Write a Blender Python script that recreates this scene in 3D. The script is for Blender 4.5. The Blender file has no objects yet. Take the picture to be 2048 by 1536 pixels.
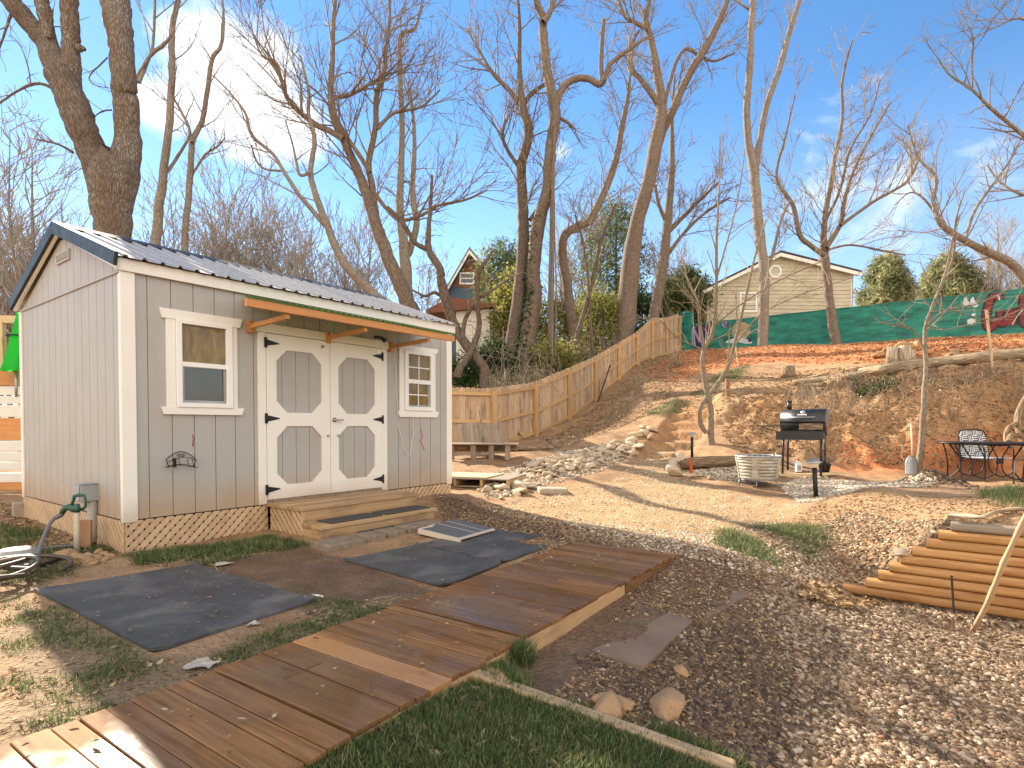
import bpy, math, random
import numpy as np
from mathutils import Vector, Matrix, noise as mnoise
random.seed(7); RNG = np.random.default_rng(11)
C = bpy.context.scene.collection
# ---------------------------------------------------------------- camera model (2048 x 1536 photo pixels)
F, HZ, H = 1145.0, 850.0, 1.153
PITCH = math.radians(1.2); CP, SP = math.cos(PITCH), math.sin(PITCH)
CY = HZ + F * math.tan(PITCH)
def ray(px, py):
    x = (px - 1024) / F; y = -(py - CY) / F
    return (x, CP + y * SP, -SP + y * CP)
def at(px, py, Y):
    d = ray(px, py); t = Y / d[1]
    return Vector((d[0] * t, Y, H + d[2] * t))
def atz(px, py, z):
    d = ray(px, py); t = (z - H) / d[2]
    return Vector((d[0] * t, d[1] * t, z))
# ---------------------------------------------------------------- object helpers
def tag(o, label=None, cat=None, group=None, kind=None):
    if label: o['label'] = label
    if cat: o['category'] = cat
    if group: o['group'] = group
    if kind: o['kind'] = kind
    return o
def empty(name, loc, label, cat, rz=0.0, group=None):
    o = bpy.data.objects.new(name, None); C.objects.link(o)
    o.location = loc; o.rotation_euler = (0, 0, rz); o.empty_display_size = .1
    return tag(o, label, cat, group)
def copy_tree(o, parent=None):
    c = o.copy(); C.objects.link(c); c.parent = parent
    for ch in list(o.children): copy_tree(ch, c)
    return c
def mesh_np(name, V, Fs, mat=None, smooth=False, tone=None, gc=None, parent=None, loc=None):
    """V (n,3) array, Fs list of int arrays (m,k)"""
    V = np.asarray(V, dtype=np.float32)
    if loc is not None: V = V - np.asarray(loc, dtype=np.float32)
    me = bpy.data.meshes.new(name)
    me.vertices.add(len(V)); me.vertices.foreach_set('co', V.ravel())
    Fs = [np.asarray(f, dtype=np.int32) for f in Fs if len(f)]
    idx = np.concatenate([f.ravel() for f in Fs])
    tot = np.concatenate([np.full(len(f), f.shape[1], dtype=np.int32) for f in Fs])
    st = np.concatenate([[0], np.cumsum(tot)[:-1]]).astype(np.int32)
    me.loops.add(len(idx)); me.loops.foreach_set('vertex_index', idx)
    me.polygons.add(len(tot)); me.polygons.foreach_set('loop_start', st); me.polygons.foreach_set('loop_total', tot)
    me.polygons.foreach_set('use_smooth', np.full(len(tot), bool(smooth)))
    if tone is not None:
        a = me.attributes.new('tone', 'FLOAT', 'POINT'); a.data.foreach_set('value', np.asarray(tone, dtype=np.float32).ravel())
    if gc is not None:
        a = me.attributes.new('gc', 'FLOAT_VECTOR', 'POINT'); a.data.foreach_set('vector', np.asarray(gc, dtype=np.float32).ravel())
    me.update(calc_edges=True); me.validate()
    if mat: me.materials.append(mat)
    o = bpy.data.objects.new(name, me); C.objects.link(o)
    if parent: o.parent = parent
    if loc is not None and not parent: o.location = loc
    return o
def rotz3(a): return Matrix.Rotation(a, 3, 'Z')
class MB:
    """mesh builder; every vertex has a tone (random per piece) and grain coordinates"""
    def __init__(s, o=(0, 0, 0)):
        s.v = []; s.f = []; s.t = []; s.g = []; s.sm = []; s.o = Vector(o)
    def add(s, vs, fs, gc=None, tone=None, smooth=False):
        b = len(s.v); tone = random.random() if tone is None else tone
        off = (random.uniform(0, 40), random.uniform(0, 40), random.uniform(0, 40))
        for i, p in enumerate(vs):
            s.v.append(Vector(p)); s.t.append(tone)
            g = gc[i] if gc else p
            s.g.append((g[0] + off[0], g[1] + off[1], g[2] + off[2]))
        for f in fs: s.f.append([b + i for i in f]); s.sm.append(smooth)
        return s
    def box(s, c, size, R=None, tone=None):
        c = Vector(c); hx, hy, hz = (d / 2 for d in size)
        order = sorted(range(3), key=lambda i: -size[i])
        vs = []; gc = []
        for x, y, z in ((-1,-1,-1),(1,-1,-1),(1,1,-1),(-1,1,-1),(-1,-1,1),(1,-1,1),(1,1,1),(-1,1,1)):
            p = Vector((x * hx, y * hy, z * hz)); gc.append((p[order[0]], p[order[1]], p[order[2]]))
            vs.append(c + (R @ p if R is not None else p))
        return s.add(vs, [(0,3,2,1),(4,5,6,7),(0,1,5,4),(1,2,6,5),(2,3,7,6),(3,0,4,7)], gc, tone)
    def bx(s, x0, x1, y0, y1, z0, z1, tone=None):
        return s.box(((x0+x1)/2, (y0+y1)/2, (z0+z1)/2), (x1-x0, y1-y0, z1-z0), None, tone)
    def bar(s, a, b, w, h, up=(0, 0, 1), tone=None):
        a, b = Vector(a), Vector(b); d = (b - a); L = d.length; d.normalize()
        side = d.cross(Vector(up))
        if side.length < 1e-4: side = d.cross(Vector((1, 0, 0)))
        side.normalize(); u = side.cross(d)
        R = Matrix((d, side, u)).transposed()
        return s.box((a + b) / 2, (L, w, h), R, tone)
    def tube(s, pts, r, n=8, caps=True, tone=None, smooth=True):
        pts = [Vector(p) for p in pts]; m = len(pts)
        rs = [r] * m if not hasattr(r, '__len__') else list(r)
        T = [(pts[min(i+1, m-1)] - pts[max(i-1, 0)]).normalized() for i in range(m)]
        ref = Vector((0, 0, 1)) if abs(T[0].z) < .9 else Vector((1, 0, 0))
        u = T[0].cross(ref).normalized(); vs = []; gc = []; L = 0
        for i in range(m):
            if i: L += (pts[i] - pts[i-1]).length
            u = (u - T[i] * u.dot(T[i])).normalized(); w = T[i].cross(u)
            for k in range(n):
                a = 2 * math.pi * k / n
                d = u * math.cos(a) + w * math.sin(a)
                vs.append(pts[i] + d * rs[i]); gc.append((L, rs[i]*math.cos(a), rs[i]*math.sin(a)))
        fs = []
        for i in range(m - 1):
            for k in range(n):
                k2 = (k + 1) % n
                fs.append((i*n+k, i*n+k2, (i+1)*n+k2, (i+1)*n+k))
        s.add(vs, fs, gc, tone, smooth)
        if caps:
            b = len(s.v) - m * n
            s.f.append([b + k for k in reversed(range(n))]); s.sm.append(False)
            s.f.append([b + (m-1)*n + k for k in range(n)]); s.sm.append(False)
        return s
    def lathe(s, prof, c=(0,0,0), n=24, R=None, tone=None, smooth=True):
        c = Vector(c); vs = []; m = len(prof)
        for r, z in prof:
            for k in range(n):
                a = 2*math.pi*k/n; p = Vector((r*math.cos(a), r*math.sin(a), z))
                vs.append(c + (R @ p if R is not None else p))
        fs = [(i*n+k, i*n+(k+1)%n, (i+1)*n+(k+1)%n, (i+1)*n+k) for i in range(m-1) for k in range(n)]
        s.add(vs, fs, None, tone, smooth)
        b = len(s.v) - m*n
        if prof[0][0] > 1e-3: s.f.append([b+k for k in reversed(range(n))]); s.sm.append(False)
        if prof[-1][0] > 1e-3: s.f.append([b+(m-1)*n+k for k in range(n)]); s.sm.append(False)
        return s
    def prism(s, poly, o, ux, uy, un, t0, t1, tone=None):
        o, ux, uy, un = Vector(o), Vector(ux), Vector(uy), Vector(un); n = len(poly)
        A = sum(poly[i][0]*poly[(i+1)%n][1] - poly[(i+1)%n][0]*poly[i][1] for i in range(n))
        if (A > 0) != (ux.cross(uy).dot(un) * (t1 - t0) > 0): poly = poly[::-1]
        vs = [o + ux*p[0] + uy*p[1] + un*t0 for p in poly] + [o + ux*p[0] + uy*p[1] + un*t1 for p in poly]
        gc = [(p[1], p[0], t0) for p in poly] + [(p[1], p[0], t1) for p in poly]
        fs = [tuple(reversed(range(n))), tuple(range(n, 2*n))] + [(i, (i+1)%n, n+(i+1)%n, n+i) for i in range(n)]
        return s.add(vs, fs, gc, tone)
    def ring(s, outer, inner, o, ux, uy, un, t0, t1, tone=None):
        """flat frame between two loops with the same number of points"""
        o, ux, uy, un = Vector(o), Vector(ux), Vector(uy), Vector(un); n = len(outer); vs = []; gc = []
        for t in (t0, t1):
            for lp in (outer, inner):
                for p in lp: vs.append(o+ux*p[0]+uy*p[1]+un*t); gc.append((p[1], p[0], t))
        fs = []
        for i in range(n):
            j = (i+1) % n
            fs += [(i, n+i, n+j, j), (2*n+i, 2*n+j, 3*n+j, 3*n+i), (i, j, 2*n+j, 2*n+i), (n+j, n+i, 3*n+i, 3*n+j)]
        return s.add(vs, fs, gc, tone)
    def build(s, name, mat, parent=None, loc=None, bevel=0, seg=1):
        me = bpy.data.meshes.new(name)
        o0 = Vector(loc) if (loc is not None and not parent) else s.o
        me.from_pydata([tuple(p - o0) for p in s.v], [], s.f)
        me.polygons.foreach_set('use_smooth', s.sm)
        a = me.attributes.new('tone', 'FLOAT', 'POINT'); a.data.foreach_set('value', s.t)
        a = me.attributes.new('gc', 'FLOAT_VECTOR', 'POINT'); a.data.foreach_set('vector', [x for g in s.g for x in g])
        me.update()
        if mat: me.materials.append(mat)
        o = bpy.data.objects.new(name, me); C.objects.link(o)
        if parent: o.parent = parent
        elif loc is not None: o.location = loc
        if bevel:
            b = o.modifiers.new('bevel', 'BEVEL'); b.width = bevel; b.segments = seg; b.limit_method = 'ANGLE'; b.angle_limit = .7
        return o
def spline(P, n=8):
    """Catmull-Rom through points (any tuple length)"""
    P = [np.array(p, float) for p in P]; out = []
    for i in range(len(P)-1):
        a = P[max(i-1,0)]; b = P[i]; c = P[i+1]; d = P[min(i+2, len(P)-1)]
        for k in range(n):
            t = k/n
            out.append(.5*((2*b)+(c-a)*t+(2*a-5*b+4*c-d)*t*t+(3*b-a-3*c+d)*t**3))
    out.append(P[-1]); return out
def vnoise(x, y, seed=0.0):
    xi = np.floor(x); yi = np.floor(y); fx = x-xi; fy = y-yi
    fx = fx*fx*(3-2*fx); fy = fy*fy*(3-2*fy)
    def h(a, b):
        v = np.sin(a*127.1 + b*311.7 + seed*74.7)*43758.5453
        return v - np.floor(v)
    return (h(xi,yi)*(1-fx)+h(xi+1,yi)*fx)*(1-fy) + (h(xi,yi+1)*(1-fx)+h(xi+1,yi+1)*fx)*fy
def fbm(x, y, o=4, seed=0.0):
    s = 0; a = .5
    for i in range(o): s = s + a*(vnoise(x*2**i, y*2**i, seed+i*3.1)-.5); a *= .5
    return s
# ---------------------------------------------------------------- materials (all procedural)
class NT:
    def __init__(s, name):
        s.m = bpy.data.materials.new(name); s.m.use_nodes = True
        s.t = s.m.node_tree; s.n = s.t.nodes; s.l = s.t.links; s.b = s.n['Principled BSDF']; s.out = s.n['Material Output']
    def new(s, typ, **k):
        n = s.n.new(typ)
        for a, v in k.items(): setattr(n, a, v)
        return n
    def put(s, sock, v):
        if hasattr(v, 'is_linked') or hasattr(v, 'links'): s.l.new(v, sock)
        elif isinstance(v, (tuple, list)) and len(v) == 3 and sock.type == 'RGBA': sock.default_value = (*v, 1)
        else: sock.default_value = v
    def attr(s, nm, vec=False):
        n = s.new('ShaderNodeAttribute', attribute_name=nm); return n.outputs['Vector' if vec else 'Fac']
    def obj(s): return s.new('ShaderNodeTexCoord').outputs['Object']
    def map(s, v, sc=(1,1,1), rot=(0,0,0), loc=(0,0,0)):
        n = s.new('ShaderNodeMapping'); s.l.new(v, n.inputs[0]); n.inputs['Scale'].default_value = sc; n.inputs['Rotation'].default_value = rot; n.inputs['Location'].default_value = loc
        return n.outputs[0]
    def noise(s, v, scale=5, detail=5, rough=.6, dist=0.0):
        n = s.new('ShaderNodeTexNoise'); s.l.new(v, n.inputs['Vector']); n.inputs['Scale'].default_value = scale
        n.inputs['Detail'].default_value = detail; n.inputs['Roughness'].default_value = rough; n.inputs['Distortion'].default_value = dist
        return n.outputs['Fac']
    def vor(s, v, scale=5, feat='F1', rnd=1.0, out='Distance'):
        n = s.new('ShaderNodeTexVoronoi', feature=feat); s.l.new(v, n.inputs['Vector']); n.inputs['Scale'].default_value = scale
        n.inputs['Randomness'].default_value = rnd
        return n.outputs[out]
    def ramp(s, f, stops, interp='LINEAR'):
        n = s.new('ShaderNodeValToRGB'); s.put(n.inputs[0], f); e = n.color_ramp.elements; n.color_ramp.interpolation = interp
        while len(e) < len(stops): e.new(.5)
        for i, (p, c) in enumerate(stops):
            e[i].position = p; e[i].color = (*c, 1) if isinstance(c, (tuple, list)) else (c, c, c, 1)
        return n.outputs[0]
    def mix(s, f, a, b, mode='MIX'):
        n = s.new('ShaderNodeMix', data_type='RGBA', blend_type=mode); n.clamp_factor = True
        s.put(n.inputs[0], f); s.put(n.inputs[6], a); s.put(n.inputs[7], b); return n.outputs[2]
    def math(s, op, a, b=0.0, clamp=False):
        n = s.new('ShaderNodeMath', operation=op); n.use_clamp = clamp; s.put(n.inputs[0], a); s.put(n.inputs[1], b); return n.outputs[0]
    def bump(s, h, st=.3, dist=.01, normal=None):
        n = s.new('ShaderNodeBump'); s.put(n.inputs['Height'], h); n.inputs['Strength'].default_value = st; n.inputs['Distance'].default_value = dist
        if normal is not None: s.l.new(normal, n.inputs['Normal'])
        return n.outputs[0]
    def fin(s, col, rough=.6, metal=0.0, normal=None, spec=.5):
        s.put(s.b.inputs['Base Color'], col); s.put(s.b.inputs['Roughness'], rough); s.put(s.b.inputs['Metallic'], metal)
        s.put(s.b.inputs['Specular IOR Level'], spec)
        if normal is not None: s.l.new(normal, s.b.inputs['Normal'])
        return s.m
def dk(c, k): return tuple(x*k for x in c)
def wood(name, c1, c2, rough=.65, grain=(1.2, 22, 22), bump=.25, stain=(.05,.04,.035), sa=.35, vary=.5, wet=0.0, knots=True):
    t = NT(name); g = t.attr('gc', True); tone = t.attr('tone')
    n1 = t.noise(t.map(g, grain), 1.6, 6, .65, .6); n2 = t.noise(t.map(g, (1.0, 3.0, 3.0)), 1.4, 4, .6)
    col = t.mix(t.ramp(n1, [(.3, 0.0), (.72, 1.0)]), c1, c2)
    col = t.mix(t.math('MULTIPLY', tone, vary), col, t.mix(1.0, col, (.55,.52,.50), 'MULTIPLY'))
    if sa: col = t.mix(t.math('MULTIPLY', t.ramp(n2, [(.52, 0.0), (.7, 1.0)]), sa), col, stain)
    if knots:
        k = t.vor(t.map(g, (1.1, 7, 7)), 1.0)
        col = t.mix(t.math('MULTIPLY', t.ramp(k, [(.05, 1.0), (.12, 0.0)]), .7), col, dk(c1, .35))
    r = rough; sp_ = .4
    nb = t.bump(n1, bump, .004)
    if wet:
        w = t.ramp(t.noise(t.map(t.obj(), (1,1,1)), 1.1, 4, .6, .4), [(.45, 0.0), (.6, 1.0)])
        r = t.ramp(t.math('MULTIPLY', w, wet), [(0.0, rough), (1.0, .17)]); sp_ = t.ramp(w, [(0.0, .12), (1.0, .6)])
        col = t.mix(t.math('MULTIPLY', w, .45*wet), col, dk(c1, .5))
    t.fin(col, r, 0, nb); t.put(t.b.inputs['Specular IOR Level'], sp_); return t.m
def paint(name, c, rough=.5, dirt=(.25,.2,.14), da=.25, bump=.08, sc=1.0, low=None):
    t = NT(name); o = t.obj()
    n = t.noise(o, 1.7*sc, 6, .65); n2 = t.noise(t.map(o, (14,14,1.3)), 1.0*sc, 4, .6)
    col = t.mix(t.math('MULTIPLY', t.ramp(n, [(.45, 0.0), (.8, 1.0)]), da), c, dirt)
    col = t.mix(t.math('MULTIPLY', t.ramp(n2, [(.58, 0.0), (.8, 1.0)]), da*.6), col, dirt)
    if low:   # splashed soil along the foot of the wall
        z = t.new('ShaderNodeSeparateXYZ'); t.l.new(o, z.inputs[0])
        zz = t.math('SUBTRACT', low[0], z.outputs[2]); zz = t.math('ADD', zz, t.math('MULTIPLY', t.math('SUBTRACT', n, .5), low[1]))
        col = t.mix(t.math('MULTIPLY', t.math('DIVIDE', zz, low[1], True), low[2]), col, (.42,.27,.14))
    nb = t.bump(t.noise(t.map(o, (60,60,14)), 1.0, 4, .7), bump, .004)
    return t.fin(col, rough, 0, nb)
def metal(name, c, rough=.35, met=.9, rust=0.0, rustc=(.25,.09,.03)):
    t = NT(name); o = t.obj(); n = t.noise(o, 9, 6, .7)
    col = t.mix(t.ramp(n, [(.3, 0.0), (.8, 1.0)]), c, dk(c, .6))
    if rust: col = t.mix(t.math('MULTIPLY', t.ramp(t.noise(o, 4, 6, .7), [(.5, 0.0), (.62, 1.0)]), rust), col, rustc)
    return t.fin(col, t.ramp(n, [(0.2, rough), (.9, min(1, rough*1.7))]), met, t.bump(n, .08, .003))
def plain(name, c, rough=.6, met=0.0, var=.25, sc=20, bump=.1):
    t = NT(name); n = t.noise(t.obj(), sc, 5, .6)
    return t.fin(t.mix(t.ramp(n, [(.3, 0.0), (.75, 1.0)]), c, dk(c, 1-var)), rough, met, t.bump(n, bump, .003))
def bark(name, c1, c2, lichen=None, la=.4, sc=1.0, bump=.9, patch=None):
    t = NT(name); g = t.attr('gc', True); tone = t.attr('tone')
    n1 = t.noise(t.map(g, (3.2*sc, 20*sc, 20*sc)), 1.5, 6, .7, .9); n2 = t.noise(t.map(g, (1.2, 3, 3)), 1.3, 4)
    v = t.vor(t.map(g, (5*sc, 24*sc, 24*sc)), 1.0, 'DISTANCE_TO_EDGE')
    h = t.math('ADD', t.math('MULTIPLY', n1, .7), t.math('MULTIPLY', t.ramp(v, [(0, 0.0), (.25, 1.0)]), .5))
    col = t.mix(t.ramp(h, [(.3, 0.0), (.85, 1.0)]), c1, c2)
    col = t.mix(t.math('MULTIPLY', t.ramp(n2, [(.45, 0.0), (.7, 1.0)]), .35), col, (.16,.085,.05))
    if lichen:
        s = t.noise(t.map(g, (9, 16, 16)), 1.5, 6, .75); s2 = t.noise(t.map(g, (.6, 1.6, 1.6)), 1.5, 3)
        col = t.mix(t.math('MULTIPLY', t.math('MULTIPLY', t.ramp(s, [(.5, 0.0), (.62, 1.0)]), t.ramp(s2, [(.42, 0.0), (.6, 1.0)])), la), col, lichen)
    if patch: col = t.mix(t.math('MULTIPLY', t.ramp(t.noise(t.map(g, (2, 5, 5)), 1.0, 3), [(.56, 0.0), (.66, 1.0)]), .5), col, patch)
    col = t.mix(t.math('MULTIPLY', tone, .3), col, dk(c1, .7))
    return t.fin(col, .9, 0, t.bump(h, bump, .02), .2)
def leafy(name, stops, rough=.6, trans=.3):
    """small leaves, blades and chips: tone picks the colour"""
    t = NT(name); tone = t.attr('tone'); col = t.ramp(tone, stops)
    col = t.mix(.35, col, t.mix(1.0, col, t.ramp(t.noise(t.obj(), 3.5, 3), [(.3, (.6,.6,.6)), (.7, (1,1,1))]), 'MULTIPLY'))
    t.fin(col, rough, 0, None, .25)
    if trans:
        tr = t.new('ShaderNodeBsdfTranslucent'); t.l.new(col, tr.inputs[0]); mx = t.new('ShaderNodeMixShader'); mx.inputs[0].default_value = trans
        t.l.new(t.b.outputs[0], mx.inputs[1]); t.l.new(tr.outputs[0], mx.inputs[2]); t.l.new(mx.outputs[0], t.out.inputs[0])
    return t.m
def stone(name, c1, c2, c3=None, sc=6, rough=.85, bump=.4):
    t = NT(name); o = t.obj(); tone = t.attr('tone'); oi = t.new('ShaderNodeObjectInfo').outputs['Random']
    n = t.noise(o, sc, 6, .65); col = t.mix(t.ramp(n, [(.3, 0.0), (.75, 1.0)]), c1, c2)
    if c3: col = t.mix(t.math('MULTIPLY', t.ramp(oi, [(.3, 0.0), (1, 1.0)]), .8), col, c3)
    col = t.mix(t.math('MULTIPLY', t.ramp(t.noise(o, sc*4, 4), [(.55, 0.0), (.75, 1.0)]), .4), col, dk(c1, .5))
    return t.fin(col, rough, 0, t.bump(n, bump, .01))
MT = {}
MT['siding'] = paint('grey_siding', (.40,.39,.375), .55, (.27,.22,.16), .34, .35, 1, (.66, .34, .7))
MT['white'] = paint('white_trim', (.80,.78,.73), .45, (.45,.36,.24), .16, .08, 1, (.52, .22, .5))
MT['vinyl'] = plain('white_vinyl', (.82,.82,.81), .3, 0, .06, 8, .02)
MT['lattice'] = wood('tan_lattice_paint', (.56,.37,.22), (.68,.49,.31), .65, (2,14,14), .12, (.24,.16,.09), .45, .35, 0, False)
MT['newwood'] = wood('new_pine', (.50,.30,.13), (.66,.44,.22), .6, (1.2,20,20), .2, (.22,.13,.06), .3, .45)
MT['porchwood'] = wood('worn_porch_pine', (.42,.26,.13), (.58,.39,.21), .6, (1.2,20,20), .25, (.14,.09,.055), .75, .6)
MT['orangewood'] = wood('orange_stained_pine', (.52,.22,.07), (.66,.33,.12), .55, (1.2,20,20), .2, (.25,.11,.04), .3, .4)
MT['fence'] = wood('fence_pine', (.50,.34,.20), (.70,.52,.34), .8, (1.2,16,16), .3, (.13,.095,.07), .8, .75)
MT['deck'] = wood('wet_deck_boards', (.185,.088,.034), (.40,.215,.092), .72, (1.2,22,22), .25, (.08,.05,.03), .5, .9, 1.0)
MT['decknew'] = wood('orange_deck_board', (.42,.2,.075), (.55,.29,.12), .45, (1.2,22,22), .2, (.2,.1,.05), .4, .2, .5)
MT['greywood'] = wood('weathered_grey_wood', (.24,.19,.145), (.42,.35,.27), .85, (1.2,18,18), .4, (.1,.08,.06), .5, .5)
MT['timber'] = wood('landscape_timber', (.38,.18,.055), (.60,.34,.14), .6, (1.0,16,16), .3, (.22,.08,.025), .75, .9)
MT['paletimber'] = wood('pale_timber', (.52,.38,.21), (.66,.52,.32), .7, (1.0,16,16), .25, (.2,.14,.08), .4, .2)
MT['edging'] = wood('edging_pine', (.36,.25,.14), (.52,.39,.235), .8, (1.0,16,16), .3, (.16,.11,.06), .6, .3)
MT['stick'] = wood('peeled_stick', (.50,.33,.19), (.64,.47,.30), .7, (1.5,14,14), .2, (.2,.12,.07), .4, .3)
MT['log'] = bark('log_bark', (.16,.11,.07), (.34,.25,.16), None, 0, .8)
MT['loglight'] = bark('dry_log', (.27,.20,.13), (.48,.38,.25), None, 0, .7)
MT['stump'] = bark('pale_stump', (.30,.22,.15), (.55,.45,.33), (.7,.66,.58), .6, .6)
MT['roof'] = metal('roof_metal', (.54,.52,.50), .42, .65)
MT['roofdark'] = metal('dark_roof_trim', (.035,.042,.05), .4, .3)
MT['black'] = plain('black_iron', (.018,.018,.02), .45, .4, .3, 30)
MT['steel'] = metal('grey_steel', (.45,.46,.47), .4, .8)
MT['greybox'] = plain('grey_plastic', (.33,.36,.38), .5, 0, .12, 6, .03)
MT['conduit'] = plain('conduit_grey', (.36,.35,.33), .55, 0, .2, 9, .03)
MT['pvc'] = plain('weathered_pvc', (.52,.47,.36), .6, 0, .3, 8, .05)
MT['green'] = plain('hydrant_green', (.02,.085,.06), .35, 0, .35, 25, .05)
MT['hose'] = plain('khaki_hose', (.085,.066,.038), .5, 0, .25, 18, .05)
MT['hosegrey'] = plain('grey_hose', (.15,.155,.16), .45, 0, .25, 18, .05)
MT['brass'] = plain('brass', (.4,.28,.1), .35, .8, .3, 30)
def glassm(name, c, rough=.04, sp=.9):
    t = NT(name); n = t.noise(t.obj(), 2.2, 3); return t.fin(t.mix(t.ramp(t.noise(t.map(t.obj(), (3,3,1.2)), 3, 6, .7, .8), [(.35, 0.0), (.7, 1.0)]), dk(c, .45), c), rough, 0, t.bump(n, .04, .02), sp)
MT['glassreflect'] = glassm('gold_reflection_pane', (.30,.205,.075), .08, .35)  # gold mottling is a reflection painted into the pane colour
MT['glassdark'] = glassm('dark_pane', (.022,.021,.020), .12)
def rubber():
    t = NT('rubber_mat'); o = t.obj(); n = t.noise(o, 2.2, 7, .7, .5); f = t.noise(o, 140, 3)
    col = t.ramp(n, [(.3, (.042,.043,.045)), (.5, (.078,.079,.08)), (.72, (.18,.172,.155))])
    col = t.mix(t.ramp(t.noise(o, 9, 5, .7), [(.62, 0.0), (.74, .55)]), col, (.19,.16,.11))
    col = t.mix(t.ramp(t.noise(o, 60, 2), [(.66, 0.0), (.74, .6)]), col, (.35,.3,.22))
    col = t.mix(t.ramp(t.noise(t.map(o, (3,14,1), (0,0,.7)), 2, 5, .7), [(.58, 0.0), (.75, .5)]), col, (.16,.15,.13))
    return t.fin(col, t.ramp(n, [(.3, .42), (.7, .75)]), 0, t.bump(t.math('ADD', f, t.math('MULTIPLY', n, 1.5)), .4, .006), .18)
MT['rubber'] = rubber()
MT['grit'] = plain('gritty_mat', (.09,.085,.08), .9, 0, .75, 220, .8)
MT['concrete'] = plain('concrete', (.40,.34,.26), .85, 0, .35, 14, .3)
MT['paver'] = plain('worn_paver', (.27,.21,.15), .9, 0, .45, 14, .4)
MT['slab'] = plain('muddy_slab', (.24,.165,.115), .85, 0, .4, 3.0, .15)
MT['rock'] = stone('river_rock', (.40,.31,.21), (.64,.55,.42), (.38,.27,.16))
MT['redrock'] = stone('red_rock', (.29,.17,.085), (.44,.29,.16), (.34,.22,.12))
MT['dirtrock'] = stone('grey_rock', (.28,.23,.18), (.46,.40,.33), (.32,.2,.12))
MT['paper'] = plain('paper', (.42,.38,.32), .8, 0, .25, 12)
MT['orange'] = plain('orange_red_paint', (.55,.09,.03), .6, 0, .3, 20)
MT['reddot'] = plain('red_marking', (.45,.08,.09), .8, 0, .2, 20)
MT['rope'] = plain('white_cord', (.75,.73,.7), .7, 0, .1, 20)
MT['polyc'] = None
def polyc():
    t = NT('green_corrugated_sheet'); t.fin((.22,.36,.16), .4)
    tr = t.new('ShaderNodeBsdfTranslucent'); tr.inputs[0].default_value = (.45,.62,.25,1); mx = t.new('ShaderNodeMixShader'); mx.inputs[0].default_value = .45
    t.l.new(t.b.outputs[0], mx.inputs[1]); t.l.new(tr.outputs[0], mx.inputs[2]); t.l.new(mx.outputs[0], t.out.inputs[0]); return t.m
MT['polyc'] = polyc()
def fabric_green():
    t = NT('green_fabric'); t.fin((.01,.46,.04), .6)
    tr = t.new('ShaderNodeBsdfTranslucent'); tr.inputs[0].default_value = (.01,.62,.05,1); mx = t.new('ShaderNodeMixShader'); mx.inputs[0].default_value = .5
    t.l.new(t.b.outputs[0], mx.inputs[1]); t.l.new(tr.outputs[0], mx.inputs[2]); t.l.new(mx.outputs[0], t.out.inputs[0]); return t.m
MT['gfab'] = fabric_green()
MT['barkbig'] = bark('furrowed_bark', (.085,.062,.048), (.25,.20,.165), (.46,.46,.42), .7, 1.5, 1.0, None)
MT['barkgrey'] = bark('grey_bark', (.15,.125,.105), (.32,.28,.235), (.5,.48,.4), .3, 1.2, .6)
MT['barkbrown'] = bark('brown_bark', (.115,.085,.065), (.27,.215,.17), None, 0, 1.1, .7)
MT['barkdark'] = bark('dark_bark', (.075,.056,.045), (.20,.158,.125), None, 0, 1.0, .8)
MT['barkpale'] = bark('pale_bark', (.15,.12,.09), (.30,.25,.195), None, 0, 1.5, .35)
MT['twig'] = leafy('twigs', [(0, (.15,.115,.085)), (1, (.32,.26,.20))], .8, 0)
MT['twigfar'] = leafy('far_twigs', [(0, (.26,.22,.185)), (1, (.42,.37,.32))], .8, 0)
MT['twigpale'] = leafy('pale_twigs', [(0, (.21,.16,.11)), (1, (.37,.30,.215))], .8, 0)
# ---------------------------------------------------------------- terrain
CW = [(-6,1,0),(-3,1.5,0),(-1,1.2,0),(-2,3,0),(-3.5,5,0),(-5,3.5,0),(-6,7,.03),(-8,5,0),(-7,9,.1),(-1.7,2.2,0),(.5,5.6,0),(-.3,2.4,-.02),(-.9,8.5,.1),
      (-.5,7,.03),(-.9,6.2,.02),(-2,5,0),(.9,1.2,-.1),(0,1,-.05),(4,1,-.5),(-3,12,.3),(-6,12,.4),(-9,12,.4),(-12,20,1),(-20,40,2),(-4,16,.8),(-8,30,2.0),(-20,10,.3),
      (0,20,1.6),(1,24,3.0),(3.5,27,4.0),(-2,18,1.2),(-1,26,3.0),(6,32,5),(10,36,5.6),(-4,22,1.8),(0,35,4.3),(12,40,5.6),(25,35,5.6),(20,60,6),(40,30,5.5),(30,20,4.8),(26,12,3),
      (0,70,5),(-40,70,3),(40,70,6),(8,4.4,-.3),(8,6,.3),(6,2,-.5)]
CZ = [(1500,1120,-.05),(1560,1536,-.3),(1300,1536,-.13),(2048,1536,-.45),(1600,1280,-.25),(1940,1275,-.44),(1270,1260,-.1),(1150,1300,-.1),(1400,1150,-.07),
      (1400,1030,.03),(1200,960,.15),(1000,1000,.08),(1300,1000,.05),(1100,1020,.04),(1250,925,.35),(1330,1118,-.01),(1750,1400,-.38),(1843,1225,-.45),(1910,1235,-.45),(1980,1242,-.45),(2045,1250,-.45),(1760,1212,-.42)]
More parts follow.
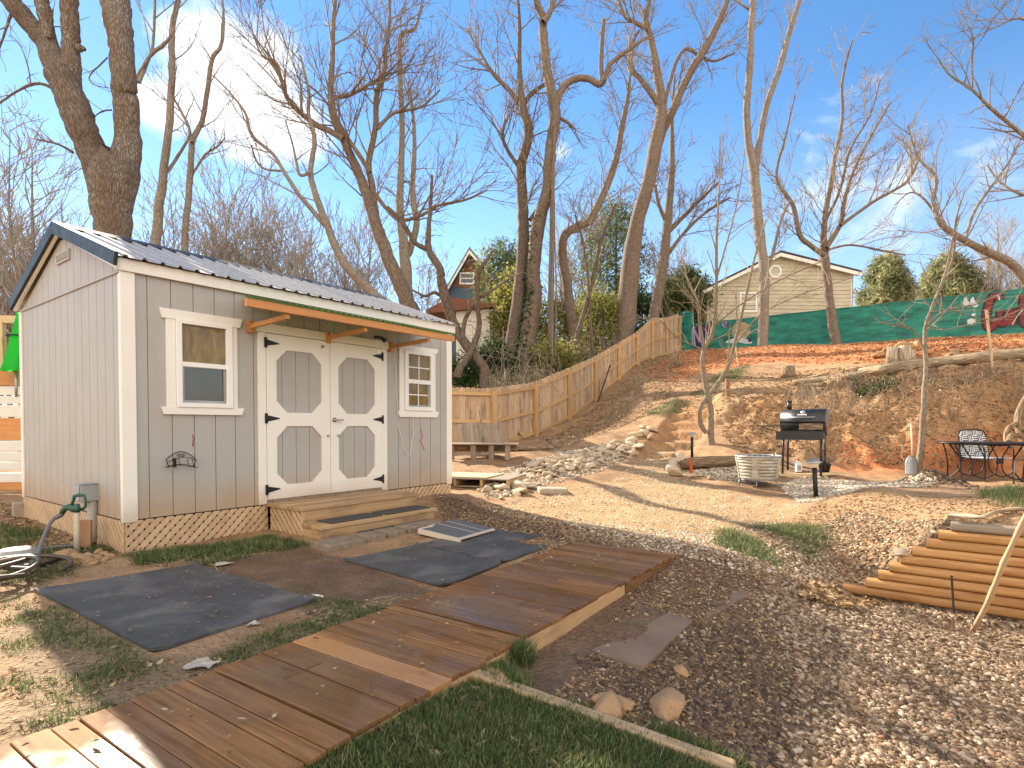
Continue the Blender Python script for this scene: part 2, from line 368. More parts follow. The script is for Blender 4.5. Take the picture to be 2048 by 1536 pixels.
CPX = [(1720,1178,5.35),(1905,1042,5.1),(2048,1030,5.0),(1950,1033,5.3),(2040,1000,6.2),(1830,1100,5.3),(1765,1152,5.5),
       (1750,975,7.5),(1640,1000,7.8),(1560,1030,7.3),(1850,985,7.3),(2048,985,7.6),(1700,1080,6.1),(1600,1100,5.8),(1800,1040,6.2),
       (1515,972,9.3),(1600,990,8.4),(1572,945,10.6),(1650,932,11.0),(1700,935,11.2),(1820,935,11.3),(1900,945,11.3),(2048,932,11.3),
       (1700,840,12.6),(1850,830,12.1),(2000,830,11.7),(1585,772,16.0),(1700,752,15.2),(1850,735,13.8),(2000,722,12.8),(2150,715,12),
       (1575,748,18.5),(1800,718,17),(1950,690,17),(2040,672,20),(1665,690,26.5),(1526,692,25.5),(1850,678,24),(1385,700,31.5),(1340,715,26),(1450,740,20),
       (1320,905,12.5),(1350,860,13.8),(1390,805,15.6),(1440,775,17.5),(1421,890,12.3),(1480,880,12.3),(1500,920,11),(1560,850,13.3),(1620,800,14.5),
       (1300,830,16),(1300,760,20),(1240,850,15.5),(1150,880,14),(1060,905,12),(960,940,10.5),
       (1072,873,17),(1140,840.6,19),(1192.8,801.8,21.2),(1239,761,23.4),(1275.6,728.5,25.5),(1305.7,718,27.6),(1334,712,29.5),(1360,703,31.5),(988,898,15.2),(860,902,14.6)]
CT = [tuple(p) for p in CW] + [tuple(atz(*p)) for p in CZ] + [tuple(at(*p)) for p in CPX] + \
     [(8.8,10.2,.10),(8.0,9.6,.20),(9.4,9.9,.08),(9.9,10.2,.08),(11,10,.1),(7.2,9.2,.2)]
CT = np.array(CT)
_c2 = .15**2
def _k(dx, dy): return np.sqrt(dx*dx + dy*dy + _c2)
_n = len(CT); _A = np.zeros((_n+3, _n+3)); _A[:_n,:_n] = _k(CT[:,None,0]-CT[None,:,0], CT[:,None,1]-CT[None,:,1])
_A[:_n,_n] = 1; _A[:_n,_n+1] = CT[:,0]; _A[:_n,_n+2] = CT[:,1]; _A[_n:,:_n] = _A[:_n,_n:].T
_A[np.arange(_n), np.arange(_n)] -= .02
_w = np.linalg.solve(_A, np.concatenate([CT[:,2], [0,0,0]]))
def tz0(x, y):
    x = np.clip(np.asarray(x, float), -40, 45); y = np.clip(np.asarray(y, float), .2, 75); sh = x.shape
    x = x.ravel(); y = y.ravel(); out = np.empty(len(x))
    for i in range(0, len(x), 20000):
        a = x[i:i+20000]; b = y[i:i+20000]
        out[i:i+20000] = _k(a[:,None]-CT[None,:,0], b[:,None]-CT[None,:,1]) @ _w[:_n] + _w[_n] + _w[_n+1]*a + _w[_n+2]*b
    return out.reshape(sh)
def _march(px, py, fn):
    d = ray(px, py); ts = np.concatenate([np.arange(1.2, 14, .04), np.arange(14, 70, .12)])
    z = H + d[2]*ts - fn(d[0]*ts, d[1]*ts)
    i = np.argmax(z < 0) if (z < 0).any() else len(ts)-1
    t = ts[i] if i == 0 else ts[i-1] + (ts[i]-ts[i-1])*z[i-1]/(z[i-1]-z[i]+1e-9)
    return Vector((d[0]*t, d[1]*t, H+d[2]*t))
SA, SB = _march(1318, 912, tz0), _march(1408, 792, tz0)      # foot and head of the dirt steps
NST = 7
TWO = Vector((3.79, 4.9, 0)); TWD = Vector((.8019,-.5975,0)); TWN = Vector((-.5975,-.8019,0))   # line of the timber wall
def tz(x, y):
    x = np.asarray(x, float); y = np.asarray(y, float); z = tz0(x, y)
    d = np.array([SB.x-SA.x, SB.y-SA.y]); L = np.hypot(*d); d /= L
    u = ((x-SA.x)*d[0]+(y-SA.y)*d[1])/L; v = -(x-SA.x)*d[1]+(y-SA.y)*d[0] + .12*np.sin(u*5)
    un = u + .035*(fbm(x*3, y*3, 2, 9)); s = un*NST; fr = s-np.floor(s)
    st = (np.floor(s) + np.clip((fr-.6)/.13, 0, 1)*1.0)/NST
    rise = (SB.z-SA.z)
    m = np.clip((.62-np.abs(v))/.22, 0, 1)*np.clip(u*8+.3, 0, 1)*np.clip((1.02-u)*8, 0, 1)
    z = z + m*(st-.5/NST - u)*rise*.78 - m*.10
    rough = np.clip((y-4)/8, .12, 1)
    z = z + fbm(x*.9, y*.9, 3, 1)*.16*rough + fbm(x*4.5, y*4.5, 3, 2)*.05*np.clip((y-3)/6, .25, 1)
    bank = np.clip((x-4.6)/1, 0, 1)*np.clip((y-10.9)/.8, 0, 1)*np.clip((17-y)/2, 0, 1)
    z = z + bank*(fbm(x*2.2, y*2.2, 4, 5)*.62 + np.abs(fbm(x*5, y*5, 3, 6))*.26)
    tx, ty = x-TWO.x, y-TWO.y; sd = tx*TWN.x+ty*TWN.y; ss = tx*TWD.x+ty*TWD.y; lim = -.445+np.clip(-.72-ss, 0, 2)*.7+np.clip(sd-.5, 0, 3)*.5+fbm(x*3, y*3, 2, 3)*.03
    z = np.where((sd > -.02) & (ss > -1.5), np.minimum(z, lim), z)
    # moist spoil heap by the table
    for (cx, cy, h, w) in HEAPS: z = z + h*np.exp(-((x-cx)**2/(w*1.5)**2+(y-cy)**2/w**2))*(1+.7*fbm(x*8, y*8, 3, 8))
    return z
HEAPS = []
_h = at(1862, 975, 8.9); HEAPS.append((_h.x, _h.y, .20, .26))
_h = at(905, 1010, 8.0); HEAPS.append((_h.x, _h.y, .07, .4))
def ground(px, py): return _march(px, py, tz)
def tzs(x, y): return float(tz(np.array([x]), np.array([y]))[0])
# zones: polygons traced on the ground
def poly(*pts): return np.array([[ground(*p).x, ground(*p).y] for p in pts])
def sdist(x, y, P):
    """signed distance to polygon, positive inside"""
    d = np.full(x.shape, 1e9); ins = np.zeros(x.shape, bool); n = len(P)
    for i in range(n):
        a = P[i]; b = P[(i+1) % n]; e = b-a
        t = np.clip(((x-a[0])*e[0]+(y-a[1])*e[1])/(e@e+1e-12), 0, 1)
        d = np.minimum(d, np.hypot(x-a[0]-t*e[0], y-a[1]-t*e[1]))
        c = ((a[1] > y) != (b[1] > y)) & (x < (b[0]-a[0])*(y-a[1])/(b[1]-a[1]+1e-12)+a[0]); ins ^= c
    return np.where(ins, d, -d)
def zone(x, y, P, soft=.3, wob=.3, fr=1.5, seed=0):
    return np.clip(.5 + (sdist(x, y, P) + wob*2*fbm(x*fr, y*fr, 3, seed))/soft, 0, 1)
ZN = {
 'sand': [poly((1400,805),(1430,775),(1500,755),(1600,743),(1700,736),(1720,746),(1580,768),(1490,795),(1440,825)), poly((960,1015),(1120,985),(1240,950),(1290,905),(1330,900),(1380,960),(1470,985),(1600,1010),(1520,1070),(1400,1085),(1250,1060),(1090,1045))],
 'gravel': [poly((1540,1536),(1580,1400),(1560,1260),(1480,1180),(1640,1150),(1850,1215),(2048,1240),(2048,1536)), poly((1560,975),(1620,945),(1830,952),(1880,962),(1700,985),(1600,1005)),
            poly((1110,905),(1180,895),(1270,880),(1250,905),(1150,935)), poly((1360,945),(1480,930),(1560,955),(1480,965))],
 'red': [poly((1290,745),(1345,712),(1385,699),(1700,690),(2046,664),(2046,708),(1850,718),(1690,726),(1560,722),(1420,742),(1330,772)), poly((1660,940),(1700,890),(1900,880),(2046,870),(2046,955),(1900,952))],
 'bank': [poly((1285,908),(1340,905),(1470,790),(1400,780),(1300,850)), poly((1590,775),(1700,757),(1850,741),(2046,725),(2046,925),(1900,935),(1700,930),(1480,905),(1440,870),(1480,800))],
 'grass': [poly((560,1534),(760,1440),(925,1352),(1180,1430),(1430,1534),(1570,1640),(400,1640)), poly((0,1050),(240,1108),(60,1190),(300,1320),(500,1320),(420,1380),(0,1534)), poly((255,1110),(540,1070),(620,1090),(400,1135),(640,1205),(860,1190),(560,1320),(400,1330),(640,1210),(300,1130)),
           poly((1410,1075),(1500,1045),(1640,1050),(1660,1080),(1560,1135),(1480,1110)), poly((1385,790),(1440,745),(1500,730),(1480,760),(1420,800)), poly((1290,825),(1350,795),(1385,800),(1330,830))],
 'damp': [poly((870,990),(960,1010),(1100,1060),(1340,1110),(1500,1125),(1620,1280),(1530,1640),(1540,1540),(1440,1534),(1100,1420),(1000,1340),(1260,1180),(1100,1080),(900,1060)), poly((230,1110),(620,1085),(880,1190),(640,1230),(400,1130))],  # wet soil darkened along the shed's shadow: shade put into the colour
}
def zmask(nm, x, y, soft=.3, wob=.3):
    m = np.zeros(x.shape)
    for i, P in enumerate(ZN[nm]): m = np.maximum(m, zone(x, y, P, soft, wob, 1.7, i+len(nm)))
    return m
def axis(lo, a, b, hi, step, g=1.09):
    mid = list(np.arange(a, b, step)); out = []; s = step; v = b
    while v < hi: out.append(v); s *= g; v += s
    out.append(hi); lft = []; s = step; v = a
    while v > lo:
        s *= g; v -= s; lft.append(max(v, lo))
    return np.array(sorted(set(lft)) + mid + out)
GX = axis(-320, -5.5, 10.5, 320, .062, 1.1); GY = axis(-60, 1.3, 17.5, 420, .066, 1.045)
gx, gy = np.meshgrid(GX, GY); gz = tz(gx, gy)
near = (gx > -12) & (gx < 26) & (gy < 36) & (gy > 0)
def gmask(nm, soft, wob):
    m = np.zeros(gx.shape); m[near] = zmask(nm, gx[near], gy[near], soft, wob); return m
nx, ny = len(GX), len(GY); ii = np.arange(nx*ny).reshape(ny, nx)
quads = np.stack([ii[:-1,:-1], ii[:-1,1:], ii[1:,1:], ii[1:,:-1]], -1).reshape(-1, 4)
gnd = mesh_np('ground', np.stack([gx, gy, gz], -1).reshape(-1, 3), [quads], None, True)
tag(gnd, 'bare brown earth yard rising to a red clay terrace', 'ground', None, 'structure')
for nm, soft, wob in (('sand',.9,.4),('gravel',.5,.3),('red',1.0,.5),('bank',.9,.4),('grass',.25,.25),('damp',.35,.15)):
    a = gnd.data.attributes.new('m_'+nm, 'FLOAT', 'POINT'); a.data.foreach_set('value', gmask(nm, soft, wob).astype(np.float32).ravel())
def ground_mat():
    t = NT('earth'); o = t.obj()
    big = t.noise(o, .55, 5, .6); mid = t.noise(o, 3.2, 7, .68); fine = t.noise(o, 26, 5, .7); crumbs = t.vor(o, 38, 'F1'); cr2 = t.vor(o, 15, 'F1')
    def zc(a, b, c): return t.ramp(t.math('ADD', t.math('MULTIPLY', mid, .55), t.math('MULTIPLY', fine, .45)), [(.33, a), (.5, b), (.68, c)])
    col = zc((.18,.108,.06), (.34,.21,.115), (.48,.335,.195))
    def lay(nm, c, k=1.0):
        nonlocal col
        m = t.attr('m_'+nm); m = t.math('MULTIPLY', t.ramp(t.math('ADD', m, t.math('MULTIPLY', t.math('SUBTRACT', mid, .5), .9)), [(.35, 0.0), (.65, 1.0)]), k)
        col = t.mix(m, col, c)
    lay('bank', zc((.21,.105,.05), (.37,.205,.10), (.50,.31,.165)))
    lay('red', zc((.33,.115,.04), (.52,.20,.08), (.62,.33,.17)))
    lay('sand', zc((.25,.15,.072), (.36,.235,.12), (.47,.335,.195)))
    lay('gravel', zc((.13,.085,.055), (.25,.175,.115), (.40,.30,.20)))
    lay('damp', zc((.08,.05,.031), (.14,.088,.055), (.23,.155,.10)), .92)
    lay('grass', zc((.12,.085,.05), (.20,.145,.085), (.30,.225,.14)), .8)
    col = t.mix(t.math('MULTIPLY', t.ramp(cr2, [(.0, 1.0), (.16, 0.0)]), t.ramp(fine, [(.5, 0.0), (.6, .7)])), col, (.42,.33,.23))
    col = t.mix(t.math('MULTIPLY', t.ramp(big, [(.4, 0.0), (.7, 1.0)]), .3), col, t.mix(1.0, col, (.62,.58,.55), 'MULTIPLY'))
    h = t.math('ADD', t.math('MULTIPLY', mid, .6), t.math('ADD', t.math('MULTIPLY', fine, .35), t.math('MULTIPLY', t.ramp(crumbs, [(0, 1.0), (.5, 0.0)]), .35)))
    wet = t.math('MULTIPLY', t.attr('m_damp'), t.ramp(big, [(.45, 0.0), (.6, 1.0)]))
    return t.fin(col, t.mix(wet, (.95,.95,.95), (.6,.6,.6)), 0, t.bump(h, .9, .035), .25)
gnd.data.materials.append(ground_mat())
def tnormal(x, y, e=.04):
    zx = (tz(x+e, y)-tz(x-e, y))/(2*e); zy = (tz(x, y+e)-tz(x, y-e))/(2*e)
    n = np.stack([-zx, -zy, np.ones_like(zx)], -1); return n/np.linalg.norm(n, axis=1, keepdims=True)
# ---------------------------------------------------------------- the shed (local frame: x along the front, y into the shed, z up)
P0 = Vector((-3.474, 5.12, 0.0)); L, W = 4.27, 3.07; DX = Vector((.5975, .8019, 0)); DY = Vector((-.8019, .5975, 0)); RZ = math.atan2(.8019, .5975)
ZB, ZE, ZR = .295, 2.526, 3.20
def loc_ray(px, py):
    d = Vector(ray(px, py)); o = Vector((0, 0, H)) - P0
    return Vector((o.dot(DX), o.dot(DY), o.z)), Vector((d.dot(DX), d.dot(DY), d.z))
def front(px, py, y=0.0):
    o, d = loc_ray(px, py); t = (y-o.y)/d.y; p = o + d*t; return (p.x, p.z)
def gable(px, py, x=0.0):
    o, d = loc_ray(px, py); t = (x-o.x)/d.x; p = o + d*t; return (p.y, p.z)
def loc(x, y, z): return P0 + DX*x + DY*y + Vector((0, 0, z))
shed = empty('garden_shed', P0, 'grey board shed with white trim, metal roof and white double doors', 'shed', RZ)
def quad_of(a, b, fn=front):   # rectangle from two pixel corners
    p, q = fn(*a), fn(*b); return min(p[0], q[0]), max(p[0], q[0]), min(p[1], q[1]), max(p[1], q[1])
# walls: grooved siding
def siding(mb, n, wdt, mapf, h0, hf):
    k = int(wdt/.203)+1; x = 0.0
    while x < wdt-1e-6:
        x1 = min(x+.203, wdt); g = .004
        pts = [(x+g, 0), (x1-g, 0)]
        a, b = x+g, x1-g
        vs = [mapf(a, 0, h0), mapf(b, 0, h0), mapf(b, 0, hf(b)), mapf(a, 0, hf(a)), mapf(a, .012, h0), mapf(b, .012, h0), mapf(b, .012, hf(b)), mapf(a, .012, hf(a))]
        mb.add(vs, [(0,1,2,3), (4,0,3,7), (1,5,6,2)], None, None)
        c = x1+g
        if x1 < wdt: mb.add([mapf(b, .012, h0), mapf(c, .012, h0), mapf(c, .012, hf(c)), mapf(b, .012, hf(b))], [(0,1,2,3)])
        x = x1
def pitchz(y): return ZE + (ZR-.07-ZE)*(1-abs(y-W/2)/(W/2))
m = MB()
siding(m, 0, L, lambda a, d, z: (a, d, z), ZB, lambda a: ZE)
siding(m, 0, W, lambda a, d, z: (d, a, z), ZB, lambda a: ZE)
siding(m, 0, W, lambda a, d, z: (.0+d, a, z), ZE, pitchz)
m.add([(L,0,ZB),(L,W,ZB),(L,W,ZE),(L,W/2,ZR-.07),(L,0,ZE)], [(0,1,2,3,4)])
m.add([(0,W,ZB),(L,W,ZB),(L,W,ZE),(0,W,ZE)], [(0,3,2,1)])
m.add([(.02,.02,ZB),(L-.02,.02,ZB),(L-.02,W-.02,ZB),(.02,W-.02,ZB)], [(0,3,2,1)])
w_ = m.build('wall', MT['siding'], shed)
m = MB(); m.bx(-.016, -.001, .02, W-.02, ZE-.012, ZE+.006); m.build('gable_trim', MT['siding'], shed)
for (x0, x1, y0, y1, zt) in ((-.02, .10, -.02, .0, ZE-.005), (L-.09, L+.02, -.02, 0, ZE-.005)):
    mm = MB(); mm.bx(x0, x1, y0, y1, ZB-.02, zt); 
    if x0 < 0: mm.bx(-.02, 0, .0, .035, ZB-.02, zt-.02)
    mm.build('corner_trim', MT['white'], shed, bevel=.003)
mm = MB(); mm.bx(-.02, 0, W-.06, W+.02, ZB-.02, ZE-.02); mm.build('corner_trim', MT['white'], shed, bevel=.003)
# eaves, rake boards
mm = MB(); mm.bx(-.06, L+.07, -.045, -.022, ZE-.005, ZE+.105); mm.build('fascia', MT['white'], shed, bevel=.003)
sl = (ZR-ZE-.06)/(W/2+.10); ZED = ZE+.06    # roof slope
mm = MB()
for sgn in (-1, 1):
    ey = -.06 if sgn < 0 else W+.06
    mm.bar((-.045, ey, ZE+.035), (-.045, W/2, ZR-.035), .03, .07)
mm.build('rake_board', MT['white'], shed)
roof = MB(); prof = []; x = -.07; zr = lambda y: ZE+.105+(ZR+.03-ZE-.105)*(1-abs(y-W/2)/(W/2+.10))
while x < L+.09:
    prof += [(x, 0), (x+.045, .0), (x+.058, .022), (x+.085, .022), (x+.098, 0)]; x += .152
prof = [(p[0], p[1]) for p in prof if p[0] < L+.09]
for sgn in (-1, 1):
    y0 = -.10 if sgn < 0 else W+.10; v = []; n = len(prof)
    for y in (y0, W/2):
        for (a, h) in prof: v.append((a, y, zr(y)+h))
    fs = [(i, i+1, n+i+1, n+i) if sgn < 0 else (i+1, i, n+i, n+i+1) for i in range(n-1)]
    roof.add(v, fs, None, .3)
rf = roof.build('roof', MT['roof'], shed)
sol = rf.modifiers.new('thickness', 'SOLIDIFY'); sol.thickness = .004
mm = MB()
for sgn in (-1, 1): mm.bar((-.08, W/2+sgn*.0, ZR+.05), (L+.09, W/2+sgn*.0, ZR+.05), .0, .0) if False else None
mm.prism([(-.16, -.045), (0, .03), (.16, -.045), (.16, -.037), (0, .038), (-.16, -.037)], (-.085, W/2, ZR+.028), (0,1,0), (0,0,1), (1,0,0), 0, L+.18)
mm.build('ridge_cap', MT['roofdark'], rf)
mm = MB()
for sgn in (-1, 1):
    ey = -.11 if sgn < 0 else W+.11
    mm.bar((-.078, ey, zr(ey)-.03), (-.078, W/2, ZR-.0), .03, .12)
mm.build('rake_trim', MT['roofdark'], rf)
# gable vent
y0, y1, z0, z1 = quad_of((116, 535), (141, 493), gable); z0, z1 = z0+.02, z1-.02
v_ = MB(); v_.ring([(y0,z0),(y1,z0),(y1,z1),(y0,z1)], [(y0+.02,z0+.02),(y1-.02,z0+.02),(y1-.02,z1-.02),(y0+.02,z1-.02)], (0,0,0), (0,1,0), (0,0,1), (-1,0,0), .0, .02)
vent = v_.build('gable_vent', MT['siding'], shed)
v_ = MB(); n = 13
for i in range(n):
    z = z0+.03+(z1-z0-.06)*i/(n-1); v_.bar((-.012, y0+.02, z), (-.012, y1-.02, z), .018, .006, (.5,0,1))
for k in (1, 2): v_.bx(-.018, -.002, y0+(y1-y0)*k/3-.006, y0+(y1-y0)*k/3+.006, z0+.02, z1-.02)
v_.build('louvre', MT['siding'], vent)
v_ = MB(); v_.bx(-.003, -.0015, y0+.02, y1-.02, z0+.02, z1-.02); v_.build('vent_screen', MT['black'], vent)
# windows
UX, UZ, UN = (1,0,0), (0,0,1), (0,-1,0)
def rect(x0, x1, z0, z1): return [(x0,z0),(x1,z0),(x1,z1),(x0,z1)]
def window(outer, unit, up, low, head, sill, muntins, mg):
    ox0, ox1, oz0, oz1 = outer; ux0, ux1, uz0, uz1 = unit
    fr = MB(); fr.ring(rect(ux0, ux1, uz0, uz1), rect(up[0]-.005, up[1]+.005, low[2]-.012, up[3]+.01), (0,0,0), UX, UZ, UN, .0, .045)
    win = fr.build('window', MT['vinyl'], shed, bevel=.004)
    c = MB(); c.prism(rect(ox0, ux0-.002, sill[3], head[2]), (0,0,0), UX, UZ, UN, 0, .022); c.prism(rect(ux1+.002, ox1, sill[3], head[2]), (0,0,0), UX, UZ, UN, 0, .022)
    sl_ = .025; c.prism([(head[0]+sl_, head[2]), (head[1]-sl_, head[2]), (head[1], head[3]), (head[0], head[3])], (0,0,0), UX, UZ, UN, 0, .03)
    c.prism([(sill[0]+sl_, sill[2]), (sill[1]-sl_, sill[2]), (sill[1], sill[3]), (sill[0], sill[3])], (0,0,0), UX, UZ, UN, 0, .03)
    c.prism(rect(ux0-.002, ux1+.002, uz1, head[2]), (0,0,0), UX, UZ, UN, 0, .02); c.prism(rect(ux0-.002, ux1+.002, sill[3], uz0), (0,0,0), UX, UZ, UN, 0, .02)
    c.build('casing', MT['white'], win, bevel=.003)
    r = MB(); zc = (up[2]+low[3])/2; r.prism(rect(up[0]-.006, up[1]+.006, low[3], up[2]), (0,0,0), UX, UZ, UN, .012, .038)
    if muntins:
        for b in (up, low):
            xm = (b[0]+b[1])/2; zm = (b[2]+b[3])/2
            r.prism(rect(xm-.008, xm+.008, b[2], b[3]), (0,0,0), UX, UZ, UN, .014, .021); r.prism(rect(b[0], b[1], zm-.008, zm+.008), (0,0,0), UX, UZ, UN, .0145, .0215)
    r.build('sash_rail', MT['vinyl'], win)
    for b, mt, d in ((up, MT['glassreflect'], .012), (low, mg, .008)):
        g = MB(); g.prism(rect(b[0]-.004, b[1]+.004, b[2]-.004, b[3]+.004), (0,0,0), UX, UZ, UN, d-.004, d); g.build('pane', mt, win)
    g = MB(); b = low; g.ring(rect(b[0]-.004, b[1]+.004, b[2]-.01, b[3]), rect(b[0]+.008, b[1]-.008, b[2]+.012, b[3]-.008), (0,0,0), UX, UZ, UN, .008, .02)
    g.build('screen_frame', MT['steel'], win)
def fx(px, py): return front(px, py)[0]
def fz(px, py): return front(px, py)[1]
window((fx(331,740), fx(473,740), 0, 0), (fx(350,740), fx(462,740), fz(406,815.5), fz(406,645)), (fx(362,700), fx(448,700), fz(405,727), fz(405,655.5)), (fx(365,770), fx(447,770), fz(405,804), fz(405,736)),
       (fx(316.5,628), fx(482,650), fz(400,646), fz(400,627.5)), (fx(320,818), fx(486,824), fz(404,829.5), fz(404,815)), False, MT['glassdark'])
window((fx(797,770), fx(869,770), 0, 0), (fx(806.7,760), fx(862,760), fz(834,822), fz(834,704)), (fx(814,740), fx(857,740), fz(835,760), fz(835,712)), (fx(815,790), fx(854,790), fz(834,812), fz(834,768)),
       (fx(793,700), fx(873.5,705), fz(833,703.5), fz(833,693.5)), (fx(794,828), fx(875,828), fz(834,834.5), fz(834,822.5)), True, MT['glassreflect'])
# doors
zd0, zd1 = fz(531,999.5), fz(531,667); xl, xm, xr = fx(530.7,840), fx(657.3,840), fx(760.7,840); xj0, xj1 = fx(514.5,840), fx(771.6,840)
c = MB(); c.prism(rect(xj0, xl-.004, ZB-.0, zd1+.006), (0,0,0), UX, UZ, UN, 0, .03); c.prism(rect(xr+.004, xj1, ZB, zd1+.006), (0,0,0), UX, UZ, UN, 0, .03)
c.prism(rect(xj0-.03, xj1+.03, zd1+.008, zd1+.105), (0,0,0), UX, UZ, UN, 0, .034)
c.build('door_casing', MT['white'], shed, bevel=.003)
def octa(x0, x1, z0, z1, k): return [(x0+k,z0),(x1-k,z0),(x1,z0+k),(x1,z1-k),(x1-k,z1),(x0+k,z1),(x0,z1-k),(x0,z0+k)]
def octo(x0, x1, z0, z1, i):  # outer loop matching an octagon's eight points
    (a0,b0),(a1,b1),_,_,(a4,b4),(a5,b5),_,_ = i
    return [(a0,z0),(a1,z0),(x1,i[2][1]),(x1,i[3][1]),(a4,z1),(a5,z1),(x0,i[6][1]),(x0,i[7][1])]
def door(x0, x1, side):
    wd = x1-x0; st = .115; zmid = fz(xm and 594, 838) if False else zd0+(zd1-zd0)*.485
    panels = [(x0+st, x1-st, zd0+.15, zmid-.075), (x0+st, x1-st, zmid+.075, zd1-.16)]
    d = MB(); x = x0+.02
    while x < x1-.02:
        e = min(x+.17, x1-.02); d.prism(rect(x+.003, e-.003, zd0+.03, zd1-.03), (0,0,0), UX, UZ, UN, .004, .014); x = e
    d.prism(rect(x0+.02, x1-.02, zd0+.03, zd1-.03), (0,0,0), UX, UZ, UN, 0, .005)
    dr = d.build('door', MT['siding'], shed)
    f = MB()
    zs = [zd0, zmid, zd1]
    for i, p in enumerate(panels):
        inn = octa(*p, .125); z0, z1 = zs[i], zs[i+1]-(.0 if i else 0)
        out = [(x0,z0),(x1,z0),(x1,z0),(x1,z1),(x1,z1),(x0,z1),(x0,z1),(x0,z0)]
        out = [(inn[0][0],z0),(inn[1][0],z0),(x1,z0),(x1,z1),(inn[4][0],z1),(inn[5][0],z1),(x0,z1),(x0,z0)]
        f.ring(out, inn, (0,0,0), UX, UZ, UN, .014, .034)
    f.build('door_frame', MT['white'], dr)
    for z in (zd1-.10, zmid+.01, zd0+.11):
        h = MB(); s = 1 if side == 'l' else -1; xe = x0-.002 if side == 'l' else x1+.002
        h.box((xe-s*.012, -.038, z), (.022, .006, .11)); h.prism([(xe, z-.035), (xe+s*.14, z-.007), (xe+s*.155, z), (xe+s*.14, z+.007), (xe, z+.035)], (0,0,0), UX, UZ, UN, .0345, .040)
        h.tube([(xe, -.042, z-.055), (xe, -.042, z+.055)], .007, 8)
        h.build('hinge', MT['black'], dr)
    if side == 'r':
        h = MB(); zh = zmid-.0; h.lathe([(.028,0),(.028,.008),(.012,.012),(.012,.05)], (x0+.05, -.034, zh), 16, Matrix.Rotation(math.pi/2, 3, 'X')); h.bar((x0+.05, -.08, zh), (x0+.15, -.082, zh), .012, .018)
        h.build('door_handle', MT['steel'], dr)
    k = MB(); xk = x1-.035 if side == 'l' else x0+.11; k.lathe([(.015,0),(.012,.02),(.004,.03)], (xk, -.034, zmid-.19), 10, Matrix.Rotation(math.pi/2, 3, 'X')); k.build('latch', MT['steel'], dr)
    if side == 'l': k = MB(); k.lathe([(.02,0),(.02,.012),(.006,.02)], (x1-.10, -.034, zd1-.07), 12, Matrix.Rotation(math.pi/2, 3, 'X')); k.build('bolt', MT['steel'], dr)
door(xl, xm-.003, 'l'); door(xm+.003, xr, 'r')
# lattice skirts
def clip(P, x0, x1, y0, y1):
    for ax, v, s in ((0,x0,1),(0,x1,-1),(1,y0,1),(1,y1,-1)):
        out = []
        for i in range(len(P)):
            a, b = P[i], P[(i+1) % len(P)]; da, db = (a[ax]-v)*s, (b[ax]-v)*s
            if da >= 0: out.append(a)
            if (da >= 0) != (db >= 0):
                t = da/(da-db); out.append((a[0]+(b[0]-a[0])*t, a[1]+(b[1]-a[1])*t))
        P = out
        if len(P) < 3: return None
    return P
def lattice(mb, w, h, mp, sp=.062, sw=.044, th=.007):
    o, ux, uy, un = mp
    for lay, sg in ((0, 1), (1, -1)):
        k = -h/ sp*1.5 - 2; x = -h-.2
        while x < w+h+.2:
            hw = sw/math.sqrt(2)*1.0
            P = [(x-hw, -.05), (x+hw, -.05), (x+hw+sg*(h+.1), h+.05), (x-hw+sg*(h+.1), h+.05)]
            P = clip(P, 0, w, 0, h)
            if P: mb.prism(P, o, ux, uy, un, -lay*th, -lay*th-th*.92 if lay else th*.92)
            x += sp*math.sqrt(2)
S0 = Vector((0,0,0))
lt = MB(); lattice(lt, 1.36, ZB+.05, ((-.0, -.005, -.06), UX, UZ, UN)); lt.build('lattice_skirt', MT['lattice'], shed)
lt = MB(); lattice(lt, L-2.96, ZB+.05, ((2.96, -.005, -.06), UX, UZ, UN)); lt.build('lattice_skirt', MT['lattice'], shed)
lt = MB(); lattice(lt, W, ZB+.05, ((-.005, 0, -.06), (0,1,0), UZ, (-1,0,0))); lt.build('lattice_skirt', MT['lattice'], shed)
lt = MB(); lt.bx(.05, L-.05, .07, W-.05, -.1, ZB-.01); lt.build('dark_backing', MT['black'], shed)  # solid black block gives the shade under the floor by its colour
# awning over the doors
AD = .75; zb = 2.27
aw = MB(); aw.bx(.73, 2.1, -AD-.02, -AD+.02, zb-.03, zb+.045); aw.bx(2.1, 3.53, -AD-.02, -AD+.02, zb-.028, zb+.046)
awn = aw.build('awning', MT['orangewood'], shed, bevel=.003)
for s in (1.17, 2.12, 3.10):
    b = MB(); b.bx(s-.03, s+.03, -.06, -.001, 2.12, 2.25); b.build('wall_block', MT['orangewood'], awn, bevel=.003)
    b = MB(); b.bar((s+.0, -.06, 2.185), (s, -AD+.021, zb-.055), .04, .045); b.build('bracket_arm', MT['orangewood'], awn, bevel=.002)
sh = MB(); n = 150; x0, x1 = .70, 3.56; v = []
for y, z in ((-.03, ZE-.045), (-AD*.5, (ZE-.045+zb+.062)/2-.0), (-AD-.05, zb+.062)):
    for i in range(n+1): v.append((x0+.42*(1-i/n)*min(1,(y+AD+.05)/(AD)) +(x1-x0)*i/n, y, z + .009*math.sin(2*math.pi*i/n*38)))
fs = [(r*(n+1)+i+1, r*(n+1)+i, (r+1)*(n+1)+i, (r+1)*(n+1)+i+1) for r in range(2) for i in range(n)]
sh.add(v, fs, None, .5, True); so = sh.build('corrugated_sheet', MT['polyc'], awn); so.modifiers.new('t', 'SOLIDIFY').thickness = .002
# red marks and nail stains on the siding are separate faded chalk marks of the wall
for P_ in (((384,868),(387,876),(385,893)), ((841,858),(845,872),(841,882),(845,892),(848,900))):
    mk = MB(); mk.tube([(front(*a)[0], -.001, front(*a)[1]) for a in P_], .006, 6); mk.build('red_chalk_mark', MT['reddot'], w_)
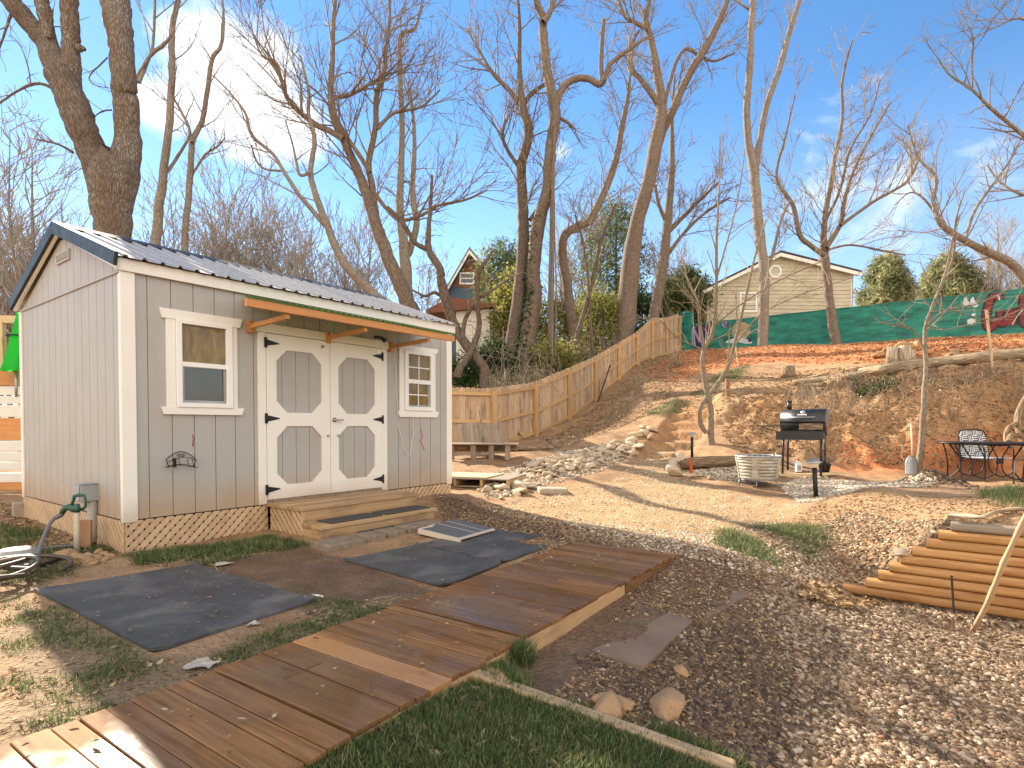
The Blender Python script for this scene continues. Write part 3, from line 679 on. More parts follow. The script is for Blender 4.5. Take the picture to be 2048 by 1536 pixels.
# ---------------------------------------------------------------- things around the shed
st = empty('porch_steps', loc(1.35, -.7, 0), 'pine landing with one lower step and lattice side in front of the white doors', 'steps', RZ)
def bl(mb, x0, x1, y0, y1, z0, z1): mb.bx(x0-1.35, x1-1.35, y0+.7, y1+.7, z0, z1)
b = MB(); y = -.67
for i in range(5): bl(b, 1.33, 2.97, y+.002+i*.128, y+.126+i*.128, .272, .31)
b.build('landing', MT['porchwood'], st, bevel=.004)
b = MB(); bl(b, 1.36, 2.95, -.655, -.617, .165, .270); bl(b, 1.36, 2.95, -.652, -.615, .03, .163); bl(b, 2.912, 2.95, -.612, -.03, .03, .27); b.build('riser', MT['porchwood'], st, bevel=.003)
b = MB(); bl(b, 1.34, 2.97, -1.0, -.83, .115, .153); bl(b, 1.34, 2.97, -.828, -.657, .115, .152); b.build('step_tread', MT['porchwood'], st, bevel=.004)
b = MB(); bl(b, 1.36, 2.93, -.985, -.947, -.03, .114); bl(b, 1.36, 1.40, -.945, -.66, -.03, .114); bl(b, 2.89, 2.93, -.945, -.66, -.03, .114); b.build('step_riser', MT['porchwood'], st, bevel=.003)
b = MB(); lattice(b, .60, .34, ((.012, .035, -.07), (0,1,0), UZ, (-1,0,0))); b.build('lattice_side', MT['lattice'], st)
for i, (x0, x1) in enumerate(((1.50, 2.16), (2.22, 2.9))):
    b = MB(loc(0,0,0)); p = loc((x0+x1)/2, -.82, .154); b = MB()
    b.box((0,0,.006), (x1-x0, .26, .012)); o = b.build('step_mat', MT['grit'], None, (0,0,0), bevel=.004); o.location = p; o.rotation_euler = (0,0,RZ+.02*(i-.5))
    tag(o, ['gritty grey mat on the left half of the pine step', 'gritty grey mat on the right half of the pine step'][i], 'mat', 'gritty mats on and below the step')
b = MB(); b.box((0,0,.006), (1.0, .22, .012)); o = b.build('step_mat', MT['grit'], None, (0,0,0), bevel=.004); o.location = loc(2.25, -1.13, tzs(*loc(2.25,-1.13,0)[:2])+.012); o.rotation_euler = (0,0,RZ)
tag(o, 'gritty grey mat on the soil between the step and the paver row', 'mat', 'gritty mats on and below the step')
PV = ['broad flat concrete paver at the near end of the row below the steps'] + ['small worn concrete paver in the row below the steps']*4
for i, (x, w) in enumerate(((1.30,.42),(1.66,.24),(1.93,.24),(2.20,.24),(2.47,.24))):
    p = loc(x, -1.33, 0); b = MB(); b.box((0,0,0), (w, .24 if i else .3, .075)); o = b.build('paver', MT['paver'], None, (0,0,0), bevel=.012, seg=2)
    o.location = (p.x, p.y, tzs(p.x, p.y)+.022); o.rotation_euler = (random.uniform(-.03,.03), random.uniform(-.03,.03), RZ+random.uniform(-.05,.05))
    tag(o, PV[i], 'paver', 'pavers below the porch steps')
# wire hose rack on the front
p0 = front(330, 935); hx, hz = front(359, 920)
rk = empty('hose_rack', loc(hx, 0, hz), 'black scrolled wire hose rack hanging on the grey wall', 'hose rack', RZ)
def R_(px, py, d=.0): a = front(px, py); return (a[0]-hx, -d, a[1]-hz)
b = MB(); b.tube([R_(*p, .02) for p in spline([(331,918),(345,908),(360,903),(376,908),(389,917)], 5)], .004, 6)
b.tube([R_(*p, .02) for p in spline([(331,918),(333,926),(336,934)], 4)], .004, 6); b.tube([R_(*p, .02) for p in spline([(389,917),(388,925),(385,934)], 4)], .004, 6)
b.tube([R_(*p, .06) for p in spline([(331,923),(346,917),(361,914),(376,916),(389,921)], 5)], .0035, 6)
b.tube([R_(*p, .10) for p in spline([(325,934),(340,930),(352,929),(368,932),(386,934)], 5)], .0035, 6); b.tube([R_(*p, .05) for p in ((325,934),(345,929),(365,928),(386,933))], .0035, 6)
for x in (341, 352, 369, 379): b.tube([R_(x, 917, .05), R_(x, 931, .09)], .003, 5)
for sg in (-1, 1):
    c = 360+sg*4; b.tube([R_(c+sg*3.6*math.cos(a)*(1-k/30), 909.5+3.6*math.sin(a)*(1-k/30), .02) for k, a in enumerate(np.linspace(0, 7.5, 18))], .0028, 5)
b.build('wire_basket', MT['black'], rk)
b = MB(); q = front(348.5, 925); b.box((q[0]-hx, -.012, q[1]-hz), (.022, .012, .085)); b.build('mounting_plate', MT['black'], rk)
# cord hanging from the awning lamp to the small window
lp = empty('work_lamp', loc(2.62, -.35, 2.2), 'small dark lamp with a dangling switch under the awning', 'lamp', RZ)
b = MB(); b.box((0,0,.02), (.10,.05,.03)); b.tube([(.05,0,.02),(.09,-.02,-.02)], [.02,.03], 10); b.build('lamp_body', MT['black'], lp)
b = MB(); b.tube([(-.04,0,0),(-.035,.01,-.09),(-.01,.01,-.15)], .004, 6); b.box((.0,.01,-.16), (.05,.02,.02)); b.build('pull_switch', MT['rope'], lp)
cp = [front(*p) for p in ((787,686),(789,730),(792,790),(796,850),(805,893),(815,911),(822,890),(825,850),(824,835))]
b = MB(loc(cp[0][0], 0, cp[0][1])); b.tube([loc(x, -.012-.01*math.sin(i), z) for i, (x, z) in enumerate(spline(cp, 6))], .0045, 6)
tag(b.build('cord', MT['rope'], None, b.o), 'thin white cord looping down the wall beside the small window', 'cord')
# yard hydrant, conduit, post
hy = at(153.5, 1108, 5.12); hy.z = tzs(hy.x, hy.y); hyd = empty('yard_hydrant', hy, 'green yard hydrant with lever handle on a pale pipe', 'hydrant')
def Hy(px, py, dy=0): return at(px, py, 5.12+dy)-hy
b = MB(); b.tube([Vector((0,0,-.05)), Hy(153.5,1020)], .0235, 12); b.build('standpipe', MT['pvc'], hyd)
b = MB(); b.tube([Hy(*p) for p in ((158,1021),(148,1017),(139,1014),(131,1016),(126,1022),(124,1027))], [.03,.036,.03,.027,.025,.022], 12); b.tube([Hy(153.5,1024), Hy(153.5,1008)], [.028,.024], 12); b.build('spout', MT['green'], hyd)
b = MB(); b.tube([Hy(*p) for p in ((163,1020),(171,1013),(171,1000),(168,991),(158,990),(149,992),(146,1003),(143,1012))], [.012,.012,.011,.012,.016,.016,.013,.012], 10); b.build('lever', MT['green'], hyd)
b = MB(); b.tube([Hy(124,1026), Hy(122.5,1031)], [.02,.02], 12); b.build('coupling', MT['brass'], hyd)
g = [at(184.5, 1094, 5.50)]; g[0].z = tzs(g[0].x, g[0].y); cd = empty('electrical_box', g[0], 'grey electrical box on a conduit standing against the gable wall', 'electrical box')
def Cd(px, py, Y=5.5): return at(px, py, Y)-g[0]
b = MB(); q = Cd(180, 985); b.box(q, (.20,.13,.165), rotz3(RZ)); b.build('box_body', MT['greybox'], cd, bevel=.012, seg=2)
b = MB(); q = Cd(180, 985, 5.5); b.box(q+DX*-.105, (.012,.125,.15), rotz3(RZ)); b.box(q+Vector((0,0,.088)), (.215,.145,.012), rotz3(RZ)); b.build('box_lid', MT['greybox'], cd, bevel=.005)
b = MB(); b.tube([Cd(185,1000), Cd(184.5,1062), Cd(184,1064), Cd(184,1075), Cd(185,1078), Cd(188,1110)], [.04,.04,.047,.047,.032,.032], 14); b.build('conduit', MT['conduit'], cd)
q = at(170, 1104, 5.25); b = MB(); b.box((0,0,.11), (.095,.095,.32)); o = b.build('wooden_post', wood('cedar_post', (.42,.22,.12), (.56,.33,.2), .7), None, (0,0,0), bevel=.004); o.location = (q.x, q.y, tzs(q.x,q.y)); o.rotation_euler = (0,.03,.5)
tag(o, 'short reddish wooden post beside the green hydrant', 'post')
b = MB(); q = at(55, 1034, 7.0); b.box((0,0,.08), (.2,.2,.18)); o = b.build('concrete_block', MT['concrete'], None, (0,0,0), bevel=.008); o.location = (q.x-.05, q.y, tzs(q.x,q.y)); o.rotation_euler = (0,0,.8)
tag(o, 'small concrete block at the far corner of the lattice skirt', 'block')
# hoses
def path(pts, lift=.02, Y=None): return [ground(*p)+Vector((0,0,lift)) for p in pts]
hp = [at(*p) for p in ((122.5,1031,5.12),(110,1036,5.08),(97,1052,5.0),(86,1078,4.9),(76,1108,4.75),(62,1128,4.6))]; hp.append(ground(48,1140)+Vector((0,0,.03)))
b = MB(hp[-1]); b.tube(spline(hp, 6), .0155, 10); b.tube([hp[0]+Vector((0,0,.005)), hp[1]], [.021,.02], 10); tag(b.build('garden_hose', MT['hosegrey'], None, hp[-1]), 'grey hose drooping from the hydrant to the coil', 'hose')
c0 = ground(18, 1165); b = MB(c0); pts = []
for k in range(150):
    a = k/150*2*math.pi*5.2; lo = k/150
    r = .27+.05*math.sin(3.1*lo*6)+.03*math.sin(a*.37+1); pts.append(c0+Vector((-.16+.10*math.sin(lo*9)+r*1.15*math.cos(a), .10-.3*lo+.12*math.cos(lo*11)+r*math.sin(a), .03+.13*abs(math.sin(lo*7.3))*(.6+.4*math.sin(a*1.0+lo*3)))))
b.tube(pts, .0165, 10); tag(b.build('garden_hose', MT['hose'], None, c0), 'khaki garden hose lying in a loose coil on the grass', 'hose')
q = path([(0,1112),(60,1103),(110,1098),(150,1095)], .02); b = MB(q[0]); b.tube(spline(q, 6), .014, 8); tag(b.build('pipe', MT['hosegrey'], None, q[0]), 'dark pipe lying behind the hydrant across the grass', 'pipe')
q = path([(84,1137),(120,1122),(160,1104),(190,1092)], .025); b = MB(q[0]); b.tube(spline(q, 6), .017, 8); tag(b.build('pipe', MT['black'], None, q[0]), 'black pipe running from the coil to the conduit foot', 'pipe')
q = ground(22, 1128); b = MB(); b.lathe([(.01,.1),(.12,.1),(.16,.03),(.17,0)], (0,0,0), 18); o = b.build('tub', MT['conduit'], None, (0,0,0)); o.location = q+Vector((-.05,.12,0)); tag(o, 'pale upturned tub behind the hose coil', 'tub')
# ---------------------------------------------------------------- boardwalk sections
BO = Vector((-1.696, 2.125, 0)); BU = Vector((.5655, .8247, 0)); BV = Vector((.8247, -.5655, 0)); BRZ = math.atan2(BU.y, BU.x)
secs = [(-1.75,-.568,.014,.0), (-.56,.572,.016,.0), (.582,1.708,.022,.0), (1.72,3.04,.026,.0), (3.05,4.10,.016,.0)]
BL = ['sunlit wet boardwalk section at the bottom left corner of the yard', 'boardwalk section of broad dark wet boards beside the big black mat', 'boardwalk section with one bright orange board, beside the loose edging timber',
      'boardwalk section with side boards standing clear of the ground, beside the paired black mats', 'last boardwalk section of pale dusty boards at the path end']
WD = .96
for i, (u0, u1, z, tl) in enumerate(secs):
    p = BO + BU*u0; root = empty('boardwalk_section', (p.x, p.y, z), BL[i], 'boardwalk', BRZ, 'boardwalk sections laid end to end')
    d = MB(); dn = MB(); u = 0; ln = u1-u0
    while u < ln-.03:
        w = random.choice((.07,.085,.09,.09,.115,.135)); w = min(w, ln-u); v0 = random.uniform(-.012,.012); v1 = WD+random.uniform(-.012,.012)
        tgt = dn if (i == 2 and .34 < u < .42) else d
        if i == 2 and .34 < u < .42: w = .14
        zz = random.uniform(-.003,.003); g = random.uniform(.003,.008)
        R = Matrix.Rotation(random.uniform(-.006,.006), 3, 'X') @ Matrix.Rotation(random.uniform(-.005,.005), 3, 'Z')
        if random.random() < .22 and tgt is d:
            c = random.uniform(.3,.7)*WD
            tgt.box((u+w/2, -(v0+c)/2, zz), (w-g, c-v0, .024), R); tgt.box((u+w/2, -(c+.004+v1)/2, zz+.001), (w-g, v1-c-.004, .024), R)
        else: tgt.box((u+w/2, -(v0+v1)/2, zz), (w-g, v1-v0, .024), R)
        u += w
    d.build('deck', MT['deck'], root, bevel=.0025)
    if dn.v: dn.build('orange_board', MT['decknew'], root, bevel=.0025)
    s = MB()
    for v in (.03, WD/2, WD-.02): s.bx(.01, ln-.01, -v-.02, -v+.02, -.15, -.0125)
    s.build('stringer', MT['porchwood'] if i in (2,3) else MT['deck'], root, bevel=.002)
# ---------------------------------------------------------------- rubber mats, ramp, slab
def flat(name, px, mat, label, cat, th=.014, group=None, sub=6, z0=.012, wav=.006):
    q = [ground(*p) for p in px]; c = sum(q, Vector())/4
    n = sub*4; V = []; KC = []; 
    for j in range(n+1):
        for i in range(n+1):
            a, b = i/n, j/n; kc = abs(2*a-1)**7*abs(2*b-1)**9*(.008+.012*((i//n*2+j//n) % 3)) if cat == 'mat' else 0; p = q[0].lerp(q[1], a).lerp(q[3].lerp(q[2], a), b); V.append(p+Vector((0,0,kc*0))); KC.append(kc)
    V = np.array([tuple(v) for v in V]); V[:,2] = tz(V[:,0], V[:,1])*.5 + np.mean(V[:,2])*.5 + z0 + wav*2*fbm(V[:,0]*2.1, V[:,1]*2.1, 2, len(label)) + np.array(KC)
    k = (n+1)**2; V2 = V.copy(); V2[:,2] -= th; idx = np.arange(k).reshape(n+1, n+1)
    f = np.stack([idx[:-1,:-1], idx[1:,:-1], idx[1:,1:], idx[:-1,1:]], -1).reshape(-1, 4)
    e = list(idx[0,:])+list(idx[1:,-1])+list(idx[-1,-2::-1])+list(idx[-2:0:-1,0]); sd = np.array([[e[m], e[(m+1)%len(e)], e[(m+1)%len(e)]+k, e[m]+k] for m in range(len(e))])
    area = np.sum(V[f[0,0]]*0)
    nrm = np.cross(V[f[0,1]]-V[f[0,0]], V[f[0,3]]-V[f[0,0]])[2]
    if nrm < 0: f = f[:, ::-1]; sd = sd
    else: sd = sd[:, ::-1]
    o = mesh_np(name, np.concatenate([V, V2]), [f, f[:, ::-1]+k, sd], mat, False, None, None, None, (c.x, c.y, c.z)); tag(o, label, cat, group); return o
flat('rubber_mat', [(68,1183),(388,1133),(632,1204),(308,1309)], MT['rubber'], 'large dusty black rubber mat lying alone on the grass before the shed', 'mat', .018, 'rubber mats', 8, .018, .012)
flat('rubber_mat', [(686,1122),(834,1092),(1002,1131),(887,1179)], MT['rubber'], 'clean dark rubber mat touching the boardwalk edge, nearer of the pair', 'mat', .014, 'rubber mats', 6, .020, .004)
flat('rubber_mat', [(836,1091),(924,1072),(1094,1098),(1004,1130)], MT['rubber'], 'dark rubber mat behind the nearer one and in front of the folding ramp', 'mat', .014, 'rubber mats', 6, .021, .004)
flat('rubber_mat', [(928,1071),(985,1060),(1080,1074),(1022,1086)], MT['rubber'], 'small muddy rubber mat to the right of the folding ramp', 'mat', .014, 'rubber mats', 6, .016, .004)
rc = ground(915, 1065); rp = empty('folding_ramp', rc+Vector((0,0,.03)), 'grey folding ramp panel with white edges lying before the porch steps', 'ramp')
def Rp(px, py, z): q = atz(px, py, rc.z+z); return q-rc-Vector((0,0,.03))
A, B, Cc, D = Rp(838,1057,.075), Rp(908,1037,.05), Rp(990,1058,.04), Rp(922,1077,.045)
b = MB()
def slab4(mb, q, th):
    lo = [p-Vector((0,0,th)) for p in q]; mb.add(list(q)+lo, [(0,1,2,3),(7,6,5,4)]+[(i,i+4,(i+1)%4+4,(i+1)%4) for i in range(4)] if False else [(3,2,1,0),(4,5,6,7)]+[(i,(i+1)%4,(i+1)%4+4,i+4) for i in range(4)])
def lerp4(a, b_, c, d): return lambda s, t: A.lerp(B, s).lerp(D.lerp(Cc, s), t)
Lp = lerp4(A,B,Cc,D)
for (s0,s1) in ((0,.49),(.505,.74),(.755,1)): slab4(b, [Lp(s0,.03), Lp(s1,.03), Lp(s1,.95), Lp(s0,.95)], .012)
b.build('ramp_panel', plain('ramp_grey', (.12,.125,.13), .6, 0, .2, 60, .2), rp)
b = MB()
up = Vector((0,0,.002)); slab4(b, [p+up for p in (Lp(-.03,0), Lp(.0,.0), Lp(.0,1), Lp(-.03,1))], .05); slab4(b, [p+up for p in (Lp(-.03,-.0), Lp(.45,0), Lp(.25,.10), Lp(-.0,.05))], .014)
for s0 in (.492, .742): slab4(b, [p+up for p in (Lp(s0,.02), Lp(s0+.012,.02), Lp(s0+.012,.96), Lp(s0,.96))], .012)
slab4(b, [p+up for p in (Lp(0,.952), Lp(1,.952), Lp(1,1), Lp(0,1))], .016)
b.build('ramp_edge', MT['white'], rp)
flat('stone_slab', [(1150,1293),(1278,1203),(1385,1246),(1285,1342)], MT['slab'], 'muddy flat slab set in the soil right of the boardwalk', 'slab', .05, None, 6, .004, .006)
flat('stone_slab', [(1290,1199),(1390,1150),(1500,1190),(1400,1242)], MT['slab'], 'soil-strewn slab behind the muddy one, half buried', 'slab', .05, None, 6, -.012, .016)
# loose edging timber at the lawn
a, c = ground(928, 1354), ground(1470, 1552); b = MB(a); b.bar(a+Vector((0,0,.012)), c+Vector((0,0,.012)), .07, .075); tag(b.build('edging_timber', MT['edging'], None, a, bevel=.012, seg=2), 'pale timber edging lying between the lawn and the bare soil', 'timber')
# ---------------------------------------------------------------- retaining wall of landscape timbers
TO = Vector((3.79, 4.9, 0)); TD = Vector((.8019,-.5975,0)); TN = Vector((-.5975,-.8019,0)); TH = .082; tz_bot = -.425
ends = [1655,1737,1760,1782,1805,1828,1855,1880,1905]
TL = ['half-buried bottom timber with soil over its end', 'second timber up, with brown stain patches at mid-length', 'third timber up, its end just clear of the one below', 'fourth timber up, dark orange resin stain along its end', 'fifth timber up, middle of the stepped stack', 'sixth timber up with a large round knot', 'seventh timber up, narrow orange streaks', 'eighth timber up, just under the grey top one', 'greyest timber on top of the stack, under the flat rock']
def tline(px):
    a = (px-1024)/F; return (a*TO.y-TO.x)/(TD.x-a*TD.y)
for i, e in enumerate(ends):
    s0 = tline(e); s1 = 1.0+random.uniform(-.05,.05); z = tz_bot+TH*(i+.5); n_ = TN*(-.012*i); a = TO+TD*s0+n_+Vector((0,0,z)); c = TO+TD*s1+n_+Vector((0,0,z))
    b = MB(a); pr = [(-.055,-.014),(-.049,-.028),(-.036,-.037),(-.018,-.0405),(.018,-.0405),(.036,-.037),(.049,-.028),(.055,-.014),(.055,.014),(.049,.028),(.036,.037),(.018,.0405),(-.018,.0405),(-.036,.037),(-.049,.028),(-.055,.014)]
    b.prism([(p[0],p[1]) for p in pr], a, TN, (0,0,1), TD, 0, (c-a).length)
    b.g = [Vector((0,0,0))+Vector((g[2], g[0], g[1])) for g in b.g]
    o = b.build('retaining_timber', MT['greywood'] if i == 8 else MT['timber'], None, a); tag(o, TL[i], 'timber', 'landscape timbers of the retaining wall')
a = at(1908, 1215, 4.68); b = MB(a); q = at(1903, 1151, 4.72); b.bar(a-Vector((0,0,.05)), q+TN*.0, .012, .012); tag(b.build('iron_stake', MT['black'], None, a), 'thin dark stake driven in front of the timber wall', 'stake')
a = ground(1947, 1262); c = at(2072, 985, 3.95); b = MB(a); pp = [a.lerp(c, t)+Vector((.012*math.sin(t*9), .01*math.cos(t*7), 0)) for t in np.linspace(0, 1, 14)]
rr = [.0195-.004*t+(.005 if k in (4,7,10) else 0) for k, t in enumerate(np.linspace(0, 1, 14))]; b.tube(pp, rr, 12); tag(b.build('wooden_pole', MT['stick'], None, a), 'long peeled wooden pole leaning across the timber wall', 'pole')
q = path([(1960,1043),(1985,1033),(2010,1027),(2040,1025),(2075,1030)], .03); b = MB(q[0]); b.tube(spline(q, 5), .018, 8); tag(b.build('fallen_branch', MT['loglight'], None, q[0]), 'curved dead branch lying behind the top timber', 'branch')
# ---------------------------------------------------------------- rocks
import bmesh
def rock_mesh(nm, mat, seed, flat_=.6, ang=.25):
    bm = bmesh.new(); bmesh.ops.create_icosphere(bm, subdivisions=3, radius=1); so = Vector((seed*3.7, seed*1.3, seed*2.1)); rn = random.Random(seed); PLN = [(Vector((rn.gauss(0,1), rn.gauss(0,1), rn.gauss(0,1))).normalized(), rn.uniform(.55,.85)) for _ in range(9 if ang > .4 else 8)]
    for v in bm.verts:
        n = v.co.normalized(); k = 1+ang*mnoise.noise(n*1.1+so)+ang*.55*mnoise.noise(n*2.3+so)+ang*.15*mnoise.noise(n*6+so); v.co = n*k
        for (pd, po) in PLN:
            dd = v.co.dot(pd)-po
            if dd > 0: v.co -= pd*dd*.9
        v.co.x *= 1.15; v.co.z *= flat_
    me = bpy.data.meshes.new(nm); bm.to_mesh(me); bm.free(); me.polygons.foreach_set('use_smooth', [True]*len(me.polygons)); me.materials.append(mat); return me
RM = [rock_mesh('river_rock', MT['rock'], k, .42+.08*(k % 4), .38) for k in range(8)]
RR = [rock_mesh('red_rock', MT['redrock'], 20+k, .65, .55) for k in range(3)]; RD = [rock_mesh('grey_rock', MT['dirtrock'], 30+k, .6, .5) for k in range(3)]
def rock(me, p, s, label, group=None, rz=None, sink=.25, name='rock', tilt=.4):
    o = bpy.data.objects.new(name, me); C.objects.link(o); o.location = (p.x, p.y, p.z+s*.6*(1-sink*2)); o.scale = (s, s*random.uniform(.75,1.0), s*random.uniform(.8,1.1))
    o.rotation_euler = (random.uniform(-tilt,tilt), random.uniform(-tilt,tilt), random.uniform(0, 6.28) if rz is None else rz); tag(o, label, 'rock', group); return o
def in_poly(p, P):
    return sdist(np.array([p[0]]), np.array([p[1]]), P)[0] > 0
heap = np.array([(958,985),(985,960),(1030,948),(1060,930),(1100,920),(1160,905),(1215,890),(1262,878),(1270,905),(1240,925),(1190,935),(1120,948),(1090,965),(1040,990),(1000,998)], float)
placed = []
def dens(px, py):
    return .035+.028*max(0, 1-(abs(py-975)/55))
tries = 0
while len(placed) < 245 and tries < 9000:
    tries += 1; px = random.uniform(955, 1270); py = random.uniform(872, 1000)
    if sdist(np.array([px]), np.array([py]), heap)[0] < 0: continue
    p = ground(px, py); s = random.choice((.035,.045,.05,.06,.07,.085,.12))*random.uniform(.8,1.25)*(1.0 if p.y < 10.5 else .92)
    if any((p.x-q[0])**2+(p.y-q[1])**2 < (.72*(s+q[2]))**2 for q in placed): continue
    placed.append((p.x, p.y, s)); rock(random.choice(RM), p, s, 'pale rounded river rock in the long heap between the pallets and the dirt steps', 'river rocks in the long heap')
for k in range(55):
    q = random.choice(placed[:150]); p = Vector((q[0]+random.uniform(-.06,.06), q[1]+random.uniform(-.06,.06), 0)); p.z = tzs(p.x, p.y)+q[2]*.75
    rock(random.choice(RM), p, random.uniform(.045,.09), 'pale rounded river rock in the long heap between the pallets and the dirt steps', 'river rocks in the long heap')
for i, (px, py, s) in enumerate(((1278,892,.17),(1272,868,.15),(1290,866,.17),(1262,880,.14),(1286,853,.14),(1250,893,.15),(1242,898,.13),(1225,893,.13),(1305,857,.15),(1300,872,.12),(1268,905,.12),(1235,880,.10))):
    p = ground(px, py+6); rock(RM[i % 8], p, s, 'large pale rock edging the left side of the dirt steps', 'big rocks edging the dirt steps', None, .2)
for i, (px, py, s) in enumerate(((1348,928,.13),(1343,940,.12),(1352,952,.15),(1372,928,.14),(1360,918,.13))):
    p = ground(px, py); rock(RM[(i*3) % 8], p, s, 'pale rock piled at the butt of the dark log', 'rocks at the butt of the dark log', None, .2)
for i, (px, py, s) in enumerate(((1385,955,.07),(1400,953,.06),(1430,950,.07),(1450,955,.06),(1470,953,.08),(1420,958,.06),(1480,958,.06),(1440,945,.06))):
    rock(RM[(i*5) % 8], ground(px, py), s, 'small rock strewn in front of the dark log', 'small rocks before the dark log')
for i, (px, py, s, lb) in enumerate(((135,1116,.105,'large tan rock leftmost at the hydrant foot'), (147,1126,.06,'pale pointed rock below the large tan one'), (170,1124,.085,'dark bluish rock in the pile at the conduit foot'), (180,1115,.05,'pale grey rock behind the dark bluish one'))):
    rock((RR+RD)[i % 6], ground(px, py), s, lb, 'rocks at the hydrant foot')
for px, py in ((188,1122),(198,1118),(205,1112),(212,1120),(195,1108),(204,1126),(186,1130),(220,1114)): rock(random.choice(RR), ground(px, py), random.uniform(.03,.05), 'small reddish rock in the pile at the conduit foot', 'small rocks at the conduit foot')
for px, py, s, lb in ((990,1362,.085,'brown rock beside the edging timber end, near the boardwalk'), (1229,1412,.085,'rust brown rock, upper of the two touching rocks in the soil'), (1214,1432,.085,'orange brown rock, lower of the two touching rocks'), (1334,1418,.10,'long slanted tan rock near the gravel edge'), (1363,1346,.05,'small cream rock on the dark gravel right of the slab')):
    rock(random.choice(RR), ground(px, py), s, lb, None, None, .3)
o = rock(RM[2], TO+TD*tline(1935)+TN*(-.09)+Vector((0,0,tz_bot+TH*9)), .10, 'long flat tan rock resting on the top timber', None, RZ-math.pi/2, .1, tilt=.08); o.scale = (.145,.06,.045)
for px, py, Y, s, lb in ((1800,1108,5.12,.055,'pinkish rough rock behind the stepped timber ends'), (1870,1067,5.05,.045,'flat crumbly rock on the end of the eighth timber')):
    rock(RD[0], at(px, py, Y), s, lb, None, None, .3)
q = ground(1105, 985); b = MB(); b.box((0,0,0), (.44,.26,.09)); o = b.build('stone_block', MT['concrete'], None, (0,0,0), bevel=.02, seg=2); o.location = q+Vector((0,0,.03)); o.rotation_euler = (.02,.03,.12); tag(o, 'flat pale stone block at the front of the rock heap', 'stone block')
# ---------------------------------------------------------------- pallets, boards, logs near the fence
def pallet(loc_, rz, label, w=1.25, d=1.0, top=True, mat='greywood', h=.14):
    r = empty('pallet', loc_, label, 'pallet', rz, 'pallets by the fence'); b = MB(); n = 9
    for i in range(n): y = -d/2+(i+.5)*d/n; b.box((0, y, h-.009), (w, d/n-.012 if top else d/n*.6, .018))
    b.build('top_deck', MT[mat], r, bevel=.002)
    b = MB()
    for x in (-w/2+.02, -w/6, w/6, w/2-.02): b.box((x, 0, h/2), (.04, d, h-.04))
    b.build('stringer', MT['newwood'], r, bevel=.002)
    b = MB()
    for y in (-d/2+.05, 0, d/2-.05): b.box((0, y, .01), (w, .09, .018))
    b.build('bottom_deck', MT['greywood'], r, bevel=.002); return r
q = atz(955, 972, .06); pq = Vector((-.72, 9.35, .05)); pq.z = tzs(-.25, 9.3)+.0
pallet((-.55, 9.55, tzs(-.3, 9.2)+.015), RZ-math.pi/2+.36, 'low pallet against the shed corner with plywood on it', 1.35, 1.1)
b = MB(); b.box((0,0,.008), (.95,.8,.016)); o = b.build('plywood_sheet', MT['paletimber'], None, (0,0,0)); o.location = (-.72, 9.5, tzs(-.3, 9.2)+.158); o.rotation_euler = (0,0,RZ-math.pi/2+.3); tag(o, 'pale plywood sheet lying on the low pallet', 'plywood')
pz = tzs(-.6, 11.7); tb = empty('pallet_bench', (-.62, 11.75, pz), 'bench of planks on short pine legs below the fence', 'bench', -.1)
b = MB(); b.box((0,0,.30), (1.5,.16,.022)); b.box((0,.19,.302), (1.5,.18,.022)); b.box((.02,-.17,.30), (1.46,.15,.02)); b.build('bench_top', MT['greywood'], tb, bevel=.003)
for x in (-.6,-.15,.22,.55): b = MB(); b.box((x,-.15,.13), (.10,.09,.31)); b.build('leg', MT['greywood'], tb, bevel=.003)
b = MB(); b.box((0,.2,.2), (1.4,.04,.14)); b.build('back_rail', MT['log'], tb)
q = at(960, 1096*.0+905, 13.2)
for i, (x0, px, lb) in enumerate(((945,0,'weathered grey slatted panel leaning on the fence, left one'), (985,0,'weathered grey slatted panel leaning on the fence, right one'))):
    base = at(x0, 906, 13.0); r = empty('slatted_panel', base, lb, 'wood panel', .02, 'slatted panels leaning on the fence'); b = MB(); R = Matrix.Rotation(-.28, 3, 'X')@Matrix.Rotation(-.12+.05*i, 3, 'Y')
    for k in range(6): b.box(R@Vector((-.22+k*.088, 0, .36)), (.08, .02, .72+random.uniform(-.02,.02)), R)
    b.build('slats', MT['greywood'], r, bevel=.002); b = MB()
    for z in (.1,.6): b.box(R@Vector((0,.025,z)), (.52,.03,.06), R)
    b.build('batten', MT['greywood'], r)
a = at(972, 903, 12.8); c = at(953, 800, 13.9); b = MB(a); b.tube([a, a.lerp(c,.5)+Vector((.01,0,0)), c], .019, 8); tag(b.build('tool_handle', MT['log'], None, a), 'dark tool handle leaning between the slatted panels and the fence', 'tool handle')
a = ground(1036, 902)+Vector((0,0,.05)); c = ground(1106, 900)+Vector((0,0,.06)); b = MB(a); b.tube([a.lerp(c,t)+Vector((0,0,.01*math.sin(t*8))) for t in np.linspace(0,1,8)], [.06,.065,.06,.06,.055,.06,.055,.05], 10); tag(b.build('fallen_log', MT['log'], None, a), 'small mossy log lying left of the rock heap top', 'log')
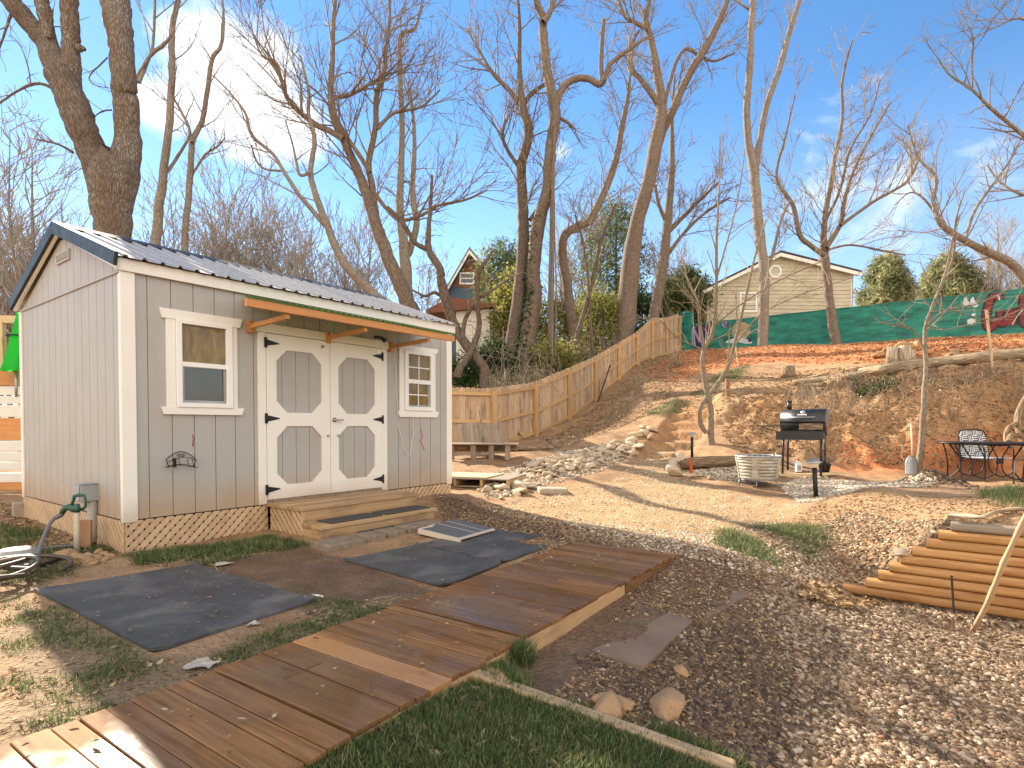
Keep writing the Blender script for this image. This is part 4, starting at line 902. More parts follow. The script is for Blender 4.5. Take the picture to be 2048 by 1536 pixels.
# ---------------------------------------------------------------- patio: log, lights, fire pit, grill
a = ground(1362, 940)+Vector((0,0,.10)); c = ground(1478, 932)+Vector((0,0,.12)); b = MB(a); b.tube([a.lerp(c,t)+Vector((.0,.01*math.cos(t*6),.015*math.sin(t*5))) for t in np.linspace(0,1,9)], [.08,.105,.115,.105,.11,.105,.11,.10,.09], 14); tag(b.build('fallen_log', MT['log'], None, a), 'thick dark log lying behind the fire pit', 'log')
a = ground(1384, 946); b = MB(a); c = at(1380, 919, a.y-.05); b.bar(a-Vector((0,0,.02)), c, .055, .02, (0,1,0)); tag(b.build('orange_stake', MT['orange'], None, a), 'orange painted stake leaning on the dark log', 'stake')
def lamp(base, h, label, sc=1.0, lean=0):
    r = empty('path_light', base, label, 'path light', 0, 'solar path lights'); r.rotation_euler = (0, lean, 0); b = MB(); b.tube([(0,0,-.05),(0,0,h)], .027*sc, 14); b.build('post', MT['black'], r)
    b = MB(); b.lathe([(.03*sc,h),(.055*sc,h+.05*sc),(.055*sc,h+.055*sc)], (0,0,0), 16); t = NT('frosted_lens'); t.fin((.75,.72,.62), .2); b.build('lens', t.m, r)
    b = MB(); b.lathe([(.085*sc,h+.056*sc),(.085*sc,h+.064*sc),(.05*sc,h+.095*sc),(.0,h+.105*sc)], (0,0,0), 20); b.build('cap', MT['steel'], r); return r
q = at(1632, 997, 8.0); q.z = tzs(q.x, q.y)-.02; lamp(q, (at(1625,935,8.0)-q).z, 'black solar path light in front of the gravel patio', 1.15, -.06)
q = at(1384, 912, 11.2); lamp(q, .37, 'black solar path light behind the dark log', .95, 0)
# fire pit
fp = at(1516, 972, 9.3); fp.z = tzs(fp.x, fp.y); fr = empty('fire_pit', fp, 'whitewashed slotted tub fire pit on a low wire stand', 'fire pit', .3)
def tub_mat():
    t = NT('chalky_tub'); o = t.obj(); n = t.noise(t.map(o, (1,1,2.5)), 6, 6, .7); col = t.ramp(n, [(.3, (.20,.17,.13)), (.5, (.42,.38,.31)), (.72, (.60,.56,.48))]); return t.fin(col, .75, .1, t.bump(n, .3, .006))
tm = tub_mat(); b = MB(); R0, R1, zb_, zt_ = .285, .345, .13, .49
n = 48; rows = 7
def rr_(z): return R0+(R1-R0)*(z-zb_)/(zt_-zb_)
for k in range(rows):
    z0 = zb_+(zt_-zb_)*k/rows; z1 = zb_+(zt_-zb_)*(k+1)/rows-.008
    b.lathe([(rr_(z0)-.004,z0),(rr_(z0),z0+.003),(rr_(z1),z1-.003),(rr_(z1)-.004,z1),(rr_(z1)-.012,z1),(rr_(z0)-.012,z0),(rr_(z0)-.004,z0)], (0,0,0), n)
    b.f = [f for f in b.f if len(f) < 10]
    b.sm = b.sm[:len(b.f)]
fpb = b.build('tub', tm, fr)
for k in range(5):
    b = MB(); a = 2*math.pi*k/5+.1; d = Vector((math.cos(a), math.sin(a), 0)); s = Vector((-d.y, d.x, 0)); p0_, p1_ = d*(R0+.002)+Vector((0,0,zb_)), d*(R1+.002)+Vector((0,0,zt_)); b.bar(p0_, p1_, .09, .008, d); b.build('rib', tm, fr)
b = MB(); b.lathe([(R0-.02,zb_-.0),(R0-.022,zt_-.1),(R0-.03,zt_-.06)], (0,0,0), 40); b.build('liner', MT['log'], fr)
b = MB(); b.tube([(math.cos(a)*R1, math.sin(a)*R1, zt_+.004) for a in np.linspace(0, 6.283, 41)], .014, 8); b.build('rim', MT['steel'], fr)
b = MB(); b.lathe([(0,zt_-.05),(R1-.03,zt_-.06)], (0,0,0), 30); [b.tube([(-.25+.07*k,-.15+.02*k,zt_-.03),( -.1+.06*k,.2-.05*k,zt_+.0)], .02, 7) for k in range(6)]; b.build('ashes', plain('ash', (.12,.11,.10), .95, 0, .6, 30, .6), fr)
b = MB(); b.tube([(math.cos(a)*.27, math.sin(a)*.27, zb_-.012) for a in np.linspace(0, 6.283, 33)], .007, 6); b.build('stand_ring', MT['steel'], fr)
for k in range(4):
    a = math.pi/4+k*math.pi/2; d = Vector((math.cos(a), math.sin(a), 0)); b = MB(); b.tube([d*.27+Vector((0,0,zb_-.01)), d*.32+Vector((0,0,.0)), d*.29+Vector((0,0,-.01)), d*.25+Vector((0,0,zb_-.01))], .006, 6); b.build('stand_leg', MT['steel'], fr)
# barrel grill
gp = Vector((5.04, 10.6, 0)); gd = Vector((.8019,-.5975,0)); gbase = gp+gd*.34; gbase.z = min(tzs(gbase.x, gbase.y)+.03, tzs(*(gp)[:2])+.05); GRZ = math.atan2(gd.y, gd.x)
gr = empty('barrel_grill', gbase, 'black barrel charcoal grill on four legs with an orange flame on its end cap', 'grill', GRZ)
zc, rad, hl = .93, .235, .36; n = 28
def half(r, a0, a1, x0, x1, mb, th=.006):
    k = 16; V = []
    for x in (x0, x1):
        for rr in (r, r-th):
            for i in range(k+1): a = a0+(a1-a0)*i/k; V.append((x, rr*math.cos(a), zc+rr*math.sin(a)))
    m_ = k+1; fs = []
    for i in range(k): fs += [(i, i+1, 2*m_+i+1, 2*m_+i), (m_+i+1, m_+i, 3*m_+i, 3*m_+i+1), (i+1, i, m_+i, m_+i+1), (2*m_+i, 2*m_+i+1, 3*m_+i+1, 3*m_+i)]
    fs += [(0, 2*m_, 3*m_, m_), (k, m_+k, 3*m_+k, 2*m_+k)]
    mb.add(V, fs, None, None, True)
def gcap(x, a0, a1, mb, mt=None, r=rad-.002, sg=1):
    k = 20; P = [(r*math.cos(a0+(a1-a0)*i/k), r*math.sin(a0+(a1-a0)*i/k)) for i in range(k+1)]; mb.prism(P, (x,0,zc), (0,1,0), (0,0,1), (1,0,0), 0, .006*sg)
blk = plain('grill_black', (.03,.031,.033), .34, .3, .35, 8, .05)
b = MB(); half(rad, math.pi*1.0, math.pi*1.98, -hl, hl, b); gcap(-hl, math.pi, 2*math.pi, b, None, rad-.002, -1); gcap(hl, math.pi, 2*math.pi, b); b.build('firebox', blk, gr)
b = MB(); half(rad+.006, .02, math.pi*1.03, -hl-.004, hl+.004, b); gcap(-hl-.004, 0, math.pi, b, None, rad+.004, -1); lid = b.build('lid', blk, gr)
rustm = metal('rusty_cap', (.25,.26,.25), .5, .5, .9, (.30,.14,.05)); b = MB(); gcap(hl+.004, 0, math.pi, b, None, rad+.004); b.build('lid_end', rustm, lid)
b = MB(); b.tube([(-.18,-rad-.0,zc+.10),(-.18,-rad-.06,zc+.09),(.20,-rad-.06,zc+.09),(.20,-rad-.0,zc+.10)], .010, 8); b.build('lid_handle', MT['steel'], lid)
b = MB(); R = Matrix.Rotation(math.pi*.25, 3, 'X'); b.lathe([(.04,0),(.04,.012),(.0,.014)], (0,-(rad+.006)*.66,zc+(rad+.006)*.74), 20, R); b.build('thermometer', MT['steel'], lid)
b = MB(); R = Matrix.Rotation(math.pi*.20, 3, 'X')
for k in range(7): b.box((-.075+k*.022, -(rad+.011)*.83, zc+(rad+.011)*.56), (.014,.004,.026 if k%3 else .034), Matrix.Rotation(-.6, 3, 'X'))
b.build('white_lettering', MT['vinyl'], lid)
b = MB(); b.tube([(-hl+.10,.02,zc+rad-.01),(-hl+.10,.02,zc+rad+.15)], .042, 14); b.lathe([(.05,0),(.05,.012)], (-hl+.10,.02,zc+rad+.15), 14); b.build('chimney', blk, gr)
b = MB(); b.bx(-.05,.33,-.245,-.238,zc-.13,zc-.02); b.build('ash_door', MT['log'], gr)
b = MB(); b.bx(-hl-.03, hl+.0, -.44, -.425, zc-.31, zc-.155); b.bx(-hl-.03, hl, -.424, -.24, zc-.175, zc-.158); b.bx(-hl-.03,-hl-.02,-.424,-.1,zc-.30,zc-.18); b.bx(hl-.012,hl-.002,-.424,-.1,zc-.30,zc-.18); b.build('front_shelf', blk, gr, bevel=.003)
b = MB(); b.bx(-hl-.42, -hl-.01, -.17, .15, zc-.075, zc-.055); b.bar((-hl-.35,-.1,zc-.08),(-hl-.01,-.1,zc-.19),.015,.02); b.build('side_shelf', blk, gr)
for x in (-hl+.05, hl-.06):
    for y in (-.21, .20): b = MB(); b.tube([(x, y*.9, zc-.12), (x*1.02, y*1.1, -.02)], .019, 10); b.build('leg', blk, gr)
b = MB(); P = [(-.11,.0),(-.12,-.07),(-.09,-.16),(0,-.23),(.09,-.16),(.12,-.07),(.11,.0)]; b.prism(P, (hl+.007,0,zc-.0), (0,1,0), (0,0,1), (1,0,0), 0, .008); sh_ = b.build('side_shield', MT['steel'], gr)
b = MB(); b.prism([(0,-.17),(-.05,-.12),(-.06,-.06),(-.03,-.02),(-.015,-.05),(0,.0),(.025,-.04),(.035,-.015),(.06,-.07),(.05,-.12)], (hl+.016,0,zc), (0,1,0), (0,0,1), (1,0,0), 0, .004); b.build('flame_emblem', MT['orange'], sh_)
# jug, pot, board
q = ground(1596, 944); jr = empty('plastic_jug', q, 'white plastic jug with a red cap under the grill', 'jug', .2); b = MB(); b.box((0,0,.085), (.12,.08,.17)); b.lathe([(.045,.17),(.025,.20),(.022,.215)], (0,0,0), 12); b.build('jug_body', MT['vinyl'], jr, bevel=.012, seg=2); b = MB(); b.lathe([(.027,.215),(.027,.25)], (0,0,0), 12); b.build('cap', MT['orange'], jr); b = MB(); b.box((-.008,-.0415,.08), (.075,.003,.09)); b.build('label', MT['greybox'], jr)
q = ground(1649, 948); pt = empty('potted_plant', q, 'black pot of dry brown plant beside the grill legs', 'potted plant'); b = MB(); b.lathe([(.07,0),(.105,.17),(.11,.175),(.11,.19),(.10,.19),(.095,.16)], (0,0,0), 20); b.build('pot', MT['black'], pt)
b = MB()
for k in range(46):
    a = random.uniform(0,6.28); r = random.uniform(.02,.17); h = random.uniform(.10,.22); b.tube([(.3*r*math.cos(a),.3*r*math.sin(a),.16),(r*.7*math.cos(a),r*.7*math.sin(a),.16+h*.7),(r*math.cos(a+.3),r*math.sin(a+.3),.16+h)], [.004,.003,.002], 4)
b.build('dry_stems', MT['twig'], pt)
a = ground(1556, 953); c = ground(1672, 951); b = MB(a); b.bar(a+Vector((0,0,.025)), c+Vector((0,0,.03)), .10, .04); tag(b.build('ground_board', MT['paletimber'], None, a, bevel=.004), 'pale board on the ground along the front of the grill', 'board')
# ---------------------------------------------------------------- table, chairs, shovel, stump
tp = at(1985, 968, 10.2); tp.z = min(tzs(tp.x-.3, tp.y-.2), tzs(tp.x, tp.y))+.01; tbl = empty('patio_table', tp, 'black oval metal patio table with curved legs', 'table', -.35)
b = MB(); b.lathe([(0,.69),(.6,.69),(.625,.70),(.625,.715),(.6,.722),(0,.722)], (0,0,0), 48); b.v = [Vector((v.x*1.35, v.y*.85, v.z)) for v in b.v]; b.build('table_top', MT['black'], tbl)
for k, (sx, sy) in enumerate(((-1,-1),(1,-1),(1,1),(-1,1))):
    b = MB(); q0 = Vector((sx*.56, sy*.30, .69))
    pts = [q0, Vector((sx*.50,sy*.29,.58)), Vector((sx*.40,sy*.26,.40)), Vector((sx*.40,sy*.27,.22)), Vector((sx*.52,sy*.34,.05)), Vector((sx*.58,sy*.37,.0))]; b.tube(spline(pts, 6), .013, 8)
    pts = [Vector((sx*.66,sy*.30,.69)), Vector((sx*.60,sy*.31,.50)), Vector((sx*.57,sy*.32,.25)), Vector((sx*.57,sy*.34,.0))]; b.tube(spline(pts, 6), .012, 8)
    pts = [Vector((sx*.14,sy*.27,.69)), Vector((sx*.10,sy*.27,.60)), Vector((sx*.03,sy*.27,.42)), Vector((sx*.06,sy*.27,.2)), Vector((sx*.22,sy*.28,.09)), Vector((sx*.38,sy*.29,.15)), Vector((sx*.43,sy*.30,.3))]; b.tube(spline(pts, 6), .011, 8)
    b.build('leg', MT['black'], tbl)
b = MB(); b.tube([(-.58,-.30,.68),(.58,-.30,.68),(.58,.30,.68),(-.58,.30,.68),(-.58,-.30,.68)], .011, 6); b.bar((-.05,-.27,.40),(.05,-.27,.40),.02,.10); b.build('apron', MT['black'], tbl)
def weave(nm):
    t = NT(nm); o = t.obj(); sp = t.new('ShaderNodeSeparateXYZ'); t.l.new(o, sp.inputs[0]); cs = 9.0
    x = t.math('MULTIPLY', sp.outputs[0], cs); z = t.math('MULTIPLY', sp.outputs[2], cs)
    par = t.math('MODULO', t.math('ADD', t.math('ADD', t.math('FLOOR', x), t.math('FLOOR', z)), 100), 2.0)
    def stripes(v): f = t.math('FRACT', t.math('MULTIPLY', t.math('FRACT', t.math('ADD', v, 50)), 3.0)); return t.math('LESS_THAN', f, .58)
    s = t.new('ShaderNodeMix'); t.l.new(par, s.inputs[0]); t.l.new(stripes(x), s.inputs[2]); t.l.new(stripes(z), s.inputs[3])
    return t.fin(t.mix(s.outputs[0], (.72,.73,.75), (.018,.03,.075)), .6)
wv = weave('navy_white_weave')
def chair(p, rz, label):
    r = empty('garden_chair', p, label, 'chair', rz, 'chairs at the patio table'); b = MB(); W2, H0, H1 = .30, .38, .92
    P = [(-W2+.02,.0),(W2-.02,.0),(W2,.1),(W2-.0,.40),(W2-.09,.54),(-W2+.09,.54),(-W2,.40),(-W2,.1)]; R = Matrix.Rotation(-.16, 3, 'X')
    b.prism(P, (0,.0,0), (1,0,0), (0,0,1), (0,1,0), -.008, .008); o = b.build('backrest', wv, r); o.location = (0,.25,H0); o.rotation_euler = (-.16,0,0)
    b = MB(); b.box((0,0,.39), (.56,.50,.03)); b.build('seat', wv, r, bevel=.008)
    b = MB(); b.tube([R@Vector((x*1.02,0,z))+Vector((0,.25,H0)) for x, z in spline([(-W2,-.02),(-W2,.40),(-W2+.09,.55),(W2-.09,.55),(W2,.40),(W2,-.02)], 5)], .012, 8); b.build('back_frame', MT['black'], r)
    for sx in (-1,1):
        b = MB(); b.tube(spline([(sx*.30,-.25,.0),(sx*.30,-.25,.35),(sx*.31,-.22,.60),(sx*.31,0,.63),(sx*.30,.28,.62)], 5), .012, 8); b.build('arm_frame', MT['black'], r)
        b = MB(); b.tube([(sx*.29,.25,.39),(sx*.29,.30,.0)], .012, 8); b.build('leg', MT['black'], r)
    return r
q = at(1973, 962, 11.0); q.z = tp.z; chair(q, .12+math.pi*0, 'chair with navy and white basket-weave sling behind the patio table')
q = at(2070, 978, 9.7); r = empty('garden_chair', (q.x, q.y, tp.z-.02), 'grey metal chair front cut off at the right edge beside the table', 'chair', 0, 'chairs at the patio table')
b = MB(); b.tube([(-.26,-.2,0),(-.20,-.2,.33),(-.18,-.15,.42),(.3,-.15,.42)], .014, 8); b.build('leg', MT['steel'], r); b = MB(); b.tube([(-.10,.3,0),(-.14,.25,.42)], .014, 8); b.build('leg', MT['steel'], r); b = MB(); b.box((.16,.05,.435), (.5,.5,.02)); b.build('seat', MT['steel'], r, bevel=.006)
q = at(1824, 951, 10.75); q.z = tzs(q.x, q.y); sv = empty('shovel', q, 'grey-bladed shovel leaning on the young tree trunk', 'shovel', .15); b = MB()
n = 7; V = []; 
for j in range(9):
    t_ = j/8; w = (.135*(1-max(0,(t_-.62)/.38)**2*.62)); zz = .02+t_*.36
    for i in range(n): a = (i/(n-1)-.5)*2; V.append((a*w+.10*t_, .12*t_+.035*a*a-.03, zz))
fs = [(j*n+i, j*n+i+1, (j+1)*n+i+1, (j+1)*n+i) for j in range(8) for i in range(n-1)]; b.add(V, fs, None, .5, True); o = b.build('blade', MT['steel'], sv); o.modifiers.new('t', 'SOLIDIFY').thickness = .006
b = MB(); b.tube([(.09,.085,.36),(.15,.16,.55),(.2,.25,1.0)], [.022,.017,.017], 8); b.build('shaft', MT['stick'], sv)
# gnarled root stump right edge
q = at(2052, 880, 11.2); b = MB(q); mk_ = lambda *P: [at(*p) for p in P]
b.tube(spline(mk_((2075,775,11.5),(2050,800,11.4),(2035,840,11.3),(2045,880,11.1),(2060,905,11.0)), 5), [.06]*5*4+[.06], 10); b.tube(spline(mk_((2036,845,11.3),(2015,858,11.1),(2012,880,11.0),(2020,895,10.9)), 5), .04, 8); b.tube(spline(mk_((2042,870,11.2),(2022,872,10.95),(2018,884,10.85)), 5), .05, 9); b.tube(spline(mk_((2048,870,11.2),(2055,850,11.0),(2070,835,10.9)), 4), .03, 7)
tag(b.build('root_stump', MT['log'], None, q), 'gnarled pale root stump sticking out of the bank at the right edge', 'stump')
# terrace: logs, stumps, stakes
def logline(P, rad, label, mat='loglight'):
    q = [ground(px, py)+Vector((0,0,rad*.75)) for px, py in P]; q = [Vector(p) for p in spline(q, 4)]; b = MB(q[0]); b.tube(q, [rad*random.uniform(.9,1.1) for _ in q], 12); tag(b.build('bank_log', MT[mat], None, q[0]), label, 'log', 'logs along the bank edge')
logline([(1586,771),(1640,764),(1700,757),(1760,749),(1825,742)], .085, 'slim weathered log along the bank edge left of the young tree')
logline([(1722,752),(1800,741),(1880,731),(1960,723),(2060,713)], .12, 'thick weathered log along the bank edge, right of the young tree')
logline([(1600,778),(1622,774),(1650,772)], .06, 'short dark log under the left end of the slim log', 'log')
q = ground(1576, 752); b = MB(q); b.tube([q-Vector((0,0,.1)), q+Vector((0,0,.1)), q+Vector((.0,0,.30))], [.26,.21,.18], 14); tag(b.build('tree_stump', MT['log'], None, q), 'low dark sawn tree stump on the slope', 'stump')
q = ground(1797, 722); b = MB(q)
for dx, dy, h, r_ in ((-.13,.05,.36,.13),(.14,-.02,.38,.15),(.36,.12,.30,.14)):
    b.tube([q+Vector((dx*.9,dy,-.1)), q+Vector((dx,dy,.1)), q+Vector((dx,dy,h))], [r_*1.25,r_,r_*.92], 14)
tag(b.build('tree_stump', MT['stump'], None, q), 'pale freshly cut clump stump on the red terrace', 'stump')
MT['redpost'] = wood('dark_red_post', (.20,.085,.045), (.32,.15,.08), .8)
CH = plain('sawdust_clay', (.50,.30,.14), .95, 0, .5, 8, .8)
for px, py, s, lb in ((1775,712,.30,'orange clod left of the pale clump stump'), (1757,716,.22,'small orange clod at the far left of the clump stump'), (1812,702,.30,'orange clod behind the pale clump stump'), (1838,700,.26,'orange clod to the right of the pale clump stump')):
    me = rock_mesh('clod', CH, px, .7, .7); rock(me, ground(px, py), s, lb, 'clods round the clump stump', None, .2, 'clod')
for (x0,y0,x1,y1,w,lb,mt) in ((1456,792,1455,757,.10,'short reddish post standing on the slope by the dirt steps','redpost'), (1986,738,1973,620,.05,'pale stake leaning before the mural wall','stick'), (1477,733,1471,690,.035,'thin pale stake behind the forked sapling','stick')):
    a = ground(x0, y0); c = at(x1, y1, a.y); b = MB(a); b.bar(a-Vector((0,0,.1)), c, w, w*.6, (0,1,0)); tag(b.build('wooden_stake', MT[mt], None, a), lb, 'stake')
# litter scraps
for px, py, w, h, lb, mt in ((448,1131,.13,.07,'crumpled tan paper scrap beyond the big black mat','paper'), (636,1196,.10,.012,'short white strip beside the corner of the big black mat','vinyl'), (405,1335,.13,.10,'pale torn scrap beside the boardwalk near the big mat','paper'), (508,1252,.06,.05,'small white scrap on the grass strip','paper'), (825,1218,.05,.02,'tiny white scrap on the boardwalk joint','vinyl'), (1380,1045*.0+1052,.05,.04,'white scrap on the sunlit gravel path','paper')):
    q = ground(px, py); n = 6; V = [(w*(i/n-.5), h*(j/n-.5)*(1+.4*math.sin(i)), .006+.012*random.random()) for j in range(n+1) for i in range(n+1)]; b = MB(); b.add(V, [(j*(n+1)+i, j*(n+1)+i+1, (j+1)*(n+1)+i+1, (j+1)*(n+1)+i) for j in range(n) for i in range(n)], None, .5); o = b.build('scrap', MT[mt], None, (0,0,0)); o.location = q+Vector((0,0,.03 if px == 825 else .006)); o.rotation_euler = (0,0,random.uniform(-.5,.9)); tag(o, lb, 'scrap')
# ---------------------------------------------------------------- picket fence
FP = [(858,776,900,14.6),(988,780,898,15.2),(1072,768,873,17),(1140,739.5,841,19),(1192.8,716,802,21.2),(1239,689,761,23.4),(1275.6,667,729,25.5),(1305.7,638,718,27.6),(1334,637,712,29.5),(1360.4,630,703,31.5)]
ft = [at(p[0], p[1], p[3]) for p in FP]; fb = [at(p[0], p[2], p[3]) for p in FP]
fe = empty('picket_fence', fb[4], 'long pine board fence climbing the slope behind the shed', 'fence'); o4 = fb[4]
for i, (t, b_) in enumerate(zip(ft, fb)):
    m = MB(o4); d = (ft[min(i+1, len(ft)-1)]-ft[max(i-1, 0)]); ang = math.atan2(d.y, d.x); g = Vector((b_.x, b_.y, min(tzs(b_.x, b_.y), b_.z)-.1)); mid = (t+g)/2; m.box((mid.x, mid.y, mid.z-.02), (.115,.115,t.z-g.z-.02), rotz3(ang)); m.build('post', MT['newwood'], fe, bevel=.005)
for i in range(len(ft)-1):
    a, b_ = ft[i], ft[i+1]; a0, b0 = fb[i], fb[i+1]; d = b_-a; dh = Vector((d.x, d.y, 0)); Lh = dh.length; dh.normalize(); nr = Vector((-dh.y, dh.x, 0))    # away from the yard
    pk = MB(o4); x = .0; w = .14
    while x < Lh-.02:
        w = .14; e = min(x+w-.005, Lh); f0, f1 = (x+.0)/Lh, e/Lh; fm = (f0+f1)/2
        zt = a.z+(b_.z-a.z)*fm+.05+random.uniform(-.012,.012); zb2 = a0.z+(b0.z-a0.z)*fm-.02; p = Vector((a.x, a.y, 0))+dh*x; wd = e-x; c = .03
        P = [(0,zb2),(wd,zb2),(wd,zt-c),(wd-c,zt),(c,zt),(0,zt-c)]
        pk.prism(P, p+nr*.075, dh, (0,0,1), nr, 0, .016); x += w
    pn = pk.build('picket_panel', MT['fence'], fe)
    for k, (f_, zz) in enumerate(((.93,0),(.47,0),(.06,0))):
        za = a0.z+(a.z-a0.z)*f_; zb3 = b0.z+(b_.z-b0.z)*f_; r = MB(o4); pa = Vector((a.x,a.y,za))+nr*.05+dh*.055; pb = Vector((b_.x,b_.y,zb3))+nr*.05-dh*.055; r.bar(pa, pb, .04, .085); r.build('rail', MT['newwood'], fe)
# long handle leaning on the fence
a = at(1196, 803, 20.9); c = at(1219, 735, 21.9); b = MB(a); b.tube([a, c], .022, 8); b.tube([c, c+(c-a)*.06], .03, 8); tag(b.build('tool_handle', MT['black'], None, a), 'dark long tool handle leaning on the fence midway up the slope', 'tool handle')
# ---------------------------------------------------------------- green mural wall
WO = at(1385, 697, 32.0); WDV = Vector((.8019,-.5975,0)); WNV = Vector((-.5975,-.8019,0)); WZ = 6.74; WL = 16.0
def wallpt(px, py):
    d = Vector(ray(px, py)); o = Vector((0,0,H)); t = (WO-o).dot(WNV)/d.dot(WNV); p = o+d*t-WO; return (p.dot(WDV), p.z+WO.z)
mw = empty('mural_wall', (WO.x, WO.y, 5.2), 'long green painted block wall with graffiti on the terrace', 'wall', math.atan2(WDV.y, WDV.x))
def wl(z): return z-5.2
def wall_mat():
    t = NT('green_block_paint'); o = t.obj(); br = t.new('ShaderNodeTexBrick'); t.l.new(t.map(o, (1,1,1), (math.pi/2,0,0)), br.inputs['Vector']); br.inputs['Scale'].default_value = 1.0
    br.inputs['Brick Width'].default_value = .41; br.inputs['Row Height'].default_value = .205; br.inputs['Mortar Size'].default_value = .008; br.inputs['Color1'].default_value = (0,0,0,1); br.inputs['Color2'].default_value = (1,1,1,1); br.inputs['Mortar'].default_value = (.3,.3,.3,1)
    n = t.noise(t.map(o, (.5,.5,1.6)), 1.6, 5, .6); n2 = t.noise(t.map(o, (1.2,1.2,7)), 1.5, 4)
    f = t.math('ADD', t.math('MULTIPLY', n, .6), t.math('MULTIPLY', t.math('ADD', n2, t.math('MULTIPLY', br.outputs[0], .25)), .45))
    col = t.ramp(f, [(.38, (.003,.05,.05)), (.5, (.004,.125,.10)), (.62, (.008,.21,.16)), (.75, (.02,.29,.22))]); return t.fin(col, .6, 0, t.bump(t.math('ADD', br.outputs['Fac'], t.math('MULTIPLY', n2, .3)), .3, .012))
GW = wall_mat(); m = MB(); m.bx(-.0, WL, 0, .2, -1.2, wl(WZ)); m.bx(0, WL, -.02, .22, wl(WZ)+.001, wl(WZ)+.05); m.build('block_wall', GW, mw)
m = MB(); zt = at(1373, 622, 31.9).z; m.bx(-.72, -.05, -.12, .32, -1.2, wl(zt)-.1); m.lathe([(.40,wl(zt)-.099),(.34,wl(zt)-.04),(.15,wl(zt)+.06),(0,wl(zt)+.1)], (-.385,.1,0), 4, Matrix.Rotation(math.pi/4, 3, 'Z'), None, False); m.build('end_pillar', GW, mw)
def disc(px, py, rx, ry, mat, nm, d=.004, ph=0):
    c = wallpt(px, py); ex = wallpt(px+rx, py); ez = wallpt(px, py-ry); a = abs(ex[0]-c[0]); b_ = abs(ez[1]-c[1]); P = [(c[0]+a*math.cos(k/28*6.283), wl(c[1])+b_*math.sin(k/28*6.283)) for k in range(28)]
    m = MB(); m.prism(P, (0,0,0), (1,0,0), (0,0,1), (0,-1,0), d-.003, d); return m.build(nm, mat, mw)
def pp(nm, c): return plain(nm, c, .6, 0, .3, 3, .05)
purp, lav, wht, tan_, redm, blkp, navy = pp('purple_spray',(.03,.02,.09)), pp('lavender_spray',(.42,.36,.62)), pp('white_spray',(.62,.70,.72)), pp('tan_spray',(.45,.36,.20)), pp('red_spray',(.22,.015,.02)), pp('black_spray',(.012,.012,.015)), pp('navy_spray',(.01,.02,.06))
def stroke(P, w, mat, nm, d=.006):
    q = [wallpt(*p) for p in P]; q = spline(q, 6); m = MB(); n = len(q); L_, R_2 = [], []
    for i in range(n):
        a = np.array(q[max(i-1,0)]); b_ = np.array(q[min(i+1,n-1)]); t_ = (b_-a); t_ /= np.hypot(*t_)+1e-9; nn = np.array([-t_[1], t_[0]]); ww = w(i/(n-1)) if callable(w) else w; L_.append(np.array(q[i])+nn*ww/2); R_2.append(np.array(q[i])-nn*ww/2)
    V = [(p[0], -d, wl(p[1])) for p in L_]+[(p[0], -d, wl(p[1])) for p in R_2]+[(p[0], -d+.004, wl(p[1])) for p in L_]+[(p[0], -d+.004, wl(p[1])) for p in R_2]
    fs = []
    for i in range(n-1): fs += [(i, n+i, n+i+1, i+1), (i, i+1, 2*n+i+1, 2*n+i), (n+i+1, n+i, 3*n+i, 3*n+i+1)]
    m.add(V, fs); return m.build(nm, mat, mw)
q0, q1 = wallpt(1380, 697), wallpt(1412, 648); m = MB(); m.prism([(.05,wl(q0[1])),(q1[0]+.25,wl(q0[1])),(q1[0]+.1,wl(5.9)),(q1[0]+.35,wl(q1[1])),(.05,wl(q1[1]))], (0,0,0), (1,0,0), (0,0,1), (0,-1,0), .0005, .003); m.build('painted_panel', purp, mw)
stroke([(1386,690),(1385,662),(1388,652)], .10, lav, 'letter_n', .007); stroke([(1387,655),(1394,672),(1400,684)], .10, lav, 'letter_n', .0085); stroke([(1400,685),(1399,665),(1401,652)], .10, lav, 'letter_n', .01)
disc(1449, 648, 6.5, 8.5, navy, 'painted_disc'); stroke([(1446,650),(1453,647),(1449,642),(1445,648),(1448,654),(1453,652)], .06, lav, 'letter_e', .008)
disc(1482, 662, 18, 18, tan_, 'painted_sun'); stroke([(1452,684),(1465,682),(1480,679),(1492,683),(1504,685)], lambda t: .08+.22*math.sin(math.pi*t), wht, 'painted_wave', .008); stroke([(1496,676),(1503,683)], .1, purp, 'painted_mark', .009); stroke([(1503,675),(1497,684)], .1, purp, 'painted_mark', .0105)
# letters Curt, with a black outline beneath red strokes
def letter(P, w): stroke(P, w+.16, blkp, 'letter_outline', .006+random.random()*.001); stroke(P, w, redm, 'letter', .010+random.random()*.001)
letter([(1999,600),(1996,590),(1988,590),(1980,602),(1974,622),(1973,645),(1978,656),(1986,652),(1995,636)], .20)
letter([(2000,622),(1999,640),(2003,649),(2010,645),(2015,630)], .15); letter([(2016,620),(2016,636),(2017,650)], .15)
letter([(2026,622),(2026,637),(2026,650)], .15); letter([(2026,630),(2031,622),(2037,624)], .14); letter([(2047,588),(2046,618),(2047,645),(2053,650)], .17); letter([(2038,614),(2048,611),(2058,609)], .12)
stroke([(1999,600),(1996,591),(1989,592)], .05, wht, 'painted_highlight', .016); stroke([(2024,650),(2036,630),(2046,620)], .03, wht, 'painted_highlight', .016)
for x in (1936, 1950): stroke([(x-4,594),(x-5,603),(x+1,611),(x+6,606)], lambda t: .03+.16*math.sin(math.pi*t), wht, 'painted_crescent', .006)
disc(1942, 643, 8, 6, wht, 'painted_bubble'); disc(1947, 630, 4, 3.5, wht, 'painted_bubble')
